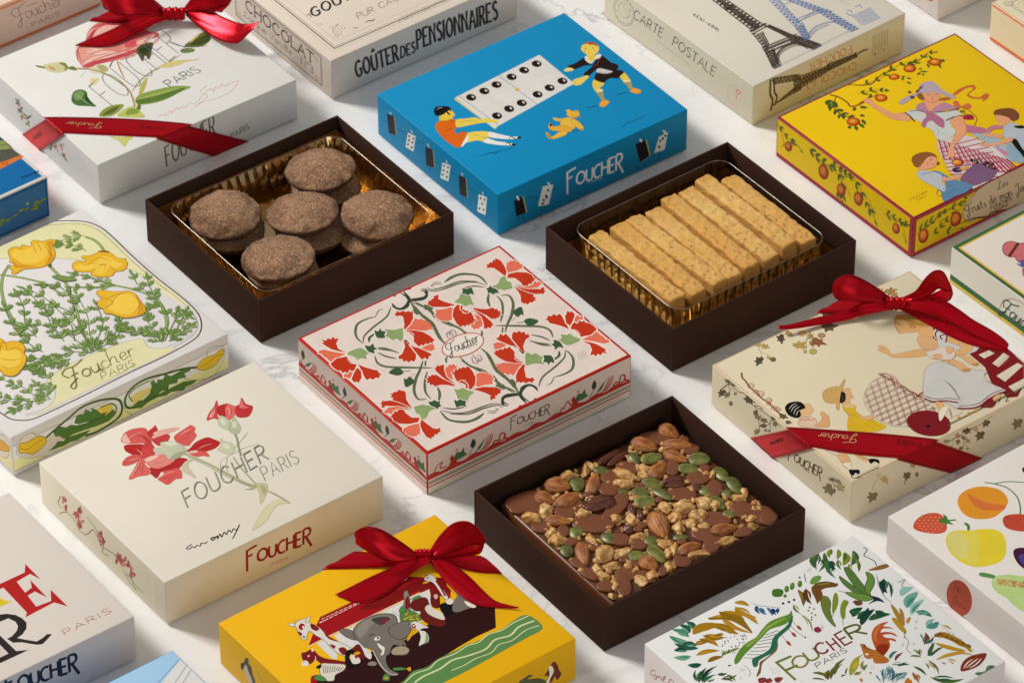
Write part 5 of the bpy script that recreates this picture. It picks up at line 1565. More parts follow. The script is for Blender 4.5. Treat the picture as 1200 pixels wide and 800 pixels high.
'carte.right': '''T sans FOUCHER 242 17 530 177 -226 7 233 -47
T sans CHOCOLAT 242 17 561 78 -282 16 292 -56
S 243 23 l 86 206 155 -49
S 243 23 l 107 169 147 -42
S 243 18 l 86 206 40 -42
S 243 18 l 107 169 -1 31
S 243 15 l 106 200 20 -36
S 243 18 l 106 200 38 -41
S 243 18 l 126 164 -1 30
S 243 15 l 125 194 19 -35
S 243 18 l 125 194 37 -41
S 243 18 l 144 159 0 29
S 243 15 l 144 188 18 -35
S 243 18 l 144 188 37 -40
S 243 18 l 162 153 2 29
S 243 15 l 164 182 17 -34
S 243 18 l 164 182 35 -39
S 243 18 l 181 148 2 28
S 243 15 l 183 176 16 -33
S 243 18 l 183 176 34 -38
S 243 18 l 199 143 3 27
S 243 15 l 202 170 15 -32
S 243 18 l 202 170 34 -37
S 243 18 l 217 138 5 25
S 243 15 l 222 163 14 -30
S 243 18 l 222 163 32 -36
S 243 18 l 236 133 5 24
S 243 15 l 241 157 13 -30
S 243 23 l 106 60 151 13
S 243 23 l 146 69 103 35
S 243 18 l 106 60 53 13
S 243 18 l 146 69 -21 -7
S 243 15 l 125 62 34 11
S 243 18 l 125 62 47 16
S 243 18 l 159 73 -15 -10
S 243 15 l 144 63 28 15
S 243 18 l 144 63 41 19
S 243 18 l 172 78 -9 -13
S 243 15 l 163 65 22 17
S 243 18 l 163 65 35 22
S 243 18 l 185 82 -4 -15
S 243 15 l 181 67 17 20
S 243 18 l 181 67 30 24
S 243 18 l 198 87 2 -19
S 243 15 l 200 68 11 23
S 243 18 l 200 68 24 27
S 243 18 l 211 91 8 -21
S 243 15 l 219 70 5 25
S 243 18 l 219 70 17 30
S 243 18 l 224 95 14 -23
S 243 15 l 238 72 -2 28
S 243 18 l 238 72 11 32
S 243 18 l 236 100 21 -27
S 243 15 l 257 73 -8 31
S 243 41 s 91 202 1 -75 15 -40 -9 -51
S 243 37 s 112 189 3 -62 15 -34 -12 -38
S 243 23 l 217 166 10 -90
S 243 23 l 253 152 9 -79
S 243 18 l 217 166 38 -30
S 243 18 l 253 152 -34 -4
S 243 15 l 219 148 36 -12
S 243 18 l 219 148 38 -28
S 243 18 l 255 136 -34 -6
S 243 15 l 221 130 36 -10
S 243 18 l 221 130 38 -25
S 243 18 l 257 120 -34 -8
S 243 15 l 223 112 36 -7
S 243 18 l 223 112 38 -23
S 243 18 l 259 105 -34 -11
S 243 15 l 225 94 36 -5
S 243 18 l 225 94 37 -21
S 243 18 l 261 89 -34 -13
S 243 15 l 227 76 35 -3
S 243 18 l 253 143 164 -17
S 243 18 l 262 80 163 21
S 243 23 l 253 143 25 -61
S 243 23 l 262 80 8 61
S 243 18 l 270 141 8 -59
S 243 23 l 270 141 25 -57
S 243 23 l 278 82 8 58
S 243 18 l 286 140 9 -56
S 243 23 l 286 140 25 -54
S 243 23 l 295 84 7 54
S 243 18 l 302 138 9 -52
S 243 23 l 302 138 25 -50
S 243 23 l 311 86 8 50
S 243 18 l 319 136 8 -48
S 243 23 l 319 136 24 -46
S 243 23 l 327 88 8 47
S 243 18 l 335 135 8 -45
S 243 23 l 335 135 25 -42
S 243 23 l 343 90 9 43
S 243 18 l 352 133 8 -40
S 243 23 l 352 133 24 -38
S 243 23 l 360 93 8 38
S 243 18 l 368 131 8 -36
S 243 23 l 368 131 24 -34
S 243 23 l 376 95 9 35
S 243 18 l 385 130 7 -33
S 243 23 l 385 130 23 -31
S 243 23 l 392 97 9 31
S 243 18 l 401 128 7 -29
S 243 23 l 401 128 24 -27
S 243 23 l 408 99 9 27
S 243 18 l 417 126 8 -25
S 243 18 l 411 135 148 -14
S 243 18 l 419 101 143 1
S 243 18 l 411 135 22 -34
S 243 18 l 419 101 7 32
S 243 15 l 426 133 7 -32
S 243 18 l 426 133 21 -32
S 243 18 l 433 101 8 31
S 243 15 l 441 132 6 -31
S 243 18 l 441 132 21 -31
S 243 18 l 447 101 8 30
S 243 15 l 455 131 7 -30
S 243 18 l 455 131 21 -30
S 243 18 l 462 101 8 28
S 243 15 l 470 129 6 -28
S 243 18 l 470 129 20 -28
S 243 18 l 476 101 9 27
S 243 15 l 485 128 5 -27
S 243 18 l 485 128 20 -27
S 243 18 l 490 101 10 25
S 243 15 l 500 126 5 -25
S 243 18 l 500 126 19 -25
S 243 18 l 505 101 9 24
S 243 15 l 514 125 5 -24
S 243 18 l 514 125 19 -24
S 243 18 l 519 101 10 23
S 243 15 l 529 124 4 -23
S 243 18 l 529 124 19 -22
S 243 18 l 533 101 11 21
S 243 15 l 544 122 4 -20
S 243 18 l 544 122 18 -20
S 243 18 l 548 102 11 19
S 243 15 l 559 121 3 -19
S 243 55 l 405 138 14 -37
S 243 46 l 553 126 13 -26
S 243 28 k 559 114 35 4 36 -5
S 244 9 l 650 170 86 -6
S 244 9 l 651 160 86 -6
S 244 9 l 652 149 85 -5
S 244 9 l 652 139 86 -5
S 244 9 l 653 129 86 -5
S 244 9 l 653 119 86 -6
S 244 9 l 654 109 86 -6
S 244 9 l 655 99 85 -6
S 244 11 l 653 171 6 -99
S 244 11 l 669 170 5 -99
S 244 11 l 686 169 4 -99
S 244 11 l 703 168 2 -100
S 244 11 l 719 167 2 -100
S 244 11 l 736 167 0 -102
S 245 32 l 668 74 4 -16
S 245 32 l 718 76 4 -18
S 244 9 l 603 169 14 0
S 244 9 l 635 113 3 -8''',
'fruit.top': '''P 246 0 0 0 959 0 0 10 -959 0
P 246 0 0 840 959 0 0 10 -959 0
P 246 0 0 0 10 0 0 850 -10 0
P 246 0 950 0 9 0 0 850 -9 0
S 247 21 s 339 887 23 -36 28 -21 24 -25 40 -16 43 14 30 8 36 -2 30 -10
S 248 6 s 358 847 54 -45 40 -16 42 12
S 247 15 s 656 800 41 -6 51 5 23 8
S 247 15 s 285 707 38 8 50 5 43 -3 15 13
B 249 250 5 117 52 p 414 805 49 -6 40 -6 53 16
B 249 250 6 117 55 p 556 809 53 8 45 -2 15 -18
B 249 250 5 110 49 p 669 797 41 -6 56 19 30 -10
B 249 250 5 117 52 p 365 774 31 -17 41 -6 29 -29
L 212 250 760 759 769 796 40 0
L 212 250 776 741 801 734 40 0
L 212 250 759 722 751 697 40 0
L 212 250 734 747 738 769 40 0
L 212 250 725 754 714 728 40 0
L 212 250 782 730 798 726 40 0
L 212 250 666 731 692 711 40 0
L 212 250 663 727 641 719 40 0
L 212 250 680 738 678 753 40 0
L 212 250 661 716 664 701 40 0
L 212 250 583 751 595 742 40 0
L 212 250 584 743 569 730 40 0
L 212 250 593 731 606 714 40 0
L 212 250 575 710 582 687 40 0
L 212 250 309 691 328 672 40 0
L 212 250 477 726 462 707 40 0
L 212 250 404 739 389 714 40 0
E 251 758 744 22 -17 -17 -20
E 252 758 745 19 -15 -14 -16
E 253 758 747 15 -11 -11 -12
E 254 758 749 9 -6 -6 -7
E 251 646 773 21 -16 -18 -21
E 252 646 775 18 -14 -15 -18
E 253 646 777 14 -11 -11 -13
E 254 646 779 8 -6 -6 -7
E 251 557 768 19 -14 -14 -16
E 252 557 769 16 -12 -12 -14
E 253 557 771 12 -9 -9 -10
E 254 557 772 7 -5 -5 -6
E 251 420 690 21 -16 -17 -20
E 252 420 691 18 -14 -14 -17
E 253 420 693 14 -11 -11 -12
E 254 420 695 8 -6 -6 -7
S 247 32 s 267 834 18 -33 5 -49 -5 -33 49 -9 61 18
S 247 18 s 277 808 -48 -46 -13 -63 21 -43
B 249 250 9 138 64 p 251 800 -25 -36 -4 -52 16 -48
B 249 250 8 129 55 p 213 810 16 -21 -12 -55 -6 -41
L 212 250 275 654 287 635 60 0
L 212 250 263 626 252 589 60 0
L 212 250 214 609 199 581 60 0
L 212 250 194 625 183 606 60 0
L 212 250 312 698 332 674 60 0
L 212 250 237 610 233 577 60 0
L 212 250 273 692 294 703 60 0
E 251 225 635 22 -17 -19 -22
E 252 225 637 19 -14 -16 -19
E 253 225 639 15 -11 -12 -14
E 254 225 641 8 -6 -6 -8
O 255 1 256 7 670 530 41 12 44 -3 24 -12 -6 -22 -30 -6 -21 -8 2 -23 21 -20 32 6 11 -14 -21 -15 -27 -4 -1 7 26 8 -22 1 -23 18 -10 26 11 16 38 11 6 11 -26 11 -36 -6 -31 -4
P 257 1 634 490 21 -4 -9 -36 30 -1 6 -20 -19 -16 -19 8 -7 18 -16 18
S 258 15 s 637 439 12 -21 -1 -36 -6 -32 -22 -20 -22 -13
S 258 12 s 596 446 21 -29 3 -50
B 249 250 6 80 43 p 609 460 15 -35 0 -62
P 259 1 606 395 30 -10 1 -25 -22 -7 -20 21
O 260 1 261 7 355 721 23 1 2 -20 -7 -31 5 -35 9 -43 11 -23 29 -10 15 -27 -31 -31 -24 20 -23 27 -8 43 -1 44 -5 21 2 29 -6 21
P 260 1 552 577 13 -16 33 -25 -5 -27 2 -20 -45 -8 -34 14 0 36 13 27
O 262 1 263 7 492 555 44 7 -17 -46 0 -18 56 12 30 -1 11 -32 4 -31 -48 24 -53 10 -12 22 -20 12
O 264 1 265 6 438 551 34 -1 15 -27 13 -29 20 -12 45 -19 44 -21 -3 -43 -33 3 -17 2 -34 -35 -2 -29 -38 -25 -57 -5 -10 20 16 36 11 39 -8 31 5 32 -4 30 -5 26
O 266 1 263 7 502 505 16 -12 7 -41 -3 -35 -32 -36 -8 30 3 34 -23 5 -29 -20 -5 16 27 22 29 12
S 267 25 s 432 556 1 -29 -7 -31 0 -12
S 267 15 s 452 549 30 -14 19 -23
S 267 21 s 531 481 39 -21 46 -18
S 267 25 s 529 412 37 -1 40 -12
S 268 6 k 444 368 15 -18 34 4
S 268 6 k 468 422 -7 -43 -29 -26
O 269 1 270 7 406 324 27 -13 49 4 34 -14 29 -46 13 -46 11 -56 -14 -85 -3 -33 -75 -38 -147 -29 -8 112 -7 52 27 74 32 72
S 271 25 l 424 335 -70 -114
S 272 9 l 428 326 -72 -118
S 273 25 l 433 316 -65 -117
S 272 9 l 437 307 -68 -121
S 271 25 l 442 297 -61 -120
S 272 9 l 446 288 -64 -124
S 273 25 l 452 278 -57 -123
S 272 9 l 456 269 -60 -127
S 271 25 l 461 259 -53 -126
S 272 9 l 465 250 -56 -130
S 273 25 l 470 240 -49 -129
S 272 9 l 474 231 -52 -133
S 271 25 l 479 221 -44 -132
S 272 9 l 484 212 -48 -136
S 273 25 l 489 202 -41 -135
S 272 9 l 493 193 -44 -139
S 271 25 l 498 183 -37 -138
S 272 9 l 502 174 -40 -142
S 273 25 l 507 164 -32 -141
S 272 9 l 511 155 -35 -145
S 271 25 l 516 145 -28 -144
S 272 9 l 521 136 -32 -148
S 273 25 l 526 126 -25 -147
S 272 9 l 530 117 -28 -151
S 271 25 l 535 107 -20 -150
S 272 9 l 539 98 -23 -154
S 273 25 l 544 88 -16 -153
S 272 9 l 548 79 -19 -157
S 271 25 l 553 69 -12 -156
S 272 9 l 557 60 -15 -159
S 274 21 l 383 285 186 -46
S 273 21 l 372 262 188 -57
S 274 21 l 360 240 191 -69
S 273 21 l 348 218 195 -81
S 274 21 l 337 196 197 -93
S 273 21 l 325 174 201 -105
S 274 21 l 314 152 203 -117
S 273 21 l 302 130 207 -128
S 274 21 l 291 109 209 -141
P 275 1 549 312 30 -17 28 -39 17 -50 -22 -102 -9 -88 -35 38 4 56 1 36 2 46 -10 67
O 276 1 263 7 569 345 26 -32 23 -35 -15 -26 -30 18 -26 32
O 277 1 263 7 613 263 45 8 32 -25 -8 -17 -35 20 -34 -4
P 278 1 582 167 -1 -35 8 -43 -4 -26 -17 19 -2 49
O 260 1 261 7 542 402 35 4 22 -14 -21 -42 -27 -40 -37 -20 -57 -22 -29 -20 -28 -38 -15 2 -8 9 17 23 35 27 49 35 39 30 16 37
O 279 1 280 7 453 613 17 14 42 5 51 -2 42 30 39 1 19 -23 -7 -44 -1 -28 12 -40 -5 -21 -18 14 -5 29 -11 23 -24 25 -33 16 -36 2 -55 -10 -19 0
P 281 1 553 619 19 -6 -17 -38 -13 3 -2 20
S 282 18 k 564 639 25 2 23 1
S 282 18 k 566 628 35 22 14 4
E 283 538 649 6 -5 -5 -6
E 283 524 615 8 -6 -7 -8
E 283 566 633 6 -4 -5 -5
E 283 591 643 5 -4 -4 -4
P 284 1 598 536 31 1 17 -25 -28 3
O 260 1 261 5 580 604 24 -8 25 -24 -8 -20 -23 -16 -30 2 -12 21 5 23
S 285 14 k 583 592 10 -2 5 -6
S 285 14 k 610 575 9 -2 5 -8
S 286 15 k 575 557 3 -7 7 -2
S 287 9 k 601 577 -13 -13 4 -5
S 261 8 s 561 582 -5 -23 12 -21 30 -2 23 16
P 288 1 715 331 23 13 36 -12 26 -23 -2 -41 -28 -28 -25 7 -1 25 -7 18 -23 18
O 260 1 261 6 718 317 20 -26 8 -21 -6 -19 -34 -4 -11 14 -1 25 9 18
S 285 12 k 708 300 8 -2
S 289 12 k 694 289 4 -6
P 288 1 749 304 24 -17 -19 -47 -12 12 6 29
O 290 1 291 7 692 239 43 -3 10 -49 -6 -68 -64 -71 -30 35 -2 49 -2 50 23 30
P 292 1 648 146 25 -1 -23 -66 -9 -53 -30 -24 9 52
P 292 1 724 215 31 -18 -8 -17 -23 17
P 293 1 631 153 2 -49 -23 -78 -37 -7 -1 60
O 260 1 261 7 538 212 19 -21 59 -20 48 -7 -8 -17 -44 3 -54 25 -25 23
O 260 1 261 7 591 256 20 -21 38 -35 -14 -16 -37 36 -15 18
O 294 1 295 5 258 190 24 -18 15 -73 36 -63 33 -7 -83 -25 -52 5 -61 2 26 42 12 34 39 6 19 47
O 296 1 291 5 208 220 28 -3 22 -27 15 -28 -2 -25 -29 -31 -1 -26 -29 -21 -7 31 -9 42 -5 39 4 28
S 295 12 k 206 195 28 0 26 -15
S 297 9 s 208 87 -29 -21 4 -21 25 16
S 297 9 s 217 72 28 5 29 -5
S 297 9 s 207 53 12 -18 45 19
S 297 9 s 183 45 23 -26 25 -10
O 260 1 261 5 271 137 18 -22 45 -13 34 0 19 -14 -10 -15 -23 0 -34 13 -43 15 -21 16
O 298 1 299 5 247 297 26 16 38 -3 27 -20 6 -27 -8 -16 -9 16 -19 5 -28 -23 -25 1 -19 -3 -7 18
O 260 1 261 5 255 246 47 22 25 -5 6 -19 -13 -20 -25 -17 -23 -1 -22 8 -25 6 8 20
S 285 14 k 302 249 9 1 3 -6
S 289 14 k 290 223 7 -1 4 -6
S 261 9 k 286 249 -10 -19 -2 9
E 300 315 214 5 -4 -7 -7
O 301 1 302 5 318 83 85 33 53 -5 4 -47 14 -29 -54 -30 -41 5 -41 5 -14 37
E 303 451 133 0 -7 -5 -2
E 304 453 133 1 -1 -1 -1
E 303 465 92 4 -4 -4 -4
E 304 467 93 1 -1 -1 -1
E 303 433 148 2 -6 -5 -3
E 304 436 149 1 -1 -1 -1
E 303 439 121 -1 -7 -5 -2
E 304 442 121 1 -1 -1 -1
E 303 479 72 -3 -8 -4 -1
E 304 481 73 1 -1 -1 -1
E 303 444 139 -5 -7 -3 1
E 304 447 140 1 -1 -1 -1
E 303 459 97 -3 -8 -4 0
E 304 461 98 1 -1 -1 -1
E 303 437 145 -2 -8 -4 -1
E 304 440 146 1 -1 -1 -1
E 303 466 140 -5 -7 -3 1
E 304 468 141 1 -1 -1 -1
E 303 457 103 -5 -7 -3 1
E 304 459 104 1 -1 -1 -1
E 303 463 72 0 -7 -5 -2
E 304 465 73 1 -1 -1 -1
E 303 478 77 -6 -7 -3 2
E 304 481 77 1 -1 -1 -1
E 303 490 78 3 -5 -4 -4
E 304 493 79 1 -1 -1 -1
E 303 439 123 0 -7 -5 -2
E 304 442 124 1 -1 -1 -1
E 303 474 99 -1 -7 -5 -1
E 304 476 100 1 -1 -1 -1
E 303 462 123 -2 -8 -4 -1
E 304 464 123 1 -1 -1 -1
E 303 457 86 -3 -8 -4 0
E 304 460 87 1 -1 -1 -1
E 303 474 52 -6 -7 -3 2
E 304 476 53 1 -1 -1 -1
E 303 479 98 -5 -7 -3 1
E 304 482 99 1 -1 -1 -1
E 303 474 47 -2 -7 -4 -1
E 304 477 48 1 -1 -1 -1
E 303 480 92 -5 -8 -4 1
E 304 482 93 1 -1 -1 -1
E 303 472 105 4 -4 -4 -4
E 304 474 106 1 -1 -1 -1
E 303 467 56 4 -4 -4 -4
E 304 470 57 1 -1 -1 -1
E 303 479 77 3 -5 -4 -4
E 304 481 78 1 -1 -1 -1
E 303 448 121 -5 -7 -3 1
E 304 450 121 1 -1 -1 -1
E 303 440 151 4 -4 -4 -4
E 304 443 152 1 -1 -1 -1
E 305 383 172 20 -15 -16 -18
E 306 380 173 15 -11 -11 -13
E 307 381 177 8 -6 -6 -6
E 308 349 135 19 -11 -11 -14
E 309 355 133 9 -4 -3 -5
P 310 1 364 136 37 -10 -21 -11 -18 5
P 278 1 405 150 20 -2 -14 -20 -13 5
T sans FOUCHER 311 7 65 97 92 -1 -86 13
T sans PARIS 311 6 88 79 48 0 -44 8''',
'fruit.left': '''P 246 0 0 0 850 0 0 25 -850 0
P 312 0 0 193 850 0 0 9 -850 0
P 246 0 0 0 7 0 0 202 -7 0
P 246 0 830 0 20 0 0 202 -20 0
S 18 12 s 5 169 49 -25 29 -26
S 18 12 s 27 150 23 -52 -19 -33
S 18 12 s 95 136 55 1
S 18 12 s 209 162 62 -17 67 2
S 18 12 s 338 147 53 -5 40 13
S 18 12 s 363 179 53 0 40 2
S 18 12 s 390 163 23 -40 -5 -36
S 18 12 s 446 121 -35 -76 -25 -37
S 18 12 s 495 184 43 -39 54 -21 30 -57
S 18 12 s 447 111 22 -30
S 18 12 s 677 123 59 4 64 18
S 18 12 s 702 149 47 -25
S 18 12 s 798 176 22 -40
S 18 12 s 791 96 14 -23
B 313 314 6 110 51 p 5 169 49 -25 55 -10
B 313 314 4 110 51 p 95 142 55 -16
B 313 314 7 156 74 p 202 163 68 -13 81 5
B 313 314 7 138 64 p 348 192 61 -17 53 5
B 313 314 4 138 60 p 397 58 22 -30
B 313 314 5 138 64 p 390 163 30 -47 5 -84
B 313 314 6 138 60 p 482 176 56 -31 43 -49
B 313 314 2 147 60 p 594 93 29 -36
B 313 314 7 120 55 p 684 127 64 13 65 13
B 313 314 5 110 51 p 787 148 25 -71
E 315 78 97 22 17 8 -21
E 256 76 98 17 14 6 -17
E 316 74 100 11 8 4 -10
E 315 301 103 29 23 12 -32
E 256 299 105 23 18 10 -26
E 316 297 106 14 11 6 -16
E 315 413 79 25 19 9 -29
E 256 410 81 20 15 7 -23
E 316 409 82 13 10 5 -14
E 315 519 100 26 20 10 -30
E 256 517 102 21 16 8 -24
E 316 515 103 13 10 5 -15
E 315 752 93 21 17 9 -22
E 256 749 95 16 13 7 -18
E 316 748 96 10 8 4 -11''',
'fruit.right': '''P 317 0 0 0 959 0 0 23 -959 0
P 317 0 0 186 959 0 0 16 -959 0
P 318 0 0 0 18 0 0 202 -18 0
S 319 14 s 27 110 54 17 77 28 90 12 83 26
S 319 14 s 104 127 53 39
S 319 14 s 198 71 52 63 32 28
S 319 14 s 138 122 45 0
B 313 314 12 120 60 p 26 121 66 23 77 17 90 1
B 313 314 7 110 55 p 108 71 54 28 55 29
B 313 314 5 101 51 p 188 55 70 -23
B 313 314 4 120 55 p 269 190 45 0
E 315 60 89 27 -20 -8 -34
E 256 58 94 22 -16 -7 -27
E 316 57 96 14 -10 -4 -17
E 315 231 92 28 -23 -12 -31
E 256 228 96 23 -18 -9 -25
E 316 227 99 14 -11 -6 -16
O 320 1 321 24 269 114 9 28 27 20 37 25 62 9 80 1 103 1 115 -5 12 -136 -111 -52 -46 6 -35 0 -58 11 -58 5 -58 17 -23 -6 -35 20 -20 31
S 321 32 k 250 58 74 -8 83 -28 16 11 76 -17
T script Fruits_de_mon_Jardin 322 16 299 87 369 -28 -387 79
T script Les 322 16 452 138 55 -2 -60 41
T sans FOUCHER 323 14 421 49 112 -3 -117 24
T sans PARIS 323 12 447 29 65 -3 -69 17''',
'cream.top': '''P 324 0 2 2 977 0 0 6 -977 0
P 324 0 2 845 977 0 0 6 -977 0
P 324 0 2 2 6 0 0 849 -6 0
P 324 0 972 2 7 0 0 849 -7 0
S 325 6 s 237 854 -32 -29 -13 -35 -33 -29
S 325 5 s 200 806 7 -27 -5 -19
O 326 1 327 5 209 841 -8 3 6 7 0 15 10 -8 9 4 0 -9 8 -6 -9 -6 -3 -10 -11 0
O 326 1 327 5 240 825 8 -3 -7 -7 1 -15 -11 8 -8 -4 0 9 -8 7 9 5 3 10 11 0
O 326 1 327 5 165 757 -6 -9 -5 5 -15 -4 10 13 -1 8 9 2 8 10 3 -8 9 -1 -2 -12
E 325 202 757 6 -5 -6 -8
E 328 202 757 5 -4 -5 -6
O 329 1 327 5 166 756 -7 -13 -7 7 -21 -5 14 17 -2 11 12 2 11 14 5 -11 12 -1 -3 -15
E 325 208 739 9 -7 -9 -11
E 330 208 739 8 -6 -7 -9
O 331 1 327 5 321 817 -1 -13 -10 2 -18 -16 6 21 -8 7 11 8 4 17 10 -7 12 7 5 -14
O 332 1 327 5 363 830 6 -6 -8 -5 -5 -16 -7 12 -9 0 4 9 -5 10 10 2 6 9 10 -4
S 325 6 s 420 751 -27 7 -30 -17 -27 7
S 325 5 s 377 747 -22 -30 -17 -11
O 333 1 327 5 406 768 0 9 8 -1 12 10 -4 -14 6 -5 -8 -6 -3 -11 -7 4 -9 -4 -3 9
O 334 1 327 5 398 724 -1 -9 -7 1 -12 -10 3 14 -5 5 7 6 3 11 8 -4 8 4 4 -10
O 333 1 327 5 333 741 -9 -2 3 8 -8 11 14 -1 6 7 4 -6 11 -1 -6 -8 2 -8 -10 -6
E 325 336 703 6 -4 -6 -8
E 328 336 703 5 -3 -5 -6
O 335 1 327 5 427 730 13 -6 -11 -11 1 -26 -18 14 -15 -7 1 16 -14 10 16 10 4 16 19 0
O 336 1 327 5 335 734 -14 3 9 11 -5 22 19 -8 13 8 1 -14 16 -7 -14 -11 -1 -14 -18 -4
E 325 362 686 12 -9 -11 -13
E 337 362 686 11 -8 -9 -11
S 338 8 s 392 816 17 -8 -1 -30 -26 -25
S 338 8 s 412 784 33 11 31 -4
E 338 395 795 12 -9 -9 -11
E 339 395 795 11 -8 -8 -10
E 338 449 743 12 -9 -10 -12
E 340 449 743 10 -7 -8 -11
O 341 1 327 5 514 784 18 3 -6 -16 15 -20 -27 0 -12 -13 -8 13 -21 0 12 18 -5 15 21 12
O 342 1 327 5 556 847 13 0 -7 -12 9 -18 -20 4 -10 -9 -4 12 -15 3 11 12 -1 13 16 6
S 343 8 s 479 846 9 -11 22 6 1 -14
O 344 1 327 11 812 831 9 -4 -7 -7 0 -16 -11 8 -9 -4 0 10 -9 7 11 6 2 10 12 0
O 345 1 327 11 841 809 13 4 -3 -11 14 -12 -20 -3 -7 -11 -8 8 -15 -2 7 13 -6 10 14 10
O 345 1 327 11 845 779 6 -6 -8 -5 -5 -16 -7 12 -9 -1 4 10 -6 10 11 2 6 10 10 -4
S 346 12 s 803 832 15 -32 33 7
S 347 28 s 62 749 -17 -27 -2 -22 -10 -40 1 -31 -4 -45 4 -41 -5 -51 1 -32
S 348 12 d 52 658 -6 -5 -7 -2 -7 2 -3 5 0 7 3 7 6 5 7 2 6 -2 4 -5 0 -7
S 348 10 d 47 661 -3 -3 -3 0 -3 1 -2 2 0 4 2 3 3 3 3 1 3 -1 2 -3 0 -4
S 348 12 d 43 622 -5 -4 -5 -1 -5 1 -3 4 0 6 2 5 5 4 6 2 5 -2 3 -4 0 -6
S 348 10 d 40 624 -3 -2 -2 0 -3 0 -1 2 0 3 1 3 2 2 3 1 3 -1 1 -2 0 -3
S 348 12 d 54 599 -7 -6 -8 -2 -7 2 -4 6 -1 8 4 8 7 5 8 2 7 -2 4 -6 0 -8
S 348 10 d 49 602 -4 -3 -4 -1 -3 1 -2 3 0 4 2 4 3 3 4 1 3 -1 2 -3 1 -4
S 348 12 d 54 551 -5 -4 -7 -2 -6 2 -3 5 0 6 3 7 6 4 6 2 6 -2 3 -5 1 -6
S 348 10 d 50 554 -2 -2 -4 -1 -2 1 -2 2 0 4 1 3 3 2 3 1 3 -1 2 -2 0 -4
S 348 12 d 39 539 -4 -3 -5 -1 -4 1 -2 4 -1 4 3 5 4 3 4 1 4 -1 3 -4 0 -4
S 348 10 d 36 541 -2 -2 -2 0 -2 1 -1 1 -1 3 2 2 2 2 2 0 2 -1 1 -1 0 -3
S 348 12 d 41 503 -5 -4 -6 -2 -5 2 -4 5 0 6 3 6 5 4 6 1 6 -1 3 -5 0 -6
S 348 10 d 38 506 -3 -2 -3 -1 -3 1 -1 2 0 3 1 3 3 2 3 1 2 -1 2 -2 0 -3
S 348 12 d 46 490 -4 -4 -6 -1 -5 1 -3 5 0 5 3 6 4 4 6 1 5 -2 3 -4 0 -5
S 348 10 d 43 493 -2 -2 -3 -1 -3 1 -1 2 0 3 1 2 3 2 2 1 3 -1 1 -2 0 -3
O 347 1 327 9 37 458 8 -3 -7 -7 1 -15 -11 8 -8 -4 0 10 -8 6 9 5 2 10 12 0
O 347 1 327 9 29 418 6 -1 -4 -5 2 -10 -8 4 -6 -4 -1 6 -7 3 6 5 1 7 8 1
O 349 1 350 10 121 464 34 -9 -2 -15 -6 -23 -17 -14 -22 -7 -26 6 -4 15 27 27
S 351 9 k 135 435 10 -5
S 352 9 k 119 410 12 0
P 353 1 65 486 24 14 26 -4 19 -15 2 -21 -9 -20 -14 2 -12 -3 -12 -21 -19 -7 -15 16 -4 25
S 354 10 k 72 471 27 12 20 -2
S 354 10 k 68 437 25 19 24 3
S 354 10 k 70 455 25 15 22 0
S 354 10 k 71 426 21 15 13 0
O 355 1 348 15 61 396 21 6 22 -10 14 -22 -8 -22 -2 -29 -34 22 -28 30
S 348 11 s 63 394 17 -1 1 -11 16 3 1 -13 20 -2
O 356 1 350 10 92 338 25 5 25 12 14 29 14 0 -3 -19 4 -8 -19 -32 -26 -22
O 357 1 350 10 41 184 36 -19 8 -28 -14 -36 -21 -30 -16 9 8 42 10 38
O 358 1 348 15 39 208 25 -33 0 -20 -18 10
S 350 7 s 43 113 28 -12
O 359 1 350 7 38 107 29 -11 -16 -26 -1 -19 -12 5 0 24
P 353 1 37 66 13 -10 16 -12 -5 -14 -14 -5 -2 12 -16 -7 -4 14
S 353 14 s 24 37 -5 -19 30 -14
O 357 1 350 7 125 123 4 -33 5 -22 -11 -4 -12 16 -4 33
P 353 1 134 68 17 -7 11 -19 -13 -16 -5 19 -18 -2 -1 11
S 360 9 s 118 128 7 -43 14 -21
O 357 1 350 9 292 432 36 6 8 -10 -12 -19 -10 -27 -20 -1 -12 -19 -24 2 -2 17
P 353 1 295 438 10 -15 -11 -20 -20 -20 -21 3 17 28
S 354 7 k 286 422 2 -21
S 354 7 k 275 411 4 -19
S 354 7 k 266 397 5 -12
O 361 1 362 10 221 450 23 25 30 5 29 -9 8 -9 39 22 3 -5 -33 -28 -32 -24 -31 -32 -33 -37 -3 9 17 27 -15 11 -11 20
E 363 264 472 1 -1 -1 -1
E 363 268 464 1 -1 -1 -1
E 363 243 459 1 -1 -1 -1
E 363 257 411 1 -1 -1 -1
E 363 279 449 1 -1 -1 -1
E 363 267 453 1 -1 -1 -1
E 363 261 473 1 -1 -1 -1
E 363 224 424 1 -1 -1 -1
E 363 254 413 1 -1 -1 -1
E 363 282 450 1 -1 -1 -1
E 363 242 439 1 -1 -1 -1
E 363 248 413 1 -1 -1 -1
E 363 290 454 1 -1 -1 -1
E 363 251 427 1 -1 -1 -1
E 363 271 459 1 -1 -1 -1
E 363 274 466 1 -1 -1 -1
E 363 255 407 1 -1 -1 -1
E 363 267 451 1 -1 -1 -1
E 363 268 425 1 -1 -1 -1
E 363 254 409 1 -1 -1 -1
E 363 260 445 1 -1 -1 -1
E 363 262 442 1 -1 -1 -1
E 363 251 462 1 -1 -1 -1
E 363 289 459 1 -1 -1 -1
E 363 231 446 1 -1 -1 -1
E 363 245 445 1 -1 -1 -1
E 363 262 451 1 -1 -1 -1
E 363 289 444 1 -1 -1 -1
E 363 266 461 1 -1 -1 -1
E 363 271 450 1 -1 -1 -1
E 363 238 430 1 -1 -1 -1
E 363 245 442 1 -1 -1 -1
E 363 290 453 1 -1 -1 -1
E 363 251 469 1 -1 -1 -1
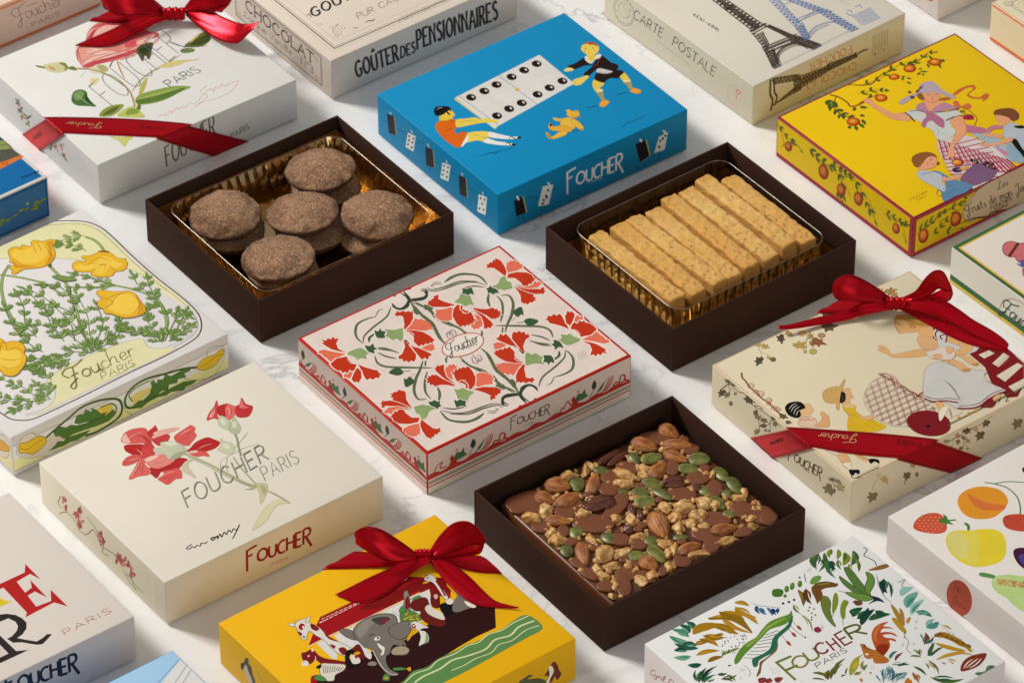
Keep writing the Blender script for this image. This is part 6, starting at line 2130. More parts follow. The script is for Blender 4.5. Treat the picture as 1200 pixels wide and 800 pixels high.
O 364 1 365 10 249 363 17 -2 20 -21 -15 -24 0 -39 18 -29 6 -43 -24 -30 -71 53 13 29 19 49 6 33
O 366 1 350 9 250 367 24 -2 15 -21 -6 -14 -28 17
O 357 1 350 9 240 323 8 -22 34 -35 40 -3 -2 -14 -26 -7 -41 14 -20 26
S 365 14 s 269 250 7 -31 -2 -40
O 364 1 365 6 237 309 28 -53 27 -32 13 -49 -65 8 -66 48
S 367 12 k 275 236 15 -57
S 367 12 k 253 241 9 -54
O 368 1 369 10 346 356 32 30 48 24 49 5 31 0 14 -26 -12 -58 5 -64 6 -37 9 -21 18 -65 37 -41 9 -32 -72 -1 -55 -12 -52 12 -42 57 -41 36 -24 57 6 61 15 49
S 370 7 l 367 376 -55 -111
S 370 7 l 377 385 -67 -135
S 370 7 l 434 411 69 -2
S 370 7 l 412 399 -96 -190
S 370 7 l 384 389 132 -3
S 370 7 l 419 402 -102 -202
S 370 7 l 380 383 138 -3
S 370 7 l 450 410 -121 -239
S 370 7 l 355 360 157 -3
S 370 7 l 457 413 -124 -245
S 370 7 l 350 355 157 -4
S 370 7 l 485 414 -133 -263
S 370 7 l 332 332 175 -4
S 370 7 l 489 412 -133 -264
S 370 7 l 327 326 176 -4
S 370 7 l 511 401 -137 -270
S 370 7 l 322 304 187 -5
S 370 7 l 515 398 -140 -276
S 370 7 l 323 298 188 -5
S 370 7 l 505 325 -111 -220
S 370 7 l 317 275 194 -4
S 370 7 l 506 316 -112 -220
S 370 7 l 313 269 200 -4
S 370 7 l 512 274 -99 -195
S 370 7 l 313 247 200 -5
S 370 7 l 513 265 -99 -194
S 370 7 l 308 241 206 -5
S 370 7 l 519 223 -80 -157
S 370 7 l 309 218 212 -5
S 370 7 l 520 214 -74 -145
S 370 7 l 310 212 213 -5
S 370 7 l 523 167 -53 -103
S 370 7 l 323 189 200 -5
S 370 7 l 524 158 -50 -97
S 370 7 l 325 183 199 -5
S 370 7 l 543 141 -38 -73
S 370 7 l 338 160 187 -4
S 370 7 l 546 138 -34 -67
S 370 7 l 345 154 187 -5
S 370 7 l 562 115 -22 -43
S 370 7 l 371 131 143 -4
S 370 7 l 566 112 -19 -36
S 370 7 l 372 125 137 -3
S 369 10 s 479 425 20 -1 8 -19 -6 -23 10 -20 -15 -30 16 -18 -8 -27 15 -24 -3 -25 21 -2
S 369 10 s 490 424 1 -27 3 -29 -9 -27 9 -27 -3 -31 12 -29 -2 -24 17 -6
S 369 7 d 486 420 -3 -1 -3 1 -2 2 0 4 1 3 2 3 3 1 3 -1 1 -2 1 -4 -1 -3
S 369 7 d 489 405 -3 -1 -3 1 -2 2 0 4 1 3 2 3 3 1 2 -1 2 -2 1 -4 -1 -3
S 369 7 d 492 390 -3 -1 -3 1 -2 2 0 4 1 3 2 3 3 1 2 -1 2 -2 1 -4 -1 -3
S 369 7 d 495 375 -3 -1 -3 1 -2 2 0 4 0 3 3 3 2 1 3 -1 2 -2 1 -4 -1 -3
S 369 7 d 498 360 -3 -1 -3 1 -2 2 0 4 0 3 3 3 2 1 3 -1 2 -2 1 -4 -1 -3
S 369 7 d 501 345 -3 -1 -3 1 -2 2 -1 4 1 3 2 3 3 1 3 -1 2 -2 1 -4 -1 -3
S 369 7 d 504 330 -3 -1 -3 1 -2 2 -1 4 1 3 2 3 3 1 3 -1 2 -2 1 -4 -1 -3
S 369 7 d 507 315 -3 -1 -3 1 -2 2 -1 4 1 3 2 3 3 1 3 0 2 -3 1 -3 -1 -4
S 369 7 d 509 300 -2 -1 -3 1 -2 2 -1 4 1 4 2 2 3 1 3 0 2 -3 0 -3 0 -4
S 369 7 d 512 285 -3 -1 -2 1 -2 3 -1 3 1 4 2 2 3 2 3 -1 2 -3 0 -3 -1 -4
S 369 7 d 515 271 -3 -2 -2 1 -2 3 -1 3 1 4 2 3 3 1 3 -1 2 -3 0 -3 -1 -4
S 369 7 d 518 256 -3 -1 -3 0 -1 3 -1 3 1 4 2 3 3 1 3 -1 2 -3 0 -3 -1 -4
S 369 7 d 521 241 -3 -1 -3 0 -2 3 0 3 1 4 2 3 3 1 2 -1 2 -2 1 -4 -1 -3
S 369 7 d 524 226 -3 -1 -3 1 -2 2 0 4 1 3 2 3 3 1 2 -1 2 -2 1 -4 -1 -3
S 369 20 k 502 242 41 7 20 2
E 371 451 101 58 -58 -47 -49
E 371 444 86 56 -56 -44 -46
E 372 435 83 7 -5 -5 -6
P 371 0 837 319 60 8 41 -17 56 -31 -22 -79 -2 -46 -81 -95 -68 -42 -35 18 7 61 2 45 40 85
P 373 0 863 297 50 -3 5 -27 -52 -1
P 373 0 872 226 76 23 5 -31 -76 -23
P 373 0 837 160 115 11 7 -25 -119 -33
P 373 0 832 84 80 2 -28 -32 -55 -14
P 374 0 975 225 21 -2 -11 -52 -9 -10
S 375 8 s 878 208 44 8 26 9
S 375 8 s 877 195 47 7 28 20
S 376 8 s 898 295 -4 -10
S 377 16 k 876 82 18 0
S 377 16 k 868 62 18 0
O 378 1 371 8 832 417 21 -35 27 -27 24 -10 -31 -25 -48 8 -33 24 -48 41 22 59 62 64 16 -25
S 371 23 s 829 522 -29 -20 -15 -43
S 371 23 s 837 507 -29 -17 -17 -32
S 371 23 s 808 449 9 21 25 -8 -33 -34
S 379 10 s 830 512 -26 -16 -12 -35
P 380 1 767 574 34 -3 22 -44 -29 -41 -29 8 -9 34
O 380 1 350 9 734 646 24 11 24 -11 5 -38 -8 -36 8 -19 -41 -4 -21 18 -25 8 8 26 10 23
O 381 1 363 8 740 656 22 11 30 -19 20 -31 14 -38 3 -29 -22 -5 -27 34 -22 -5 10 34 -6 32 -20 11
S 363 6 d 758 649 -2 -2 -3 0 -2 0 -2 2 0 3 1 3 2 1 3 1 3 -1 1 -2 0 -3
S 363 6 d 764 643 -3 -1 -2 -1 -3 1 -1 2 -1 3 2 2 2 2 3 0 2 0 2 -3 0 -2
S 363 6 d 771 641 -2 -2 -3 -1 -2 1 -2 2 0 3 1 2 3 2 2 1 3 -1 1 -2 1 -3
S 363 6 d 774 632 -2 -2 -3 0 -2 1 -2 2 0 2 1 3 3 2 2 0 3 -1 1 -2 1 -2
S 363 6 d 780 627 -2 -2 -3 -1 -3 1 -1 2 0 3 1 2 2 2 3 1 2 -1 2 -2 0 -3
S 363 6 d 781 616 -2 -2 -3 0 -2 1 -2 2 0 2 1 3 2 2 3 0 3 -1 1 -2 0 -2
S 363 6 d 789 614 -2 -2 -3 -1 -2 1 -2 2 0 3 1 2 2 2 3 1 3 -1 1 -2 0 -3
S 363 6 d 787 599 -3 -2 -2 -1 -3 1 -1 2 -1 3 2 2 2 2 3 1 2 -1 2 -2 0 -3
S 363 6 d 789 589 -3 -2 -2 0 -3 0 -1 2 -1 3 2 3 2 1 3 1 2 -1 2 -2 0 -3
S 363 6 d 792 581 -2 -2 -3 0 -3 0 -1 2 0 3 1 3 2 1 3 1 3 -1 1 -2 0 -3
S 363 6 d 798 576 -2 -2 -3 0 -2 1 -2 2 0 2 1 3 2 2 3 0 3 -1 1 -2 0 -2
S 363 6 d 800 566 -2 -2 -3 0 -3 1 -1 2 0 2 1 3 2 2 3 0 2 -1 2 -2 0 -2
S 363 6 d 813 570 -2 -2 -3 0 -2 1 -2 2 0 2 1 3 3 2 2 0 3 -1 1 -2 0 -2
S 363 6 d 814 560 -2 -2 -3 -1 -2 1 -2 2 0 3 2 2 2 2 3 1 2 -1 2 -2 0 -3
E 382 771 569 3 -2 -4 -5
S 383 12 k 730 632 4 -8 -3 -10
S 384 12 k 706 603 5 -4
S 350 9 s 734 646 -16 -22 -9 -24 -8 -27
O 380 1 350 9 597 494 44 -18 50 -16 28 -21 -18 -27 -44 18 -41 26 -32 27 -1 21 -12 29 1 17 15 -14 -6 26 19 -5 3 -29
O 380 1 350 9 836 449 19 -21 20 -41 9 -27 -28 -28 -43 2 -30 8 -36 -11 -31 -31 -2 14 -18 -11 0 13 -10 -1 9 20 42 17 65 13 39 3 -11 31 -9 27
O 378 1 371 8 646 351 43 8 37 -20 16 -45 27 -33 38 -41 15 -25 -25 -8 -6 -50 17 -65 -33 4 -46 -13 -67 -4 -34 12 -34 24 -20 61 -34 25 -15 24 29 52 58 64
S 371 31 s 527 217 15 -34 37 -21 37 -41
S 371 31 s 593 99 35 -28 43 -12 65 12 69 -3
S 371 16 s 538 226 20 -35 41 -26 28 -30
S 371 16 s 605 108 34 -24 44 -11 60 13 65 -4
S 385 8 k 660 260 -5 -50 -11 -45 -15 -49
S 385 8 k 657 251 2 -30 -7 -35 -25 -62
S 385 8 k 774 170 17 -33 5 -37
S 385 8 k 804 195 21 -2 13 4
P 371 1 668 55 62 20 12 -28 -35 -21 -23 10
O 380 1 350 6 741 67 37 0 -30 -24 -15 4
S 377 10 s 741 35 28 12 20 -8 -23 -17 15 -4
O 357 1 350 9 738 514 24 -1 18 -23 6 -25 -9 -27 -20 -13 -29 3 -11 19 0 28
S 386 6 k 752 479 3 -10
S 386 6 k 760 450 2 -9
S 352 8 k 744 452 2 -7
S 387 20 s 707 452 13 -23 27 -11 21 3
O 388 1 389 8 708 426 39 -8 39 -7 15 -25 -9 -34 -33 -17 -34 25 -21 29
O 357 1 350 8 788 402 22 -12 -14 -21 -21 -4 2 18
O 357 1 350 8 720 397 26 -12 -8 -21 -23 10
O 357 1 350 9 759 335 20 -41 -4 -37 5 -11 -15 -6 -18 16 -1 42 -4 23
O 357 1 350 9 799 340 27 -33 -1 -33 4 -17 -14 -6 -12 18 -2 29
P 390 1 751 263 31 -9 -7 -14 -23 6
P 390 1 803 269 25 -8 -7 -11 -15 6
O 380 1 350 6 549 175 16 -19 -15 -28 -32 -23 15 35
P 359 1 520 123 37 13 4 -17 -70 -41
S 391 10 k 498 44 12 10
S 392 14 l 497 43 14 3
S 391 10 k 510 44 12 10
S 392 14 l 508 43 15 3
S 391 10 k 521 44 13 10
S 392 14 l 520 43 14 3
S 391 10 k 533 44 12 10
S 392 14 l 532 43 14 3
S 391 10 k 545 44 12 10
S 392 14 l 543 43 15 3
S 391 10 k 556 45 13 9
S 392 14 l 555 43 14 3
S 391 10 k 568 45 12 9
S 392 14 l 567 43 14 3
S 391 10 k 580 45 12 9
S 392 14 l 578 43 15 3
S 391 10 k 591 45 13 9
S 392 14 l 590 43 14 3
S 391 10 k 603 45 12 9
S 392 14 l 602 43 14 3
S 391 10 k 615 45 12 9
S 392 14 l 613 43 15 3
S 391 10 k 626 45 13 9
S 392 14 l 625 43 14 3
S 391 10 k 638 45 12 9
S 392 14 l 637 43 14 3
S 391 10 k 650 45 12 9
S 392 14 l 648 43 15 4
S 391 10 k 661 45 13 9
S 392 14 l 660 43 14 4
S 391 10 k 673 45 12 9
S 392 14 l 672 43 14 4
S 391 10 k 685 45 12 9
S 392 14 l 683 43 15 4
S 391 10 k 696 45 13 9
S 392 14 l 695 43 15 4
S 391 10 k 708 45 13 9
S 392 14 l 707 43 14 4
S 391 10 k 720 45 12 10
S 392 14 l 719 43 14 4
S 391 10 k 732 45 12 10
S 392 14 l 730 44 15 3
S 391 10 k 743 45 13 10
S 392 14 l 742 44 15 3
S 391 10 k 755 45 13 10
S 392 14 l 754 44 14 3
S 391 10 k 767 45 12 10
S 392 14 l 766 44 14 3
S 391 10 k 779 45 12 10
S 392 14 l 777 44 15 3
S 391 10 k 790 45 13 10
S 392 14 l 789 44 15 3
S 391 10 k 802 45 13 10
S 392 14 l 801 44 14 3
S 391 10 k 814 45 13 10
S 392 14 l 813 44 14 3
S 391 10 k 826 46 12 9
S 392 14 l 824 44 15 3
S 391 10 k 838 46 12 9
S 392 14 l 836 44 15 3
S 391 10 k 849 46 13 9
S 392 14 l 848 44 15 3
S 391 10 k 861 46 13 9
S 392 14 l 860 44 14 3
S 391 10 k 873 46 13 9
S 392 14 l 872 44 14 3
E 393 562 53 5 -4 -5 -6
E 393 639 47 5 -4 -5 -6
E 393 610 50 5 -4 -5 -6
S 391 11 k 26 14 13 11
S 391 11 k 35 13 13 12
S 391 11 k 44 13 13 12
S 391 11 k 53 13 13 11
S 391 11 k 62 13 13 11
S 391 11 k 71 13 13 11
S 391 11 k 80 12 13 12
S 391 11 k 89 12 13 11
S 391 11 k 98 12 14 11
S 391 11 k 107 12 14 11
S 391 11 k 116 11 14 12
S 391 11 k 125 11 14 12
S 391 11 k 134 11 14 11
S 391 14 l 25 13 110 -4''',
'cream.left': '''S 325 11 s 118 212 -15 -36 11 -19 -15 -36
S 325 9 s 111 168 27 2 7 -8
O 394 1 327 9 96 182 -11 -7 3 8 -11 2 17 9 7 9 5 -2 14 8 -7 -11 4 -4 -12 -11
O 394 1 327 9 141 210 11 8 -3 -8 11 -2 -17 -10 -7 -9 -6 2 -13 -7 7 10 -4 4 12 12
O 394 1 327 9 108 125 0 -7 -9 -4 -14 -16 3 13 -8 -1 9 10 2 10 10 2 10 9 5 -4
E 325 147 161 10 7 0 -7
E 395 147 161 8 5 0 -5
S 325 11 s 245 204 3 -25 23 -2 4 -25
S 325 9 s 262 180 30 18 14 1
O 396 1 327 9 237 178 -9 -9 -2 4 -15 -6 15 14 2 7 9 3 11 11 0 -8 7 1 -7 -11
O 394 1 327 9 272 217 9 9 2 -4 15 6 -15 -14 -2 -7 -8 -3 -12 -11 1 8 -8 -1 7 11
O 396 1 327 9 283 159 6 -2 -9 -7 -6 -15 -6 6 -9 -4 4 9 -4 4 10 7 7 9 10 2
E 325 309 200 9 6 0 -6
E 395 309 200 7 5 0 -5
S 325 11 s 305 161 -15 -38 11 -20 -15 -38
S 325 9 s 298 114 28 2 8 -8
O 397 1 327 9 283 130 -12 -8 3 8 -11 2 17 10 7 10 6 -3 14 8 -7 -11 4 -4 -12 -12
O 394 1 327 9 329 159 11 8 -3 -9 11 -2 -17 -10 -7 -9 -6 2 -14 -8 7 11 -4 4 13 12
O 397 1 327 9 295 70 0 -8 -9 -4 -14 -17 2 13 -8 0 10 10 2 10 10 3 10 9 5 -5
E 325 336 107 10 7 0 -7
E 395 336 107 8 6 0 -5
S 325 11 s 399 208 -32 -28 -15 -33 -32 -28
S 325 9 s 361 163 3 -24 -7 -17
O 396 1 327 9 372 192 -7 1 8 8 3 13 8 -4 10 6 -3 -8 6 -3 -10 -8 -5 -9 -11 -3
O 397 1 327 9 400 185 6 -1 -8 -7 -3 -13 -8 3 -9 -6 2 9 -6 2 10 8 5 9 11 4
O 396 1 327 9 324 116 -8 -9 -4 3 -16 -9 14 15 0 6 10 5 10 11 1 -6 9 2 -5 -11
E 325 357 119 9 6 0 -6
E 395 357 119 7 5 0 -5
S 325 11 s 747 160 -6 -30 13 -12 -6 -30
S 325 9 s 750 125 25 7 9 -4
O 394 1 327 9 733 133 -9 -7 1 6 -12 -1 15 10 4 8 7 0 11 8 -4 -9 5 -2 -9 -10
O 398 1 327 9 770 163 9 7 -1 -6 11 1 -14 -10 -5 -8 -6 0 -11 -8 4 9 -5 2 9 11
O 394 1 327 9 755 93 2 -5 -8 -5 -10 -14 0 9 -7 -1 6 8 0 8 9 3 7 9 7 -2
E 325 786 128 8 6 0 -6
E 395 786 128 7 5 0 -4
O 399 1 327 9 78 115 1 -10 -13 -6 -19 -23 4 18 -11 0 13 13 2 14 14 3 13 12 8 -6
O 399 1 327 9 242 203 16 5 -12 -14 4 -16 -21 -3 -15 -13 -1 10 -17 -2 16 16 3 13 21 13
O 400 1 327 9 737 100 17 2 -15 -17 -1 -24 -22 2 -18 -15 2 16 -17 1 21 19 6 18 24 11
O 401 1 327 9 798 154 14 4 -10 -13 4 -15 -19 -2 -13 -12 -1 9 -15 -2 14 15 3 12 18 11
E 394 122 95 12 8 1 -12
S 396 14 s 59 122 51 61 53 -1 39 16 40 -21 78 11 79 1 26 -4
T logo FOUCHER 402 23 477 73 192 28 -183 21
T sans PARIS 403 6 560 77 39 0 -34 10''',
'cream.right': '''O 400 1 327 6 119 73 4 -16 -15 10 -18 -7 -1 22 -14 14 12 3 -1 17 17 -15 14 -1 12 -20
O 404 1 327 6 169 142 11 -11 -8 -2 3 -18 -15 18 -11 3 -1 10 -13 15 12 -2 2 9 15 -10
S 405 8 s 103 115 2 29 24 21 7 8
E 406 128 176 11 -6 1 -14
O 407 1 327 6 282 96 5 -13 -12 6 -11 -9 -4 19 -12 10 8 4 -4 15 14 -10 10 1 12 -15
S 407 13 s 264 85 -6 -12 9 -8
S 405 8 s 283 127 9 33 26 -6
E 408 319 85 9 -5 1 -14
O 409 1 327 6 303 141 7 -8 -6 1 0 -11 -9 12 -7 3 1 6 -7 9 8 -2 3 4 9 -7
S 325 8 s 527 165 -28 12 -16 -10 -27 12
S 325 6 s 492 170 -1 -25 -7 -7
O 409 1 327 6 504 183 -5 8 8 -3 4 8 6 -13 7 -5 -3 -4 4 -9 -9 5 -5 -2 -9 9
O 405 1 327 6 524 144 5 -8 -8 2 -4 -7 -5 12 -8 6 3 3 -4 10 9 -5 5 2 9 -9
O 409 1 327 6 458 172 -7 1 -2 6 -13 11 12 -3 2 5 7 -6 10 -2 -1 -7 7 -8 -6 -3
E 325 483 136 8 -4 0 -7
E 395 483 136 6 -3 0 -5
S 325 8 s 556 153 -13 -12 4 -24 -13 -13
S 325 6 s 546 127 17 -24 4 -14
O 405 1 327 6 539 152 -7 5 2 3 -6 11 12 -9 5 1 3 -7 9 -7 -6 -1 2 -7 -9 3
O 409 1 327 6 570 130 7 -5 -3 -3 6 -12 -11 9 -5 0 -3 7 -9 6 5 2 -1 7 9 -3
O 405 1 327 6 540 99 -1 -5 -6 5 -10 1 3 7 -4 7 6 -2 3 6 6 -8 7 -2 2 -8
E 325 568 87 7 -3 0 -6
E 404 568 87 5 -3 0 -4
O 410 1 327 6 551 192 6 6 8 -11 20 -8 -12 -6 4 -11 -12 6 -10 -5 -6 13 -13 9 2 11
O 407 1 327 6 642 113 4 -15 -15 9 -17 -6 -1 20 -13 13 11 2 -1 16 16 -13 14 -1 11 -19
O 407 1 327 6 664 160 1 -10 -11 8 -16 -2 2 15 -9 10 11 0 1 12 12 -12 12 -3 7 -15
S 405 13 s 447 181 52 -8 44 0 44 8 37 -3 58 15
O 400 1 327 6 832 77 4 -17 -16 10 -18 -7 -2 23 -15 14 13 3 -2 18 18 -16 15 0 13 -21
O 404 1 327 6 609 166 8 -8 -5 -1 2 -13 -11 13 -8 2 0 7 -9 10 8 -1 1 6 11 -6
O 405 1 327 6 898 30 11 -11 -8 -2 4 -17 -16 18 -10 3 -1 9 -13 14 12 -1 1 8 15 -9
O 405 1 327 6 917 65 12 -11 -8 -1 4 -18 -16 18 -11 3 -1 10 -12 13 11 -1 2 8 15 -9
O 405 1 327 6 959 22 11 -11 -8 -2 4 -17 -16 18 -11 3 -1 10 -12 13 12 -1 1 8 15 -9''',
'green.top': '''P 411 0 0 0 875 0 0 18 -875 0
P 411 0 0 954 875 0 0 19 -875 0
P 411 0 0 0 18 0 0 973 -18 0
P 411 0 856 0 19 0 0 973 -19 0
P 412 0 2 2 871 0 0 14 -871 0
P 412 0 2 956 871 0 0 15 -871 0
P 412 0 2 2 14 0 0 969 -14 0
P 412 0 858 2 15 0 0 969 -15 0
P 413 0 18 18 838 0 0 9 -838 0
P 413 0 18 946 838 0 0 8 -838 0
P 413 0 18 18 9 0 0 936 -9 0
P 413 0 848 18 8 0 0 936 -8 0
O 414 1 415 24 151 836 21 18 21 4 19 -8 8 -17 4 -10 19 -10 18 -9 -96 -104 -16 17 -3 26 8 29 -14 9 -5 19 5 21
E 416 221 825 5 -4 -6 -6
E 417 224 826 2 -1 -2 -2
E 416 212 821 5 -4 -6 -6
E 417 214 821 2 -1 -2 -2
E 416 203 817 5 -4 -6 -6
E 417 205 817 2 -1 -2 -2
E 416 193 812 5 -4 -6 -6
E 417 195 813 2 -1 -2 -2
E 416 184 808 5 -4 -6 -6
E 417 186 808 2 -1 -2 -2
E 416 174 804 5 -4 -6 -6
E 417 176 804 2 -1 -2 -2
E 416 165 799 5 -4 -6 -6
E 417 167 800 2 -1 -2 -2
E 416 155 795 5 -4 -6 -6
E 417 157 796 2 -1 -2 -2
E 416 146 791 5 -4 -6 -6
E 417 148 791 2 -1 -2 -2
P 418 1 133 740 5 -15 15 -8 20 -9 -30 -31 -9 24 -5 24
P 419 1 130 701 28 -9 -51 -55 -11 23 15 21
P 420 1 128 696 61 -14 -57 -75 -31 41
P 418 1 155 743 62 -32 -28 -29 -39 31''',
'green.left': '''P 421 0 0 0 973 0 0 46 -973 0
P 422 0 0 2 973 0 0 18 -973 0
P 421 0 0 20 973 0 0 2 -973 0
P 423 0 0 22 973 0 0 22 -973 0
S 424 11 d 458 44 -37 -37 -47 -19 -44 2 -30 25 -7 40 18 44 37 36 47 20 44 -3 30 -25 7 -39
T script Foucher 425 24 311 46 211 -1 -183 74
T sans PARIS 426 11 377 51 120 -5 -112 27''',
'white.top': '''P 427 1 251 745 31 29 46 10 47 -13 33 -28 20 -43 -14 -51 -34 -26 -43 -13 -38 -1 -36 18 -26 30 -5 42
P 428 1 319 768 4 -25 9 -38 19 -37 28 -29 5 -12 -21 -11 -31 18 -28 28 -11 35 8 39
S 428 11 k 311 729 14 13
S 428 11 k 315 721 14 13
S 428 11 k 320 713 13 13
S 428 11 k 324 705 13 12
S 428 11 k 329 697 13 12
S 428 11 k 333 689 13 12
S 428 11 k 338 681 12 11
S 428 11 k 342 673 12 11
S 428 11 k 347 665 11 10
S 428 11 k 351 657 12 10
S 428 11 k 356 649 11 10
S 428 11 k 360 641 11 9
S 428 11 k 365 633 10 9
S 428 11 k 369 625 10 9
P 429 1 37 751 26 18 38 8 34 -8 24 -21 0 -30 -16 -34 -25 -25 -26 0 -26 18 -25 31 -10 25
E 430 78 763 2 -3 -2 -2
E 430 61 755 2 -3 -2 -2
E 430 56 738 2 -3 -2 -2
E 430 96 770 2 -3 -2 -2
E 430 91 752 2 -3 -2 -2
E 430 74 745 2 -3 -2 -2
E 430 69 727 2 -3 -2 -2
E 430 52 719 2 -3 -2 -2
E 430 108 759 2 -3 -2 -2
E 430 104 742 2 -3 -2 -2
E 430 86 734 2 -3 -2 -2
E 430 82 717 2 -3 -2 -2
E 430 64 709 2 -3 -2 -2
E 430 60 692 2 -3 -2 -2
E 430 121 748 2 -3 -2 -2
E 430 116 731 2 -3 -2 -2
E 430 99 723 2 -3 -2 -2
E 430 94 706 2 -3 -2 -2
E 430 77 698 2 -3 -2 -2
E 430 72 681 2 -3 -2 -2
E 430 134 738 2 -3 -2 -2
E 430 129 720 2 -3 -2 -2
E 430 112 713 2 -3 -2 -2
E 430 107 695 2 -3 -2 -2
E 430 90 688 2 -3 -2 -2
E 430 146 727 2 -3 -2 -2
E 430 142 710 2 -3 -2 -2
E 430 124 702 2 -3 -2 -2
E 430 119 685 2 -3 -2 -2
E 430 102 677 2 -3 -2 -2
E 430 137 691 2 -3 -2 -2
P 431 0 139 725 20 -7 12 20 0 -22 -8 -17 26 -15 -5 -5 -23 11 0 -26 -15 23 -12 -10 5 21 -14 5
P 432 1 81 620 31 21 34 -4 44 -33 36 -18 36 -30 8 -39 -28 -50 -42 -42 -42 -15 -48 10 -41 24 -19 37 -6 41 10 52
P 433 1 85 618 29 19 39 -15 -3 -40 -33 -49 -42 -34 -22 21 7 54
P 434 1 164 598 36 -17 -107 -133 -29 37 56 46
P 435 1 196 649 10 -3 -1 -19 -16 -18 -8 4 12 16
S 431 21 s 410 774 23 -27 23 -46 -4 -58 -26 -48 -32 -36
S 431 18 s 433 747 46 -20 47 -42 30 -38
P 436 1 319 572 24 15 33 -11 29 -25 26 -43 -22 -35 -47 -6 -42 35 -16 36
E 437 352 524 1 -1 -1 -1
E 437 322 536 1 -1 -1 -1
E 437 336 534 1 -1 -1 -1
E 437 344 570 2 -1 -1 -1
E 437 352 567 2 -1 -1 -1
E 437 320 536 1 -1 -1 -1
E 437 352 576 2 -1 -1 -1
E 437 334 579 2 -1 -1 -1
E 437 359 546 1 -1 -1 -1
E 437 347 574 2 -1 -1 -1
E 437 366 537 1 -1 -1 -1
E 437 345 578 2 -1 -1 -1
E 437 334 579 2 -1 -1 -1
E 437 362 559 2 -1 -1 -1
E 437 322 566 1 -1 -1 -1
E 437 313 539 1 -1 -1 -1
E 437 324 562 1 -1 -1 -1
E 437 357 545 1 -1 -1 -1
E 437 364 535 1 -1 -1 -1
E 437 334 563 1 -1 -1 -1
E 437 324 569 1 -1 -1 -1
E 437 317 543 1 -1 -1 -1
E 437 356 539 1 -1 -1 -1
E 437 330 576 2 -1 -1 -1
E 437 341 571 2 -1 -1 -1
E 437 317 545 1 -1 -1 -1
E 437 342 581 2 -1 -1 -1
E 437 358 533 1 -1 -1 -1
E 437 367 538 1 -1 -1 -1
E 437 354 531 1 -1 -1 -1
P 438 1 231 416 22 12 23 -10 27 -28 -1 -59 -33 -48 -52 11 -13 39 5 41
P 439 1 235 391 23 -4 -9 -44 -25 -17 -7 27
P 438 1 571 746 40 -3 7 -52 -39 -31 -21 31
P 440 1 58 409 15 -7 23 -37 -14 -11 -15 18 -16 23
O 441 1 442 9 60 341 29 15 29 -8 31 -24 49 -74 -50 -78 -74 -58 -25 41 -4 53 5 40 -8 49
S 443 6 d 129 264 -2 0 -1 1 0 3 1 2 1 2 2 1 1 0 1 -1 0 -3 0 -2 -2 -2
S 443 6 d 86 333 0 1 0 2 1 3 2 2 2 1 2 0 0 -1 0 -2 -1 -2 -2 -2 -2 -2
S 443 6 d 134 251 -1 0 -2 1 0 2 0 2 0 2 2 2 1 0 2 -1 0 -2 0 -2 0 -2
S 443 6 d 117 273 -1 1 -1 2 1 2 1 3 1 1 2 1 1 0 1 -2 -1 -3 -1 -2 -2 -2
S 443 6 d 134 267 -2 0 0 2 1 2 1 3 1 2 2 0 1 0 1 -2 -1 -2 -1 -3 -2 -2
S 443 6 d 128 283 -1 1 1 2 1 3 2 2 2 1 2 0 0 -1 0 -2 -2 -2 -2 -2 -2 -2
S 443 6 d 151 266 -1 1 1 2 2 2 2 2 2 2 1 -1 1 -1 -1 -2 -1 -2 -2 -2 -3 -1
S 443 6 d 146 254 -2 -1 -2 0 -1 1 -1 1 -1 2 1 2 2 1 2 0 2 -1 1 -2 0 -2
S 443 6 d 146 269 -1 1 1 2 2 3 2 2 2 1 1 0 1 -1 -1 -2 -2 -3 -2 -2 -2 -1
S 443 6 d 136 291 -2 -1 -1 0 -2 2 0 2 0 2 1 1 2 1 1 0 2 -2 0 -2 0 -2
S 443 6 d 119 280 -1 1 0 2 1 3 1 2 2 2 2 0 1 -1 0 -2 -1 -2 -1 -3 -2 -1
S 443 6 d 153 267 -2 -1 -2 0 -2 1 -1 1 0 2 1 2 1 1 2 0 2 -1 1 -2 1 -2
S 443 6 d 150 269 0 2 0 2 1 2 2 2 2 2 2 0 0 -1 0 -2 -1 -3 -2 -2 -2 -1
S 443 6 d 77 317 -1 1 0 2 1 3 1 2 2 2 2 0 1 -1 0 -2 -1 -2 -2 -3 -2 -1
S 443 6 d 136 261 0 1 0 2 1 3 2 2 2 1 2 0 0 -1 0 -2 -1 -2 -2 -2 -2 -2
S 443 6 d 89 314 -2 0 -1 1 -1 2 0 2 1 2 1 2 2 0 1 -1 1 -2 0 -2 -1 -2
S 443 6 d 136 255 -2 0 -1 1 0 3 1 2 1 2 1 1 2 0 1 -1 0 -2 -1 -3 -1 -2
S 443 6 d 127 304 -1 -1 -2 0 -2 1 -1 1 0 2 1 2 1 1 2 0 2 -1 1 -2 0 -2
S 443 6 d 117 286 -1 1 1 2 1 2 2 2 2 2 1 0 1 -1 0 -2 -1 -2 -2 -3 -2 -1
S 443 6 d 129 293 -2 0 -1 1 -1 2 0 2 1 2 2 1 1 1 2 -2 0 -1 0 -3 -1 -2
S 443 6 d 135 273 -2 -1 -2 0 -1 1 -2 1 0 2 1 2 2 1 2 0 1 -1 2 -2 0 -1
S 443 6 d 133 260 -1 -1 -2 0 -2 1 -1 2 0 2 1 2 2 1 2 -1 2 -1 0 -2 0 -1
S 443 6 d 116 292 -1 1 0 2 1 2 2 3 2 1 1 1 1 -1 0 -2 -1 -3 -1 -2 -2 -2
S 443 6 d 104 315 -1 0 -1 1 0 2 1 3 1 2 1 1 2 0 1 -2 0 -2 -1 -2 -1 -2
S 443 6 d 157 266 -1 -1 -2 0 -2 1 0 2 0 2 1 2 1 1 2 -1 2 -1 0 -2 0 -2
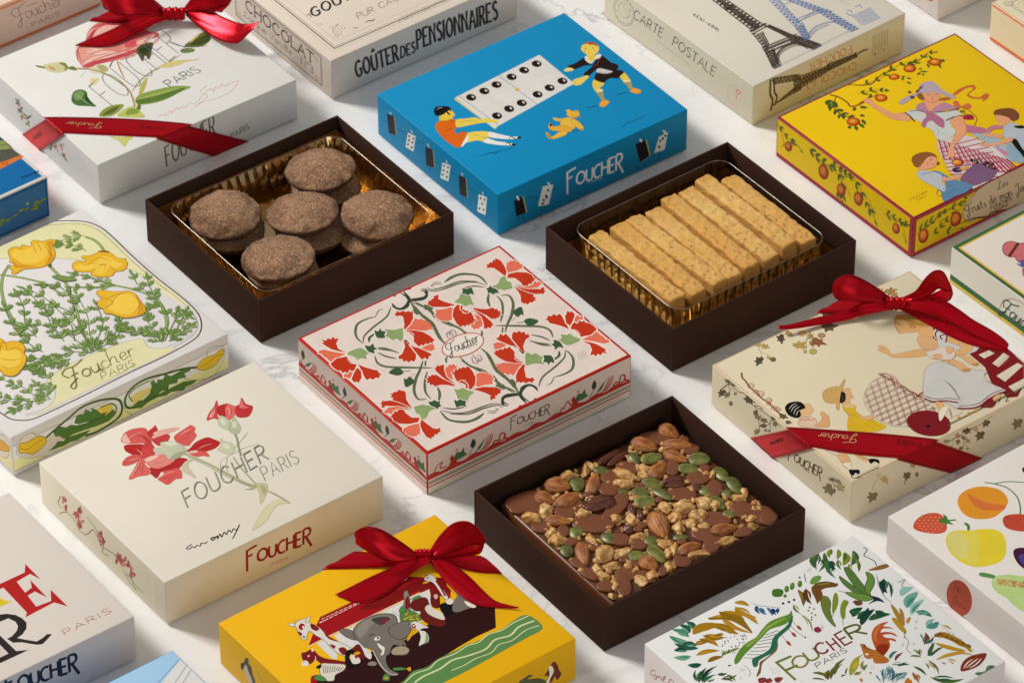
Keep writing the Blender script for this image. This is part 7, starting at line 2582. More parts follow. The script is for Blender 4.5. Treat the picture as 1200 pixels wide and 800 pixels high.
S 443 6 d 113 275 -1 0 -1 1 0 3 1 2 1 2 2 1 1 0 1 -2 0 -2 -1 -2 -1 -2
S 443 6 d 99 290 -1 1 0 2 1 3 1 2 2 2 2 0 1 -1 0 -2 -1 -2 -2 -3 -2 -1
S 443 6 d 76 321 -2 0 -1 0 -2 2 0 2 0 2 1 1 2 1 2 -1 1 -1 0 -2 0 -2
S 443 6 d 92 302 -1 0 -1 1 -1 2 1 3 1 2 1 1 2 0 1 -1 0 -2 0 -3 -1 -2
S 443 6 d 138 276 0 1 0 2 1 3 2 2 2 1 2 1 0 -2 0 -2 -1 -2 -2 -2 -2 -2
S 443 6 d 96 328 -1 0 -1 1 0 2 1 3 1 2 1 1 2 0 1 -2 0 -2 -1 -2 -1 -2
S 443 6 d 97 305 0 2 0 2 1 2 2 2 2 2 2 0 1 -1 -1 -2 -1 -3 -2 -2 -2 -1
S 443 6 d 139 288 -1 -1 -2 1 -1 2 0 2 1 2 1 2 2 0 1 -1 1 -2 0 -2 0 -2
S 443 6 d 115 290 -2 0 0 2 1 3 1 2 2 2 2 0 1 0 0 -2 -1 -3 -1 -2 -2 -2
S 443 6 d 122 305 -2 -1 -1 1 -1 2 -1 2 1 2 1 1 2 1 1 -1 1 -1 1 -3 -1 -2
S 443 6 d 139 268 -1 1 0 2 1 2 1 2 2 2 2 0 1 0 0 -2 -1 -3 -2 -2 -2 -2
S 443 6 d 144 250 -1 1 -1 2 1 2 1 3 2 1 2 1 1 -1 0 -1 -1 -3 -1 -2 -2 -2
S 443 6 d 121 288 0 2 0 2 2 2 2 2 2 2 1 0 1 -1 -1 -3 -1 -2 -2 -2 -2 -1
S 443 6 d 103 287 -1 0 -2 1 0 2 -1 2 1 2 2 1 1 1 2 -1 0 -2 0 -2 0 -2
S 443 6 d 133 256 -2 1 0 2 0 2 1 2 2 2 1 1 2 0 0 -2 0 -2 -1 -3 -2 -2
S 443 6 d 114 306 -1 1 0 2 1 2 1 2 2 2 2 1 1 -1 0 -2 -1 -3 -2 -2 -2 -2
S 443 6 d 102 302 -1 0 -2 0 -2 1 0 2 0 2 1 2 1 0 2 0 2 -1 0 -2 0 -2
S 443 6 d 87 335 -1 1 1 2 1 3 1 2 2 2 2 0 1 -1 0 -2 -1 -3 -2 -2 -2 -1
S 443 6 d 82 311 -1 0 -2 1 0 2 0 2 1 2 1 2 2 0 1 -1 1 -2 0 -3 -1 -2
S 443 6 d 120 290 -1 1 -1 1 1 3 1 2 2 2 1 1 1 -1 1 -1 -1 -3 -1 -2 -1 -2
S 443 6 d 82 329 0 1 0 2 2 2 2 3 2 1 1 0 1 -1 -1 -2 -1 -3 -2 -2 -2 -1
S 443 6 d 88 316 -2 0 -1 1 -1 2 0 2 1 2 1 2 2 0 1 -1 1 -2 0 -2 -1 -2
S 443 6 d 111 322 -1 -1 -2 0 -2 1 -1 2 0 2 0 1 2 1 2 0 2 -1 1 -1 0 -2
S 443 6 d 136 249 -1 1 0 2 2 2 1 3 2 1 2 0 1 0 -1 -2 -1 -3 -1 -2 -2 -2
S 443 6 d 128 259 -1 0 -2 0 -1 1 -1 2 0 2 1 2 2 1 2 -1 1 -1 1 -2 -1 -2
S 443 6 d 118 286 -1 1 -1 1 0 3 1 2 2 2 1 1 2 -1 0 -1 0 -2 -1 -3 -1 -2
S 443 6 d 136 252 -1 1 1 2 2 2 2 2 2 2 1 0 1 -2 -1 -2 -1 -2 -3 -2 -2 -1
S 443 6 d 81 321 -2 1 0 1 1 3 1 2 2 2 1 1 1 -1 1 -2 -1 -2 -1 -3 -2 -1
S 443 6 d 126 270 -1 1 0 2 1 3 2 2 2 2 1 0 1 -1 0 -2 -1 -3 -2 -2 -2 -1
S 443 6 d 90 300 -1 0 -1 1 -1 2 1 3 1 2 1 1 2 0 1 -1 0 -2 0 -3 -1 -2
S 443 6 d 110 276 -1 1 0 1 1 3 1 2 2 2 1 1 1 -1 1 -2 -1 -2 -1 -3 -2 -1
S 443 6 d 106 315 -2 0 -1 1 -1 2 0 2 1 2 1 2 2 0 1 -1 1 -2 0 -2 -1 -2
S 443 6 d 109 272 -1 1 1 2 1 2 2 2 2 2 2 0 0 -1 0 -2 -1 -3 -2 -2 -2 -1
S 443 6 d 105 303 -1 1 0 2 2 3 1 2 2 2 2 0 1 -1 -1 -2 -1 -2 -1 -3 -2 -1
S 443 6 d 102 315 -1 -1 -2 0 -2 1 -1 2 0 1 0 2 2 1 2 0 2 -1 1 -1 0 -2
S 443 6 d 87 318 -1 1 0 1 1 3 1 2 2 2 1 1 2 -1 0 -2 -1 -2 -1 -3 -2 -1
S 443 6 d 121 287 -1 1 1 2 1 3 2 2 2 1 2 0 0 -1 0 -2 -2 -3 -2 -2 -2 -1
S 443 6 d 132 293 -2 -1 -2 0 -2 1 -1 2 0 2 1 1 2 1 2 0 1 -1 1 -2 1 -2
S 443 6 d 134 244 0 1 0 2 1 2 2 2 2 2 2 0 1 -1 -1 -3 -1 -2 -2 -2 -2 -1
S 443 6 d 127 291 -2 -1 -2 0 -1 1 -1 2 0 2 1 2 2 0 1 0 2 -1 1 -2 0 -2
S 443 6 d 98 319 -1 2 1 2 1 2 2 2 2 1 2 0 0 -1 0 -2 -2 -2 -2 -2 -2 -2
S 443 6 d 138 256 -2 0 -1 0 -2 1 0 2 0 2 1 2 1 0 2 0 2 -1 0 -2 0 -2
S 443 6 d 95 319 -1 1 1 3 1 2 2 2 2 1 2 0 0 -1 0 -2 -2 -2 -2 -3 -2 -1
S 443 6 d 81 314 -1 1 0 1 0 3 2 2 1 2 2 1 1 -1 0 -2 0 -2 -2 -3 -1 -1
S 443 6 d 109 280 -2 -1 -2 1 -1 2 0 2 1 2 1 2 2 0 1 -1 1 -2 0 -2 0 -2''',
'white.left': '''E 444 408 82 61 59 30 -66
S 445 11 s 375 101 10 28 7 -16 11 13 -4 -24 16 22 7 -16 16 22
S 445 11 s 371 13 8 48 16 22 -8 -48 15 27 8 -21 10 18 13 -12 11 13 13 -17
S 445 8 s 375 132 20 16 12 -3''',
'paris.top': '''P 446 0 653 437 23 2 105 -1 27 38 0 -104 -15 48 -62 -7 -7 -69 34 9 18 38 -2 -116 -18 54 -33 -3 -7 -69 60 -7 31 53 1 -113 -28 48 -126 -6 18 18 3 165 -21 1
P 447 0 621 398 15 -23 6 -25 21 -15 -39 -2 -37 10
P 448 0 548 304 40 -5 22 -11 22 -24 10 -30 0 -28 -17 -27 -29 -18 -25 -4 20 -26 27 -32 27 3 24 8 14 -11 -26 -12 -29 -12 -17 8 -21 23 -16 21 -28 18 -4 22 -3 8 22 0 32 16 15 18 5 24 -11 31 -34 3 -44 -2
P 448 0 500 227 29 -22 3 -105 39 -21 -77 1 -42 1 -38 9
P 449 0 495 185 8 -22 0 -57 -36 0 -24 7
T wide PARIS 450 9 720 65 199 3 -198 26''',
'paris.right': '''T logo FOUCHER 451 48 424 141 297 -50 -298 125''',
'poppy.top': '''P 452 1 536 1067 108 -19 78 -5 101 -30 68 -36 58 -49 28 -50 10 -60 -1 -77 -11 -163 8 -193 3 -112 -9 -77 -12 -40 9 42 -21 202 -12 128 -12 43 -39 90 -77 66 -70 75 -91 75 -83 58 -89 47
S 453 21 s 459 1072 132 -13 137 -7 101 -31 74 -41 58 -51 27 -50 9 -77 -8 -175 -2 -178 7 -165 -7 -104 -29 -69 -47 -46 -63 -17 -125 -8 -158 2 -201 -5 -194 1 -61 11 -42 37 -12 41 -13 98
S 454 8 s 446 1052 133 -11 138 -5 100 -33 74 -40 56 -47 24 -47 8 -70 -8 -183 0 -176 7 -157 -8 -98 -23 -65 -40 -35 -55 -17 -125 -7
S 455 7 s 525 959 72 -43 83 -57 76 -67 70 -76 66 -82 52 -100 20 -118 13 -69
P 456 1 151 53 69 17 53 31 20 40 5 29 -9 23 30 16 74 15 71 2 46 -3 67 -4 64 -9 50 -14 34 -15 -2 -26 -6 -37 37 -32 25 -8 7 -27 -76 -1 -137 4 -146 2 -148 0 -99 -3
S 455 7 s 287 191 35 16 70 15 70 2 47 -4 67 -3 64 -8 51 -13 36 -17 -5 -28 -2 -35 42 -33 88 -3 49 11
S 455 7 s 287 191 10 -29 -14 -45 -42 -39 -54 -14 -66 17
S 457 7 s 117 74 62 -23 97 -1 147 1 147 -2 136 -4 95 7
S 458 46 s 912 842 15 -37 1 -44 -10 -44
S 459 32 s 912 842 15 -37 1 -44 -10 -44
S 458 51 s 697 779 -4 -66 -7 -70 -25 -66 -39 -103 -35 -73 -59 -168
S 459 37 s 697 779 -4 -66 -7 -70 -25 -66 -39 -103 -35 -73 -59 -168
S 458 51 s 578 880 -57 -41 -56 -74 -40 -87 -28 -94 -32 -108
S 459 37 s 578 880 -57 -41 -56 -74 -40 -87 -28 -94 -32 -108
S 458 41 s 513 849 34 -39 42 -58 34 -69 11 -101
S 459 28 s 513 849 34 -39 42 -58 34 -69 11 -101
S 458 41 s 765 657 28 -64 38 -77 39 -60 30 -74 -2 -90 -47 -97 -73 -75
S 459 28 s 765 657 28 -64 38 -77 39 -60 30 -74 -2 -90 -47 -97 -73 -75
S 458 37 s 701 606 62 -57 68 -33
S 459 23 s 701 606 62 -57 68 -33
B 460 458 3 196 53 f 916 848 -51 31 -62 -3
B 460 458 3 174 50 f 865 767 -24 61 -46 37
B 460 458 4 189 50 f 831 516 -38 77 -47 79
B 460 458 3 181 50 f 828 511 -68 48 -63 49
B 460 458 5 211 56 f 534 228 53 107 52 92 42 135
B 460 458 6 211 56 f 528 233 33 122 7 128 1 150 -27 80
B 460 458 5 204 56 f 518 233 2 121 -30 73 -30 74 -53 24
B 460 458 4 196 53 f 528 233 95 8 69 29
B 460 458 4 196 53 f 535 244 84 66 51 59 33 92
B 460 458 5 204 56 f 480 353 19 117 33 108 6 113
B 460 458 5 204 56 f 410 440 11 91 52 93 24 81
B 460 458 5 204 56 f 379 350 -16 94 12 107 39 119
B 460 458 5 204 56 f 524 228 -61 56 -73 8 -65 51
B 460 458 4 204 56 f 512 328 46 96 -39 31 11 91
B 460 458 4 189 53 f 559 324 41 133 -28 106 -33 26
B 460 458 4 189 53 f 597 262 68 12 49 28 8 27
B 460 458 4 189 53 f 643 491 11 75 -2 86 -42 42
B 460 458 4 204 56 f 398 319 -55 -23 -46 4
B 460 458 3 189 53 f 441 252 -40 -1 -39 14
B 460 458 5 189 53 f 778 120 94 91 43 134 -15 96 20 86
B 460 458 4 189 53 f 786 130 13 106 23 48
B 460 458 4 189 53 f 785 115 107 81 36 38 18 -47
B 460 458 4 189 53 f 774 114 0 58 -12 26
B 460 458 4 189 53 f 798 104 68 13 49 11
B 460 458 3 174 50 f 908 350 26 81 24 49
B 460 458 3 174 50 f 742 197 -11 42 -19 31
B 460 458 3 174 50 f 898 292 -19 31 -27 4
B 460 458 3 174 50 f 804 99 86 66 65 49
O 461 1 458 15 667 712 32 -20 31 -50 -16 -1 -33 25
B 460 458 5 196 53 f 248 104 -37 53 -10 72 -19 31 -17 62
B 460 458 4 196 53 f 248 96 -58 30 -53 9 -39 -1
B 460 458 4 196 53 f 184 146 -51 40 -31 41 -19 30
B 460 458 3 174 50 f 312 191 2 47 -19 31
B 460 458 3 174 50 f 245 106 6 52 2 47
B 460 458 3 151 46 f 279 128 1 31 -6 13
O 462 1 463 22 608 927 15 27 24 7 17 -9 2 -19 17 19 12 -16 9 -15 8 2 14 22 19 -2 13 -21 18 -6 19 -6 7 -18 -11 -11 -11 -5 -22 -47 -24 -26 -24 -14 -28 -3 -26 7 -27 15 -23 12 -23 -1 -21 -3 -7 12 14 14 -4 16 23 8 14 -2 -14 28 18 18
P 464 1 620 931 29 16 12 -22 33 -7 42 6 17 -20 -5 -41 -38 -35 -47 -2 -37 23 -11 41
P 465 1 772 909 22 -18 -34 -38 -17 -38 -28 -23 -32 -4 47 37 26 44
P 466 1 605 904 -3 -40 20 -31 34 -29 -36 15 -33 28 1 19
S 463 9 k 718 925 -9 -25 -7 -27
S 463 9 k 739 934 -7 -39 -9 -26
S 463 9 k 750 900 -8 -58 -31 -40
S 463 9 k 614 897 -1 -44 24 -32
O 462 1 463 22 760 706 21 26 22 -2 14 -18 16 7 -7 18 9 9 11 -9 23 -10 29 -1 20 -16 14 -24 1 -32 24 -26 -8 -6 -1 -19 -25 -25 -21 -3 -23 12 -24 -13 -29 12 -23 22 -9 20 14 15 -19 11 -23 22
P 464 1 770 704 29 9 27 -27 31 1 42 6 13 -36 9 -32 9 -20 -34 -6 -22 24 -38 -22 -24 20 14 33 -30 11 -17 19
S 463 9 k 799 713 14 -23 26 -1 7 -18
S 463 9 k 850 699 28 -3 17 -19 6 -37
S 463 9 k 841 642 27 17 2 -20 -22 -21
S 463 9 k 885 640 -2 -37 12 -16
S 463 9 k 808 643 23 7 10 -8
S 463 9 k 926 633 17 -10
S 463 9 k 846 671 17 -20 25 -7
P 467 1 898 735 23 -10 13 -20 -12 0 -14 13
P 468 1 696 785 13 -5 -11 -13 -7 5
O 462 1 463 22 746 519 19 5 23 -27 27 -26 33 -19 11 -27 -4 -28 -7 -33 -5 -34 -17 -24 -28 -3 -26 7 -27 15 -14 24 -12 26 -18 23 9 18 -4 28 12 28 20 -3 4 22
P 464 1 749 441 47 14 43 -15 6 -36 -10 -42 -25 -31 -34 -5 -29 23 -19 40 0 31
P 465 1 859 419 -11 -55 -8 -38 -16 -18 -28 3 35 41
S 463 10 k 742 491 17 -26 35 -2 38 -11
S 463 10 k 712 420 37 9 55 26 38 -11
S 463 10 k 738 469 25 -19 -9 -25 -34 -5
S 463 10 k 773 322 42 17 30 27
O 462 1 463 26 250 531 42 -15 4 -35 22 -6 24 -31 -7 -38 -18 -16 -8 -30 -27 -31 -26 -16 -28 -14 -25 2 -17 27 3 31 -29 36
P 464 1 229 473 41 -31 32 -18 2 -38 -38 -44 -43 -11 -25 42 -22 32
S 463 11 k 246 446 38 44 9 -14 -20 -37
S 463 11 k 273 439 36 -6 13 -32
S 463 11 k 227 416 28 -36 36 -14
S 463 11 k 205 383 16 -42 42 -4
S 463 11 k 265 475 -24 -11
T script Foucher 469 17 371 126 284 -11 -260 95
T sans PARIS 470 12 466 70 147 -8 -133 46
S 470 12 k 474 126 16 -6 19 -9
S 470 9 k 506 64 52 -4 64 15''',
'poppy.right': '''P 471 0 0 30 1004 0 0 121 -1004 0
P 472 0 0 30 1004 0 0 50 -1004 0
P 473 0 0 150 1004 0 0 2 -1004 0
P 473 0 0 28 1004 0 0 2 -1004 0
O 474 1 475 9 20 114 11 48 44 14 38 -17 36 -38 29 -5 56 -29 -53 -58 -67 14 -66 30
S 476 7 s 30 152 26 23 38 -2 18 -24 -6 -16 -23 12
P 477 1 384 136 30 6 39 -15 8 -31 -21 -16 -39 15 -27 25
P 478 1 541 108 30 16 50 -4 29 -4 -21 -22 -51 -16 -24 2
S 479 41 s 154 118 45 19 60 22 60 22 68 -4 67 -22 38 -27 10 -42 -14 -36 -51 -16 -60 -6 -48 9
S 480 28 s 404 136 49 -4 23 -33 -17 -34 -50 -6
O 481 0 482 18 286 124 11 26 34 -7 6 18 28 -27 1 17 18 -15 18 -30 29 -7 -21 -17 -38 7 -39 15 -29 5
O 481 0 482 18 190 126 28 12 28 -20 20 3 28 -18 39 -9 39 -5 58 -4 31 11 8 -20 -31 -21 -59 4 -48 9 -49 6 -49 0 -18 23 -17 6
O 481 0 482 18 163 47 32 12 9 12 28 -15 11 15 38 -9 68 -9 -20 -11 -40 -6 -29 7 -29 -3 -29 5
S 482 9 s 216 112 116 -23 108 -3
S 479 41 s 860 104 -79 30 -69 14 -79 19 -59 -1 -41 -22 -17 -34 12 -38 49 -20
S 480 23 s 550 93 -13 38 36 19 59 2
P 481 0 572 60 55 -2 61 17 -36 72 -15 -3 7 -47 -36 -19
O 481 0 482 18 628 74 12 36 25 3 6 24 25 -13 11 21 24 -23 40 4 40 3 9 -20 -30 -1 9 -21 -40 10 -1 -16 -39 10 -6 -24 -35 13 -11 -16 -29 7
O 481 0 482 18 548 67 30 11 49 -17 40 3 60 1 61 1 64 -22 -25 -6 -31 2 -10 -10 -59 20 -21 -6 -39 12 -40 -1 -41 -13
O 483 1 484 21 33 129 6 18 24 -7 29 0 20 3 28 -12 13 -23 -6 -18 -31 -16 -29 0 -27 20 -24 12
S 484 9 s 38 126 32 -22 30 11 39 1
O 483 1 484 21 855 112 27 19 30 0 30 -4 21 11 15 -6 1 -24 -19 -18 -31 -16 -40 3 -25 14
S 484 9 s 870 99 41 6 30 11 31 -4
S 475 7 s 907 129 -4 33 31 6 39 -15 14 -28 -7 -39 -43 -54 -50 -1 -60 26 -38 30
S 475 8 s 504 74 -37 -34 9 -16 49 -4 21 5 -28 36 -8 31''',
'poppy.left': '''P 485 0 0 30 1001 0 0 121 -1001 0
P 473 0 0 150 1001 0 0 2 -1001 0
O 486 1 475 15 859 115 80 59 43 -8 -3 -56 -23 -42 -45 -15 -60 -8
O 487 1 484 18 890 125 45 14 41 2 0 -24 -47 -30 -45 -9''',
'jungle.top': '''L 488 - 189 804 193 853 108 -15
L 489 - 190 810 192 839 48 10
L 488 - 164 795 162 858 108 -15
L 490 - 165 802 163 840 48 10
L 489 - 149 781 123 851 108 -15
L 490 - 147 789 132 831 48 10
L 489 - 130 757 96 831 108 10
L 490 - 127 765 107 809 48 10
L 488 - 140 714 85 789 108 10
L 488 - 135 722 102 767 48 10
L 491 - 98 728 61 758 108 -15
L 489 - 95 732 73 750 48 10
L 490 - 92 697 38 731 108 10
L 489 - 87 702 55 722 48 10
L 488 - 96 642 53 670 108 10
L 491 - 92 645 66 663 48 10
L 488 - 143 729 102 766 108 -15
L 490 - 139 733 115 755 48 10
L 492 - 173 789 238 804 91 10
L 493 - 180 791 219 800 41 10
L 492 - 185 804 272 780 91 -15
L 494 - 195 803 247 788 41 10
L 495 - 260 787 299 692 91 10
L 492 - 264 778 288 721 41 10
L 495 - 242 787 280 702 91 15
L 495 - 247 779 269 728 41 10
L 494 - 271 817 344 737 91 15
L 493 - 279 810 322 762 41 10
L 492 - 321 824 344 660 91 -15
L 495 - 324 809 338 710 41 10
L 493 - 320 818 367 732 91 15
L 494 - 326 810 353 759 41 10
L 493 - 384 809 410 715 91 -15
L 493 - 387 800 403 744 41 10
L 493 - 381 805 385 744 91 -15
L 494 - 382 800 384 763 41 10
L 493 - 394 827 427 779 91 15
L 494 - 398 823 418 794 41 10
L 492 - 376 777 389 683 91 10
L 492 - 378 768 386 712 41 10
L 495 - 194 760 254 702 91 -15
L 494 - 201 755 237 720 41 10
L 493 - 170 752 203 677 91 15
L 495 - 174 745 194 700 41 10
L 495 - 140 737 188 720 91 10
L 492 - 146 736 175 726 41 10
L 493 - 109 691 193 659 91 10
L 494 - 118 689 168 670 41 10
L 495 - 120 639 185 627 91 10
L 495 - 127 638 166 632 41 10
L 492 - 261 722 204 739 91 10
L 495 - 256 725 222 735 41 10
L 493 - 178 784 215 808 91 -15
L 495 - 182 788 204 802 41 10
P 496 1 182 800 38 14 43 -23 24 -37 14 -49 -2 -18 -24 31 -6 36 -39 17 -44 7 -16 7
P 497 1 319 822 28 -37 18 -33 -6 -40 -15 -52 -8 57 -19 53 -50 37 5 12 36 -27
E 498 280 630 0 -3 -2 -1
E 498 267 640 0 -3 -2 -1
E 498 230 619 0 -3 -2 -1
E 498 266 689 0 -3 -2 -1
E 498 274 647 0 -3 -2 -1
E 498 254 646 0 -3 -2 -1
E 498 250 684 0 -3 -2 -1
E 498 202 649 0 -3 -2 -1
E 498 194 633 0 -3 -2 -1
E 498 284 643 0 -3 -2 -1
E 498 192 646 0 -3 -2 -1
E 498 259 641 0 -3 -2 -1
E 498 200 654 0 -3 -2 -1
E 498 215 671 0 -3 -2 -1
E 498 232 676 0 -3 -2 -1
E 498 295 658 0 -3 -2 -1
E 498 239 651 0 -3 -2 -1
E 498 219 676 0 -3 -2 -1
E 498 299 656 0 -3 -2 -1
E 498 256 627 0 -3 -2 -1
E 498 277 652 0 -3 -2 -1
E 498 254 699 0 -3 -2 -1
E 498 221 644 0 -3 -2 -1
E 498 240 648 0 -3 -2 -1
E 498 296 656 0 -3 -2 -1
E 498 280 668 0 -3 -2 -1
E 498 283 687 0 -3 -2 -1
E 498 247 677 0 -3 -2 -1
E 498 313 667 0 -3 -2 -1
E 498 302 675 0 -3 -2 -1
E 498 317 662 0 -3 -2 -1
E 498 236 688 0 -3 -2 -1
E 498 290 641 0 -3 -2 -1
E 498 230 678 0 -3 -2 -1
E 498 223 621 0 -3 -2 -1
E 498 240 684 0 -3 -2 -1
E 498 308 670 0 -3 -2 -1
E 498 308 653 0 -3 -2 -1
E 498 252 641 0 -3 -2 -1
E 498 315 671 0 -3 -2 -1
E 498 304 666 0 -3 -2 -1
L 499 - 180 631 206 647 33 0
L 500 - 191 630 216 645 33 0
L 501 - 203 629 226 642 33 0
L 502 - 214 628 236 639 33 0
L 499 - 226 627 247 637 33 0
L 500 - 237 626 257 634 33 0
P 503 1 193 571 10 18 45 29 48 15 46 3 42 19 48 15 50 -5 32 -5 18 10 -15 -25 -29 -16 -35 0 -46 9 -48 -15 -48 -15 -59 -18 -42 -19
P 504 1 289 625 59 7 54 23 73 2 11 -8 -73 -3 -60 -18 -65 -15
P 505 1 242 534 19 21 40 -2 42 7 40 33 33 13 53 11 46 29 -3 -10 -41 -33 -63 -17 -24 -19 -31 -28 -47 -2 -32 -2 -24 -19 -12 2
P 506 1 212 475 37 29 21 22 30 3 50 13 35 24 -30 -29 -50 -12 -35 -11 -33 -32
S 507 29 k 238 578 50 -43
S 501 29 k 257 585 50 -38
S 507 29 k 277 591 50 -33
S 501 29 k 297 598 50 -28
S 507 29 k 316 605 51 -24
S 501 29 k 336 612 51 -19
S 507 29 k 356 618 52 -13
S 501 29 k 375 625 53 -9
L 508 - 448 767 431 722 50 -15
L 509 - 447 763 437 736 22 10
L 510 - 454 750 447 704 58 -15
L 510 - 454 746 449 719 26 10
L 510 - 472 736 460 688 58 10
L 510 - 472 732 464 703 26 10
L 509 - 487 721 474 683 50 -15
L 509 - 487 718 479 696 22 10
L 508 - 504 709 482 682 41 -15
L 509 - 502 707 489 691 19 10
S 511 8 k 442 798 8 -29 23 -27 39 -40
E 512 533 717 4 -3 -4 -5
E 512 554 710 4 -3 -4 -5
E 512 577 708 4 -3 -4 -5
P 513 1 528 772 20 24 21 -7 8 -19 -21 -19 -18 5
E 514 592 769 5 -7 -13 -13
E 515 593 773 3 -3 -7 -6
E 514 618 769 5 -7 -15 -14
E 515 620 773 3 -3 -7 -7
E 514 648 762 5 -7 -13 -13
E 515 649 767 3 -3 -7 -6
E 514 564 744 4 -5 -7 -6
E 515 566 749 2 -2 -3 -3
E 514 669 789 3 -3 -4 -4
E 515 670 794 1 -2 -2 -2
P 516 1 686 750 28 12 23 -11 -15 -17 -27 -6 -16 8
S 517 12 k 709 805 27 -11
S 517 12 k 728 817 -6 -35
S 517 12 k 739 809 -29 -14
S 517 12 k 699 799 -17 -26 -11 -22
S 518 7 s 466 623 -8 -58
P 519 1 458 578 8 -8 -8 -20 -6 12
S 518 7 s 503 640 -7 -58
P 519 1 496 595 7 -9 -7 -20 -6 13
S 518 7 s 422 599 -8 -58
P 519 1 414 554 8 -8 -8 -20 -6 12
S 518 7 s 478 611 -1 -51 5 -31
E 520 482 529 2 -2 -3 -3
L 521 - 624 744 581 661 83 10
L 311 - 620 736 595 687 37 10
L 522 - 652 730 613 651 83 -15
L 523 - 649 723 626 676 37 10
L 523 - 685 727 628 640 101 15
L 522 - 680 719 646 667 46 10
L 522 - 671 722 757 680 110 10
L 311 - 681 719 732 694 50 10
L 311 - 693 706 744 682 92 15
L 522 - 699 705 730 690 41 10
P 524 1 678 725 35 -19 46 -23 -15 -12 -36 17 -33 -4 -42 -41 11 28 13 34
L 499 - 560 691 549 635 41 -15
L 500 - 560 686 554 652 19 10
L 500 - 546 637 519 537 28 15
L 500 - 544 628 528 568 12 10
O 525 1 526 18 663 657 19 -7 -8 -30 -30 -34 -23 -40 -16 -38 3 47 21 56
S 527 7 k 657 640 20 -8
S 527 7 k 649 623 17 -8
S 527 7 k 641 606 13 -9
S 527 7 k 633 589 10 -9
S 527 7 k 625 573 7 -10
P 528 1 650 581 47 51 26 16 -11 -28 -32 -33 -33 -19
P 528 1 660 545 29 35 31 19 7 -19 -30 -20 -31 -34 -14 -3
S 529 7 s 659 531 -28 -35
S 529 7 s 647 568 -19 -13
E 530 596 643 3 -2 -3 -4
E 530 603 627 3 -2 -3 -4
E 530 583 614 3 -2 -3 -4
E 530 587 599 3 -2 -3 -4
E 530 569 598 3 -2 -3 -4
E 530 582 632 3 -2 -3 -4
E 530 559 588 3 -2 -3 -4
P 531 1 536 546 19 -1 -1 -20 -15 -6 -10 10
S 532 14 k 572 554 -12 -33
S 532 14 k 576 537 -30 -9
L 501 - 805 854 744 798 92 -15
L 501 - 800 850 763 816 41 10
L 533 - 812 850 745 783 74 -15
L 533 - 806 844 766 804 33 10
L 501 - 829 844 742 771 64 15
L 501 - 821 838 769 794 29 10
L 533 - 796 862 756 819 55 10
L 499 - 793 858 769 832 25 10
L 500 - 863 841 824 804 64 -15
L 501 - 860 838 837 816 29 10
L 500 - 881 824 841 784 74 10
L 500 - 878 821 854 797 33 10
L 499 - 846 781 818 729 46 -15
L 499 - 843 776 827 745 21 10
L 500 - 890 798 836 744 120 15
L 501 - 886 794 853 761 54 10
L 533 - 921 786 859 726 110 15
L 499 - 915 781 878 745 50 10
L 501 - 900 754 860 682 55 10
L 502 - 897 748 873 705 25 10
L 500 - 862 739 841 696 37 -15
L 502 - 860 736 848 710 17 10
L 534 - 792 820 775 768 55 15
L 535 - 791 816 781 785 25 10
L 536 - 807 817 783 754 55 15
L 537 - 805 812 791 774 25 10
L 534 - 814 804 772 705 64 -15
L 534 - 811 795 786 735 29 10
L 537 - 823 790 801 741 55 -15
L 535 - 822 786 808 757 25 10
L 535 - 817 795 781 742 46 10
L 536 - 814 790 792 758 21 10
O 538 1 482 18 833 732 13 -24 -13 -64 -12 -63 -9 -22 -16 10 1 44 13 64
O 538 1 482 18 789 706 4 -31 4 -62 2 -58 -19 14 -5 54 1 50
O 539 1 482 18 882 666 7 -27 -21 -35 -41 -27 -20 -7 20 36 37 30
O 540 1 482 18 752 626 31 -30 23 -32 2 -23 -33 10 -19 36
P 541 1 809 561 21 -29 -1 -31 -16 22 -36 6 31 7
S 542 7 k 836 715 6 -14
S 542 7 k 834 699 4 -14
S 542 7 k 831 684 3 -14
S 542 7 k 828 668 2 -14
S 542 7 k 825 653 1 -15
S 542 7 k 823 638 -1 -16
S 542 7 k 820 622 -2 -15
S 542 7 k 817 607 -3 -16
S 542 7 k 815 592 -5 -17
S 543 7 s 736 648 9 -13 7 -16
P 544 1 741 572 15 -2 11 -17 -10 -12 -19 8
L 536 - 687 511 750 527 120 15
L 537 - 694 513 732 523 54 10
L 536 - 692 493 766 515 101 -15
L 537 - 700 496 744 509 46 10
L 535 - 682 457 779 495 110 10
L 536 - 692 462 751 485 50 10
L 536 - 697 517 719 543 83 15
L 534 - 700 521 713 536 37 10
L 537 - 722 463 808 440 120 10
L 537 - 731 461 783 448 54 10
L 536 - 773 488 802 438 83 -15
L 537 - 777 484 794 454 37 10
L 535 - 912 600 869 531 92 -15
L 534 - 909 594 883 552 41 10
L 535 - 890 601 857 540 83 10
L 535 - 888 596 868 559 37 10
L 537 - 914 584 864 506 37 10
L 535 - 910 577 880 530 17 10
S 545 9 k 905 634 -31 -49 -26 -67 4 -32
S 546 8 k 877 525 45 38
L 547 - 899 494 966 501 120 15
L 547 - 907 496 947 500 54 10
L 548 - 873 428 964 474 156 10
L 549 - 883 433 937 461 70 10
L 547 - 863 392 959 427 110 10
L 549 - 874 397 931 418 50 10
L 550 - 887 396 918 337 101 15
L 548 - 891 391 909 356 46 10
L 548 - 882 378 926 359 64 10
L 549 - 887 377 914 366 29 10
L 549 - 862 308 921 306 120 -15
L 549 - 869 309 904 307 54 10
L 548 - 870 316 916 324 74 10
L 547 - 875 318 903 323 33 10
S 551 9 k 891 443 44 10 28 15
P 552 1 793 416 16 -5 -8 -57 -9 -22 -12 -2 2 38
P 553 1 842 480 0 -29 -14 -47 -20 -41 -5 18 18 57
P 553 1 852 444 -3 -27 -37 -50 3 19
P 554 1 822 367 14 17 19 0 -20 -16
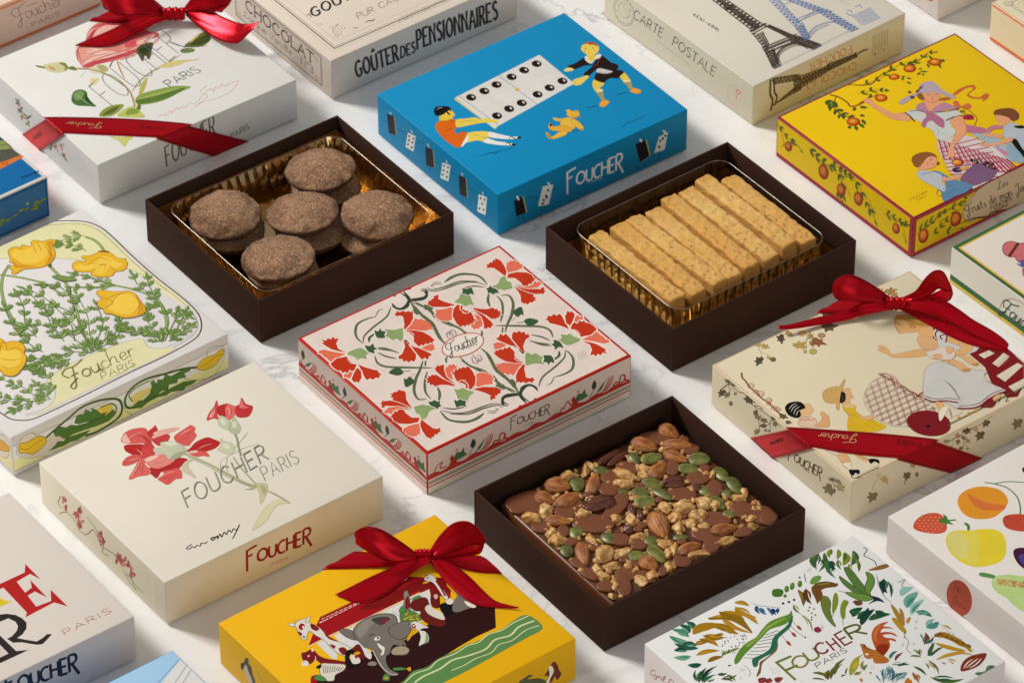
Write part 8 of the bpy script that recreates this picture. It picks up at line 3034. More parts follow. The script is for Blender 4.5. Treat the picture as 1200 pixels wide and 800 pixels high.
S 555 9 k 850 357 11 -8
S 555 9 k 858 362 -6 -18
S 555 9 k 864 358 -17 -10
S 555 9 k 826 332 11 -8
S 555 9 k 834 337 -6 -18
S 555 9 k 840 333 -17 -9
S 555 9 k 762 319 11 -8
S 555 9 k 771 324 -6 -18
S 555 9 k 776 320 -17 -10
S 555 9 k 732 293 11 -8
S 555 9 k 740 297 -6 -17
S 555 9 k 746 293 -17 -9
S 555 9 k 767 274 11 -9
S 555 9 k 775 278 -6 -17
S 555 9 k 781 274 -17 -9
S 556 8 s 793 339 -22 -20 -6 -30 -31 -26 -2 -26
S 557 14 s 959 776 5 -18 -29 -16 5 -25 4 -25 -9 -23
P 558 1 895 670 34 -3 26 -5 18 -9 -7 -14 -32 5 -28 15
S 559 9 s 938 552 30 -1 -32 -20 8 -13
S 560 16 k 908 326 9 -1
S 560 16 k 909 314 1 -11
S 560 16 k 912 305 0 -12
S 560 16 k 916 297 2 -11
S 560 16 k 915 283 -6 -19
S 560 16 k 919 273 -6 -17
S 560 16 k 919 261 -8 -21
S 560 16 k 914 242 -5 -17
S 560 16 k 920 237 -6 -19
S 560 16 k 924 228 -11 -24
S 560 16 k 917 207 -7 -20
S 560 16 k 925 203 -10 -23
S 560 16 k 926 191 -11 -24
S 560 16 k 919 171 -3 -15
S 560 16 k 920 159 -10 -24
S 560 16 k 922 148 -5 -17
S 560 16 k 922 135 -12 -25
S 560 16 k 922 122 -2 -14
P 561 1 863 262 26 -3 17 -18 10 -36 7 -38 -4 -42 -9 -14 -5 35 -9 18 -5 32 -13 32 -16 18
E 562 882 246 3 -10 -7 -5
E 562 890 225 3 -10 -7 -5
E 562 898 204 3 -10 -7 -5
E 562 906 184 3 -10 -7 -5
E 562 914 163 3 -10 -7 -5
E 562 922 142 3 -10 -7 -5
P 563 1 836 226 21 -24 23 -38 16 -28 -6 -7 -26 26 -23 39
P 564 1 780 156 40 4 46 -13 26 -25 11 -25 -26 26 -36 15 -38 12
L 493 - 918 283 927 242 33 15
L 492 - 919 280 925 255 15 10
L 493 - 795 117 784 136 22 -15
L 495 - 795 119 788 131 10 10
L 494 - 815 135 835 107 29 10
L 494 - 818 133 830 116 13 10
L 493 - 814 125 817 100 22 10
L 493 - 815 123 817 108 10 10
L 493 - 915 139 913 109 44 -15
L 492 - 915 136 914 118 20 10
P 565 0 771 191 17 20 36 19 13 1 -20 -19 -24 -16 37 4 16 -8 -34 -4 -29 -6
P 566 1 814 60 33 29 40 9 34 -8 26 -15 -25 -20 -42 -13 -38 4
S 567 18 k 829 63 33 15 26 2
S 567 18 k 838 60 39 7 29 6
S 567 18 k 848 52 32 1 36 12
P 568 1 844 19 15 0 22 -12 25 15 20 -9 6 -21 26 -3 -41 -42 -37 -16 -21 5 -23 28 13 34
S 569 22 k 914 17 0 -23 -31 -21 -37 -16
S 569 22 k 877 11 3 -24 -33 -20
S 569 22 k 926 -15 -28 -23 -23 -27
L 501 - 705 101 797 21 81 -15
L 537 - 715 93 770 46 36 10
L 537 - 709 76 764 29 52 10
L 536 - 715 72 748 44 23 10
L 501 - 719 229 749 198 44 10
L 500 - 723 227 740 208 20 10
L 500 - 752 249 749 207 37 10
L 499 - 752 246 750 221 17 10
L 501 - 772 235 753 204 29 -15
L 536 - 771 232 760 214 13 10
L 535 - 650 214 690 195 52 15
L 537 - 655 213 679 202 23 10
L 501 - 694 181 701 115 52 10
L 537 - 696 175 700 135 23 10
L 534 - 637 236 691 215 26 -15
L 534 - 643 234 675 222 12 10
L 501 - 756 174 738 93 33 15
L 499 - 755 166 744 118 15 10
L 502 - 740 169 727 135 26 15
L 534 - 739 166 731 146 12 10
L 537 - 655 172 610 167 29 -15
L 536 - 651 172 624 169 13 10
L 570 - 660 263 702 276 52 15
L 571 - 665 265 690 273 23 10
L 571 - 651 258 687 281 37 10
L 570 - 656 261 677 275 17 10
L 572 - 660 240 714 256 44 15
L 572 - 666 242 698 252 20 10
L 571 - 824 297 812 272 29 15
L 571 - 824 295 816 280 13 10
L 572 - 799 243 845 292 74 -15
L 571 - 804 248 832 278 33 10
L 570 - 804 244 855 257 44 -15
L 571 - 810 246 840 254 20 10
L 572 - 852 253 889 259 29 -15
L 570 - 856 255 879 258 13 10
L 573 - 642 148 614 87 88 -15
L 573 - 640 143 623 106 40 10
L 574 - 672 159 653 123 52 10
L 574 - 670 156 659 135 23 10
L 574 - 683 140 656 99 44 -15
L 574 - 681 136 665 112 20 10
L 574 - 750 162 760 118 18 -15
L 573 - 751 158 758 132 8 10
L 575 - 627 243 574 161 33 15
L 576 - 622 235 590 186 15 10
L 577 - 631 229 578 157 33 10
L 576 - 626 222 595 179 15 10
L 575 - 627 187 583 154 29 15
L 576 - 624 184 597 164 13 10
L 575 - 659 168 609 156 29 -15
L 576 - 655 168 625 161 13 10
L 577 - 598 209 554 175 33 -15
L 577 - 594 206 568 186 15 10
L 577 - 616 240 570 175 33 15
L 577 - 612 234 584 195 15 10
L 576 - 615 219 622 180 22 -15
L 576 - 616 216 620 192 10 10
L 577 - 554 223 547 186 25 10
L 576 - 554 219 550 198 11 10
L 575 - 587 240 563 191 25 15
L 575 - 585 235 571 206 11 10
L 576 - 604 235 569 187 25 -15
L 575 - 601 231 580 202 11 10
L 575 - 621 231 574 183 25 -15
L 578 - 616 227 588 198 11 10
L 576 - 619 207 575 173 22 15
L 575 - 615 204 589 184 10 10
L 578 - 627 189 585 174 28 10
L 577 - 623 188 598 179 12 10
L 578 - 645 175 608 174 28 -15
L 577 - 642 175 620 175 12 10
L 578 - 557 212 562 225 19 15
L 576 - 558 214 561 222 9 10
L 577 - 637 152 595 158 22 -15
L 575 - 634 153 608 157 10 10
L 577 - 609 189 625 211 19 -15
L 576 - 611 192 621 205 9 10
L 578 - 656 171 623 163 19 15
L 575 - 653 170 633 166 9 10
P 579 1 774 413 -27 10 -34 -4 -32 -23 -22 -34 -14 -32 -18 -28 2 -19 40 12 31 19 14 23 15 -20 4 15 -20 23 1 16 25 -14 10 -25 2 24 -18 22 -17 9 20 10 22 -17 6 -11 -4 20 -15 18
P 580 1 657 338 27 -4 10 -20 -25 -19 -32 -9 -4 20
P 581 1 689 398 33 18 30 -1 -27 -10 -29 -21 -22 -25 -3 10
O 582 1 583 9 619 383 7 -18 4 -24 12 -21 0 -21 5 -37 -15 -10 -24 13 -12 14 11 21 -13 5 -7 14 10 22 11 21
S 584 11 k 611 368 12 -21 20 -26
E 585 602 328 5 -4 -3 -4
S 586 11 k 570 323 17 -1
S 586 11 k 589 339 15 -22
P 587 1 628 378 0 -14 -7 -3 -2 7
T deco F 588 39 313 378 64 -6 -61 117
T deco O 311 30 349 418 59 -7 -43 62
T deco U 588 30 415 419 46 -1 -38 54
T deco C 589 30 462 425 44 -3 -31 56
T deco H 589 30 522 412 28 -2 -21 61
T deco E 590 30 569 411 35 0 -29 66
T deco R 591 39 611 419 62 -9 -51 72
T sans PARIS 236 12 415 377 140 3 -135 22
L 592 - 384 371 415 319 61 15
L 592 - 388 366 406 335 27 10
L 593 - 406 308 444 347 83 15
L 594 - 411 313 433 336 37 10
L 593 - 414 303 494 347 50 15
L 594 - 422 308 470 334 22 10
L 592 - 439 313 530 357 55 15
L 593 - 449 318 503 344 25 10
L 595 - 363 349 397 311 36 10
L 595 - 367 346 387 323 16 10
L 592 - 442 315 482 335 33 15
L 594 - 446 318 470 330 15 10
L 593 - 474 291 503 315 25 10
L 594 - 478 294 495 308 11 10
L 595 - 453 294 474 291 33 10
L 595 - 456 294 469 292 15 10
P 596 1 484 284 21 25 29 21 28 8 28 -2 -21 -7 -24 -25 -24 -15 -30 -11
P 597 1 518 308 28 12 -4 -13 -25 -15
L 502 - 496 274 531 273 44 -15
L 501 - 500 275 521 274 20 10
L 502 - 539 275 573 309 39 15
L 502 - 543 279 563 299 17 10
L 499 - 538 268 571 285 44 15
L 499 - 542 270 562 280 20 10
E 598 551 246 3 -2 -4 -5
S 599 6 k 561 259 21 18
S 599 6 k 568 254 19 15
P 581 1 500 247 7 -6 -6 -12 -8 0
L 600 - 249 410 281 415 110 15
L 600 - 252 411 272 414 50 10
L 600 - 227 427 247 441 83 -15
L 601 - 229 429 241 437 37 10
S 560 8 k 328 367 -3 -14
L 535 - 36 564 138 602 55 15
L 537 - 46 569 108 591 25 10
L 535 - 36 574 101 619 48 10
L 534 - 43 580 82 606 22 10
L 537 - 27 581 64 632 35 15
L 534 - 31 587 53 617 16 10
L 534 - 40 561 105 569 48 15
L 536 - 47 563 86 568 22 10
L 534 - 29 570 77 617 41 15
L 537 - 34 575 63 603 19 10
L 537 - 55 561 88 557 28 -15
L 534 - 58 561 78 558 12 10
L 602 - 107 568 142 552 48 -15
L 603 - 112 567 132 557 22 10
L 603 - 103 540 165 525 55 -15
L 602 - 110 539 147 530 25 10
L 603 - 133 549 137 499 35 15
L 602 - 134 545 136 515 16 10
L 602 - 106 543 132 503 41 10
L 603 - 109 540 125 515 19 10
L 602 - 166 581 180 576 28 -15
L 603 - 168 581 176 578 12 10
S 604 8 k 187 559 18 -33
S 604 8 k 189 530 12 5
S 604 8 k 169 525 30 9
S 604 8 k 208 518 -19 19
S 604 8 k 199 548 -14 -49
S 605 10 k 275 471 9 9
S 605 10 k 264 451 9 8
S 605 10 k 274 457 9 9
S 605 10 k 285 464 9 9
S 605 10 k 273 443 9 9
S 605 10 k 284 450 9 9
S 605 10 k 294 457 9 8
S 605 10 k 283 436 9 9
S 605 10 k 293 443 10 9
S 606 7 s 212 547 2 -33 -23 -24
S 607 10 k 159 509 11 -14
S 607 10 k 171 510 -18 -18
L 589 - 200 441 236 450 117 10
L 608 - 204 443 226 448 53 10
L 608 - 222 424 238 444 104 -15
L 589 - 225 427 234 439 47 10
L 608 - 250 414 286 413 97 10
L 589 - 255 414 276 414 43 10
S 609 6 k 315 522 6 -1
S 609 6 k 322 521 7 -1
S 609 6 k 330 521 7 -1
S 609 6 k 338 520 6 -1
S 609 6 k 345 520 7 -1
S 609 6 k 353 519 7 -1
S 609 6 k 361 519 7 -1
S 609 6 k 369 518 6 -1''',
'jungle.left': '''T script Cyril_Destrade 610 12 35 86 258 73 -248 -41''',
'ark.top': '''P 611 0 186 551 98 81 28 19 169 -5 203 -6 128 -113 -68 -81 -73 97 -246 7
P 612 1 449 602 120 -1 151 -14 74 -47 -40 -71 -79 81 -144 -1
S 379 13 l 290 628 29 -3
S 379 13 l 290 626 17 0
S 379 11 l 307 638 14 -1
S 379 13 l 312 626 16 0
S 379 11 l 327 637 14 -1
S 379 13 l 333 626 16 0
S 379 11 l 346 636 14 -1
S 379 13 l 354 626 16 0
S 379 11 l 365 635 14 0
S 379 13 l 375 626 16 -1
S 379 11 l 385 635 14 -1
S 379 13 l 396 626 17 -1
S 379 11 l 404 634 14 -1
S 379 13 l 418 626 16 -1
S 379 11 l 424 633 14 -1
S 379 13 l 439 625 16 0
S 379 11 l 443 632 14 0
S 379 13 l 460 625 16 0
S 379 11 l 463 631 14 0
S 379 13 l 563 620 15 1
S 379 13 l 584 621 15 1
S 379 13 l 604 621 16 2
S 379 13 l 625 622 16 2
S 379 13 l 645 622 18 4
S 379 13 l 666 623 18 4
S 613 13 l 306 648 6 2
S 613 13 l 315 648 6 2
S 613 13 l 324 648 6 1
S 613 13 l 333 647 6 2
S 613 13 l 343 647 5 2
S 613 13 l 352 647 5 1
S 613 13 l 361 646 5 2
S 613 13 l 370 646 6 2
S 613 13 l 379 646 6 1
S 613 13 l 388 646 6 1
S 613 13 l 397 645 6 2
S 613 13 l 406 645 6 2
S 613 13 l 415 645 6 1
S 613 13 l 424 644 6 2
S 613 13 l 433 644 6 2
S 613 13 l 443 644 5 1
P 614 0 218 544 31 0 -4 -86 -15 -23 -13 6
P 614 0 292 541 229 -5 142 -2 50 -3 -68 -109 -241 -46 -119 91
S 611 13 l 288 554 149 -6 233 -6
S 379 13 l 185 550 80 0 156 -5 245 -8
S 615 6 l 534 516 7 -45
P 616 0 78 390 44 6 61 12 78 -1 65 -11 78 -20 92 -11 85 15 101 13 59 -15 62 -25 41 -43 -64 -90 -87 5 -84 -5 -102 -11 -101 -11 -158 -35 -234 83
O 617 1 618 15 212 670 21 11 29 -7 1 -31 10 -27 1 -31 -8 -44 16 -32 12 -29 3 -42 -31 -15 -16 32 -3 42 2 48 -8 35 -5 34 -21 -14 -13 -14 -12 6 6 23 10 32
P 611 1 216 654 19 11 6 -15 -13 -14 -14 0
E 379 230 643 3 -3 -5 -6
P 619 1 262 642 11 -36 -16 -8 -8 21
P 619 1 271 567 8 -35 8 -26 -17 23
P 619 1 252 513 12 -20 -13 -9
P 619 1 264 474 21 -7 -6 -35 -21 7
O 617 1 618 12 196 689 16 -5 0 -14 -12 1
O 617 1 618 12 255 665 21 13 6 -4 -14 -14 -13 -5
E 618 202 600 3 -3 -3 -4
S 618 16 k 220 686 10 4
S 618 16 k 234 686 12 3
P 619 1 199 637 8 -11 -4 -15 -8 7
P 617 1 319 441 26 0 -2 -58 -22 -22 -3 42
P 620 1 311 448 26 -1 -20 -63 -18 -6 -15 51
O 619 1 618 15 146 534 13 -4 26 -1 3 -17 -2 -18 9 -32 32 -39 14 -26 -29 -31 -25 48 -16 32 -3 32 -11 -1 -22 -3 -6 24 7 19
E 379 124 484 11 -8 -9 -13
E 618 124 492 2 -1 -1 -2
E 379 186 524 4 -3 -5 -6
E 379 157 508 3 -2 -3 -4
S 379 10 s 175 492 -8 -13 -9 -3
O 621 1 618 15 156 438 18 8 23 -19 36 -36 -23 -19 -35 -2 -20 -19 -19 10 -6 19 9 32
S 618 8 s 169 438 -22 -37
S 618 8 s 175 432 -22 -34
S 618 8 s 182 425 -23 -30
S 618 8 s 188 419 -22 -27
S 618 8 s 195 412 -23 -23
S 618 8 s 201 406 -22 -20
S 618 8 s 208 399 -23 -16
S 618 8 s 214 393 -22 -13
S 618 8 s 221 386 -23 -8
P 622 1 145 446 23 0 -14 -16 -10 6
P 611 1 85 395 18 20 21 -7 -27 -33 -21 2
O 623 1 618 10 104 400 18 10 13 -19 -1 -24 -19 10
P 622 1 276 445 25 -2 0 -18 -22 -2 -20 -24 1 -21 30 -13 -26 -9 -28 16 10 37
P 617 1 275 416 17 -3 1 -31 -14 -14 -20 13
O 624 1 618 10 294 421 17 -1 2 -13 -18 1
P 611 1 290 410 7 -9 -10 -9 -3 7
O 625 1 626 21 325 551 24 -13 12 -39 -10 -32 -19 19 -10 32
O 625 1 626 21 368 523 43 17 53 0 46 -20 18 -29 -17 -37 -26 -31 58 6 -1 -29 -48 -33 -15 11 -13 -39 -23 8 -4 22 -20 -4 -23 -22 -20 -5 -18 -25 -10 -32 5 -28 6 -15 -17 -1 -17 18 2 33 5 35 15 38 10 41 -12 20 1 38 1 29
P 627 1 375 518 53 19 68 -17 19 -29 -46 10 -37 3 -46 -25 -31 -6
P 628 1 448 527 35 -7 24 -21 -10 -15 -15 7 -12 -6 -14 -1
P 629 1 475 502 28 -4 -15 -12 -13 -5 -13 2
E 630 406 433 12 -2 -4 -9
E 626 410 434 4 -3 -3 -4
S 626 13 s 390 457 11 6 11 -8
O 630 1 626 10 393 415 5 -29 2 -7 -23 -26 -14 3 18 13 4 27
O 631 1 626 15 410 343 27 6 22 -16 1 -19 -17 -12 -25 12
E 626 442 355 4 -3 -3 -4
E 626 459 346 4 -3 -3 -4
S 617 10 s 357 393 -15 -48 -11 -51 5 -38 16 -19
S 626 7 k 341 336 22 -7
S 626 7 k 339 323 22 -6
S 626 7 k 337 311 22 -5
S 626 7 k 335 299 23 -4
S 626 7 k 333 287 23 -4
S 626 7 k 330 275 24 -3
S 626 7 k 328 263 24 -3
P 632 1 299 346 19 3 12 -15 -11 -11 -16 10
P 623 1 359 273 25 -14 13 -20 -21 9 -18 11
P 624 1 399 243 13 -3 -12 -18 -5 11
P 623 1 295 249 22 17 8 -16 -13 -19 -14 9
E 624 310 247 5 -4 -3 -4
O 633 1 622 12 557 499 18 -2 17 -19 11 -37 -13 -25 -33 14 -33 14
E 634 593 443 2 -2 -2 -3
E 634 565 471 2 -2 -2 -3
E 634 574 456 2 -2 -2 -3
E 634 544 456 2 -2 -2 -3
E 634 570 435 2 -2 -2 -3
E 634 583 432 2 -2 -2 -3
E 634 582 434 2 -2 -2 -3
E 634 561 444 2 -2 -2 -3
E 634 601 450 2 -2 -2 -3
E 634 564 476 2 -2 -2 -3
E 634 561 442 2 -2 -2 -3
E 634 565 439 2 -2 -2 -3
E 634 564 455 2 -2 -2 -3
E 634 557 457 2 -2 -2 -3
E 634 574 477 2 -2 -2 -3
E 634 566 454 2 -2 -2 -3
E 634 595 446 2 -2 -2 -3
E 634 585 427 2 -2 -2 -3
E 634 550 455 2 -2 -2 -3
E 634 581 421 2 -2 -2 -3
E 634 584 449 2 -2 -2 -3
E 634 571 446 2 -2 -2 -3
O 635 1 626 14 621 565 15 10 6 -8 -25 -45 -22 -35 -19 6 -1 15 27 26
P 619 1 604 532 23 17 -6 -19 -19 -31 -14 -7 -8 6
O 623 1 622 12 557 504 21 13 5 -15 -10 -13 -18 2
O 620 1 622 14 603 498 29 19 30 -6 12 -15 -12 -32 -4 -31 2 -59 -10 -26 -22 -7 -20 25 -12 34 4 32 16 22 -14 16
P 621 1 639 459 23 5 -1 -27 11 -26 -6 -35 -11 -9 -14 22 -11 37
E 622 635 472 2 -2 -2 -3
E 620 624 511 5 -4 -5 -7
P 623 1 625 528 35 1 5 -15 -28 4
O 620 1 622 14 695 497 21 9 6 -18 -25 -39 -21 -18 -9 24
P 636 1 705 495 13 -4 -9 -16 -12 0
P 622 1 689 438 21 2 27 -21 -26 -38 -20 -8 -17 19 4 26
P 625 1 712 392 48 43 23 0 6 -44 3 -37 -33 8 -40 7
O 379 1 622 12 725 451 18 -8 1 -18 -17 -8 -11 12
O 379 1 622 12 774 402 10 -13 8 -35 -15 0 -9 24
P 625 1 779 497 10 -2 -2 -45 -6 -18 -10 18
O 617 1 622 14 730 587 19 10 14 -7 2 -19 -5 -25 -9 -45 -13 -49 -13 -1 8 40 10 45 -2 24 -10 8
P 624 1 710 567 12 8 11 -12 -10 -1
S 619 29 s 759 553 -10 -45 -13 -43
E 622 744 584 2 -2 -2 -3
S 622 15 k 737 593 10 4 6 -5
P 624 1 789 530 -8 -41 -7 -46 -4 31 4 32
O 617 1 622 14 543 418 22 8 11 -16 6 -22 5 -21 -17 9 -16 -1 12 -20 -8 -28 -18 -20 -19 3 -18 2 32 32 14 35 -12 15
P 619 1 544 415 13 1 -3 -18 -15 -2
E 637 550 407 3 -2 -3 -4
P 624 1 485 360 24 21 30 15 10 -5 -25 -15 -29 -18
P 638 1 566 355 -12 -31 -16 -16 -14 1 20 17
O 625 1 626 16 471 450 41 3 35 -15 -28 -48 -41 -14 -14 11 -9 30
O 631 1 626 14 409 350 24 6 26 -16 3 -25 -21 -10 -28 14 -12 14
P 639 1 301 197 45 -1 61 21 52 -12 60 10 73 -5 55 3 35 -15 56 13 53 -11 54 10 66 -5 0 -91 -122 2 -94 -2 -131 -12 -112 2 -75 -9
P 639 0 911 205 -1 -93 -346 -10 -22 113 246 -19
S 640 18 s 347 187 56 16 57 -10 50 15 74 -8 58 6 42 -10 52 12 52 -12 52 6 71 -3
S 640 29 s 377 167 43 6 72 -4 61 9 57 -15 72 -11 57 19 57 -15 52 17 64 -8
S 640 15 s 518 137 52 -6 56 3 62 -9 44 17 53 -11 72 13 54 -10''',
'ark.left': '''P 641 1 162 146 12 20 15 3 -2 -21 18 -7 5 -29 16 -30 -34 -28 -20 24 -9 15 -10 15
P 642 1 160 114 12 14 13 -24 23 -33 -27 -23 -13 22 -13 18
P 643 1 137 108 13 16 15 7 -12 -23 -5 -23 -12 2
S 644 12 k 241 152 13 -19 20 -15''',
'ark.right': '''P 285 1 859 142 15 11 16 -24 8 -30 11 -28 -19 -18 -12 24 -11 -19 -24 5 8 29 -19 15 15 17
P 645 1 851 138 15 -4 8 -30 -15 -25 -8 -21 -11 7 15 33
P 646 1 716 140 23 8 23 3 19 -15 -27 -1 54 -27 32 -35 -16 -24 -93 53''',
'sky.top': '''P 647 0 0 0 972 0 0 4 -972 0
P 647 0 0 848 972 0 0 3 -972 0
P 647 0 0 0 4 0 0 851 -4 0
P 647 0 969 0 3 0 0 851 -3 0
P 648 0 966 792 -199 -98 159 -300 41 244 1 83
S 649 9 s 962 795 -128 -55
S 649 9 s 969 755 -117 -70
S 649 9 s 967 725 -73 -45''',
'dom.top': '''P 650 0 0 0 973 0 0 16 -973 0
P 650 0 0 835 973 0 0 16 -973 0
P 650 0 0 0 16 0 0 851 -16 0
P 650 0 957 0 16 0 0 851 -16 0
P 651 0 811 194 62 2 100 -8 -3 -20 -120 -8 -65 -5
P 652 0 860 268 57 -6 48 -22 0 -27 3 -26 -36 3 -30 2 -29 4 -53 12
O 653 0 654 35 914 351 46 -25 8 -20 -2 -31 -3 -28 -21 6 -21 14 -42 30
S 655 13 k 872 229 18 6
S 656 14 k 948 250 11 5
S 655 9 k 901 242 11 1
S 657 12 k 938 242 0 -16
S 658 16 k 923 195 11 2
S 655 11 k 890 263 9 -6
S 658 9 k 896 248 0 -15
S 656 11 k 937 177 16 5
S 656 12 k 913 259 3 -13
S 656 14 k 923 242 15 5
S 658 13 k 889 240 6 -1
S 655 9 k 904 253 13 4
S 656 11 k 901 239 17 7
S 657 15 k 911 209 8 -8
S 658 10 k 928 198 13 10
S 656 12 k 912 240 5 -6
S 656 14 k 891 246 11 6
S 656 13 k 903 228 15 2
S 658 13 k 907 209 0 -8
S 657 16 k 929 210 -1 -11
S 656 12 k 897 197 19 6
S 655 16 k 942 187 5 -3
S 657 14 k 888 222 0 -19
S 655 16 k 957 226 8 0
S 655 12 k 914 260 14 6
S 658 12 k 916 188 7 -4
S 656 13 k 945 198 13 4
S 658 16 k 948 245 7 -9
S 655 11 k 922 208 12 -5
S 656 15 k 910 243 10 -2
S 658 9 k 900 245 9 4
S 656 15 k 903 240 0 -10
S 655 15 k 937 192 1 -17
S 658 12 k 894 239 6 -9
S 657 10 k 939 243 9 -1
S 655 9 k 919 228 7 1
S 658 9 k 933 249 6 -12
S 656 10 k 944 227 4 -16
S 658 12 k 932 201 16 3
S 655 10 k 959 210 15 4
S 654 11 s 918 310 22 -13 27 -21
S 659 10 s 878 184 11 2 9 -9 -8 -8 -11 6 -1 9
P 660 0 964 350 7 -16 -1 -21 -15 6
T sans FOUCHER 661 12 885 53 78 -5 -75 15''',
'dom.right': '''P 662 0 20 30 938 0 0 157 -938 0
L 663 664 748 84 799 84 54 0
L 663 664 734 81 758 98 54 0
L 663 664 748 81 733 71 54 0
L 663 664 794 88 827 90 54 0
L 663 664 823 101 853 104 54 0
L 663 664 850 93 878 99 54 0
L 663 664 877 87 914 84 54 0
L 663 664 897 107 930 108 54 0
L 663 664 886 83 923 75 54 0
L 663 664 930 104 964 104 54 0
L 663 664 735 99 754 100 54 0
L 663 664 892 102 919 84 54 0
L 663 664 911 100 938 95 54 0
P 665 1 862 124 7 3 6 -9 -5 -5
S 666 8 s 734 81 28 1 41 2 47 9 42 -3 47 9 28 4
E 667 883 36 3 -1 0 -2''',
'dom.left': '''P 662 0 0 0 851 0 0 207 -851 0''',
'pink.right': '''P 668 0 0 0 972 0 0 18 -972 0
P 669 0 0 194 972 0 0 11 -972 0
T script Foucher 670 10 566 95 221 -5 -245 82
T wide PARIS 671 8 624 42 138 1 -142 22
S 670 9 k 599 158 25 -2 26 -2 17 3''',
'pink.top': '''P 672 0 0 0 972 0 0 10 -972 0
P 672 0 0 841 972 0 0 10 -972 0
P 672 0 0 0 10 0 0 851 -10 0
P 672 0 962 0 10 0 0 851 -10 0''',
'ball.left': '''E 673 803 91 17 9 1 -11''',
'orange.left': '''P 674 0 0 0 851 0 0 21 -851 0
P 675 0 0 178 851 0 0 16 -851 0''',
'orange.top': '''P 676 0 0 0 972 0 0 5 -972 0
P 676 0 0 846 972 0 0 5 -972 0
P 676 0 0 0 5 0 0 851 -5 0
P 676 0 968 0 4 0 0 851 -4 0
P 677 0 45 45 883 0 0 2 -883 0
P 677 0 45 804 883 0 0 2 -883 0
P 677 0 45 45 2 0 0 761 -2 0
P 677 0 926 45 2 0 0 761 -2 0
P 677 0 56 56 860 0 0 2 -860 0
P 677 0 56 793 860 0 0 2 -860 0
P 677 0 56 56 2 0 0 739 -2 0
P 677 0 914 56 2 0 0 739 -2 0
P 678 0 75 75 823 0 0 1 -823 0
P 678 0 75 775 823 0 0 1 -823 0
P 678 0 75 75 1 0 0 701 -1 0
P 678 0 896 75 2 0 0 701 -2 0
P 678 0 90 90 792 0 0 1 -792 0
P 678 0 90 760 792 0 0 1 -792 0
P 678 0 90 90 1 0 0 671 -1 0
P 678 0 882 90 0 0 0 671 0 0
S 678 8 s 50 821 -20 -20 20 -20 20 20 -20 20''',
'cream.band.top': '''T script Foucher 679 13 172 201 -96 95 65 -124
T script Foucher 680 8 170 200 -95 95 66 -121
T sans PARIS 679 12 354 26 -62 65 41 -85''',
'cream.band.left': '''T sans PARIS 681 12 374 58 70 73 -76 -61''',
'rose.band.top': '''T script Foucher 682 11 152 224 -98 95 75 -120
T script Foucher 680 6 150 223 -97 95 77 -117
T sans PARIS 682 9 352 49 -71 66 60 -80''',
'rose.band.left': '''T sans PARIS 683 10 365 29 66 73 -76 -59''',
}

# ------------------------------------------------------------------ world, camera, lamps
w = bpy.data.worlds.new('World'); sc.world = w; w.use_nodes = True
bg = w.node_tree.nodes['Background']; bg.inputs[0].default_value = (1.0, .965, .92, 1); bg.inputs[1].default_value = .31
cd = bpy.data.cameras.new('camera'); cam = bpy.data.objects.new('camera', cd); COL.objects.link(cam); sc.camera = cam
cd.sensor_width = 36; cd.lens = CAM['f']; cd.clip_start = .1; cd.clip_end = 60
cd.dof.use_dof = True; cd.dof.focus_distance = 3.72; cd.dof.aperture_fstop = 20
ct, st_ = math.cos(CAM['tilt']), math.sin(CAM['tilt']); fw = Vector((0, ct, -st_)); rt = Vector((1, 0, 0)); up = rt.cross(fw)
cr, sr = math.cos(CAM['roll']), math.sin(CAM['roll']); r2 = cr*rt+sr*up; u2 = -sr*rt+cr*up
cam.matrix_world = Matrix(((r2.x, u2.x, -fw.x, CAM['loc'][0]), (r2.y, u2.y, -fw.y, CAM['loc'][1]), (r2.z, u2.z, -fw.z, CAM['loc'][2]), (0, 0, 0, 1)))
sc.view_settings.view_transform = 'Standard'; sc.view_settings.look = 'None'; sc.view_settings.exposure = 0; sc.view_settings.gamma = 1
def lamp(name, loc, target, size, power, color, sy=None):
    l = bpy.data.lights.new(name, 'AREA'); l.shape = 'RECTANGLE'; l.size = size; l.size_y = sy or size; l.energy = power; l.color = color
    o = bpy.data.objects.new(name, l); COL.objects.link(o); o.location = loc
    d = Vector(target)-Vector(loc); o.rotation_euler = d.to_track_quat('-Z', 'Y').to_euler(); return o
lamp('key_softbox', (-4.9, 2.4, 4.55), (0, 0, 0), 1.5, 488, (1, .962, .915))
lamp('fill_softbox', (1.2, -2.4, 1.5), (0, 0, 0), 1.8, 19, (1, .92, .82))

# ------------------------------------------------------------------ marble table top
t = NT('marble'); v = t.co(1)
warp = t.noise(v, 5, 4); wv = t.new('ShaderNodeVectorMath', operation='SCALE'); t.l.new(v, wv.inputs[0]); wv.inputs['Scale'].default_value = 1
def vein(scale, off, width, dist):
    mp = t.new('ShaderNodeMapping'); mp.inputs['Location'].default_value = off; mp.inputs['Rotation'].default_value = (0, 0, .7); mp.inputs['Scale'].default_value = (1, 1.7, 1); t.l.new(v, mp.inputs['Vector'])
    n = t.noise(mp.outputs[0], scale, 7, .6, dist); s1 = t.new('ShaderNodeMath', operation='SUBTRACT'); t.l.new(n, s1.inputs[0]); s1.inputs[1].default_value = .5
    a = t.new('ShaderNodeMath', operation='ABSOLUTE'); t.l.new(s1.outputs[0], a.inputs[0]); return t.ramp(a.outputs[0], [(0, 1.0), (width, 0.0)])
cloud = t.noise(v, 7, 5, .6, .4)
base = t.mix(t.ramp(cloud, [(.35, 0.0), (.68, 1.0)]), (.76, .762, .76), (.86, .858, .85))
v1 = vein(3.1, (3.2, 1.1, 0), .013, 1.2); v2 = vein(7.0, (8.2, 5.1, 0), .014, .8); msk = t.ramp(t.noise(v, 4.2, 3), [(.42, 0.0), (.62, 1.0)])
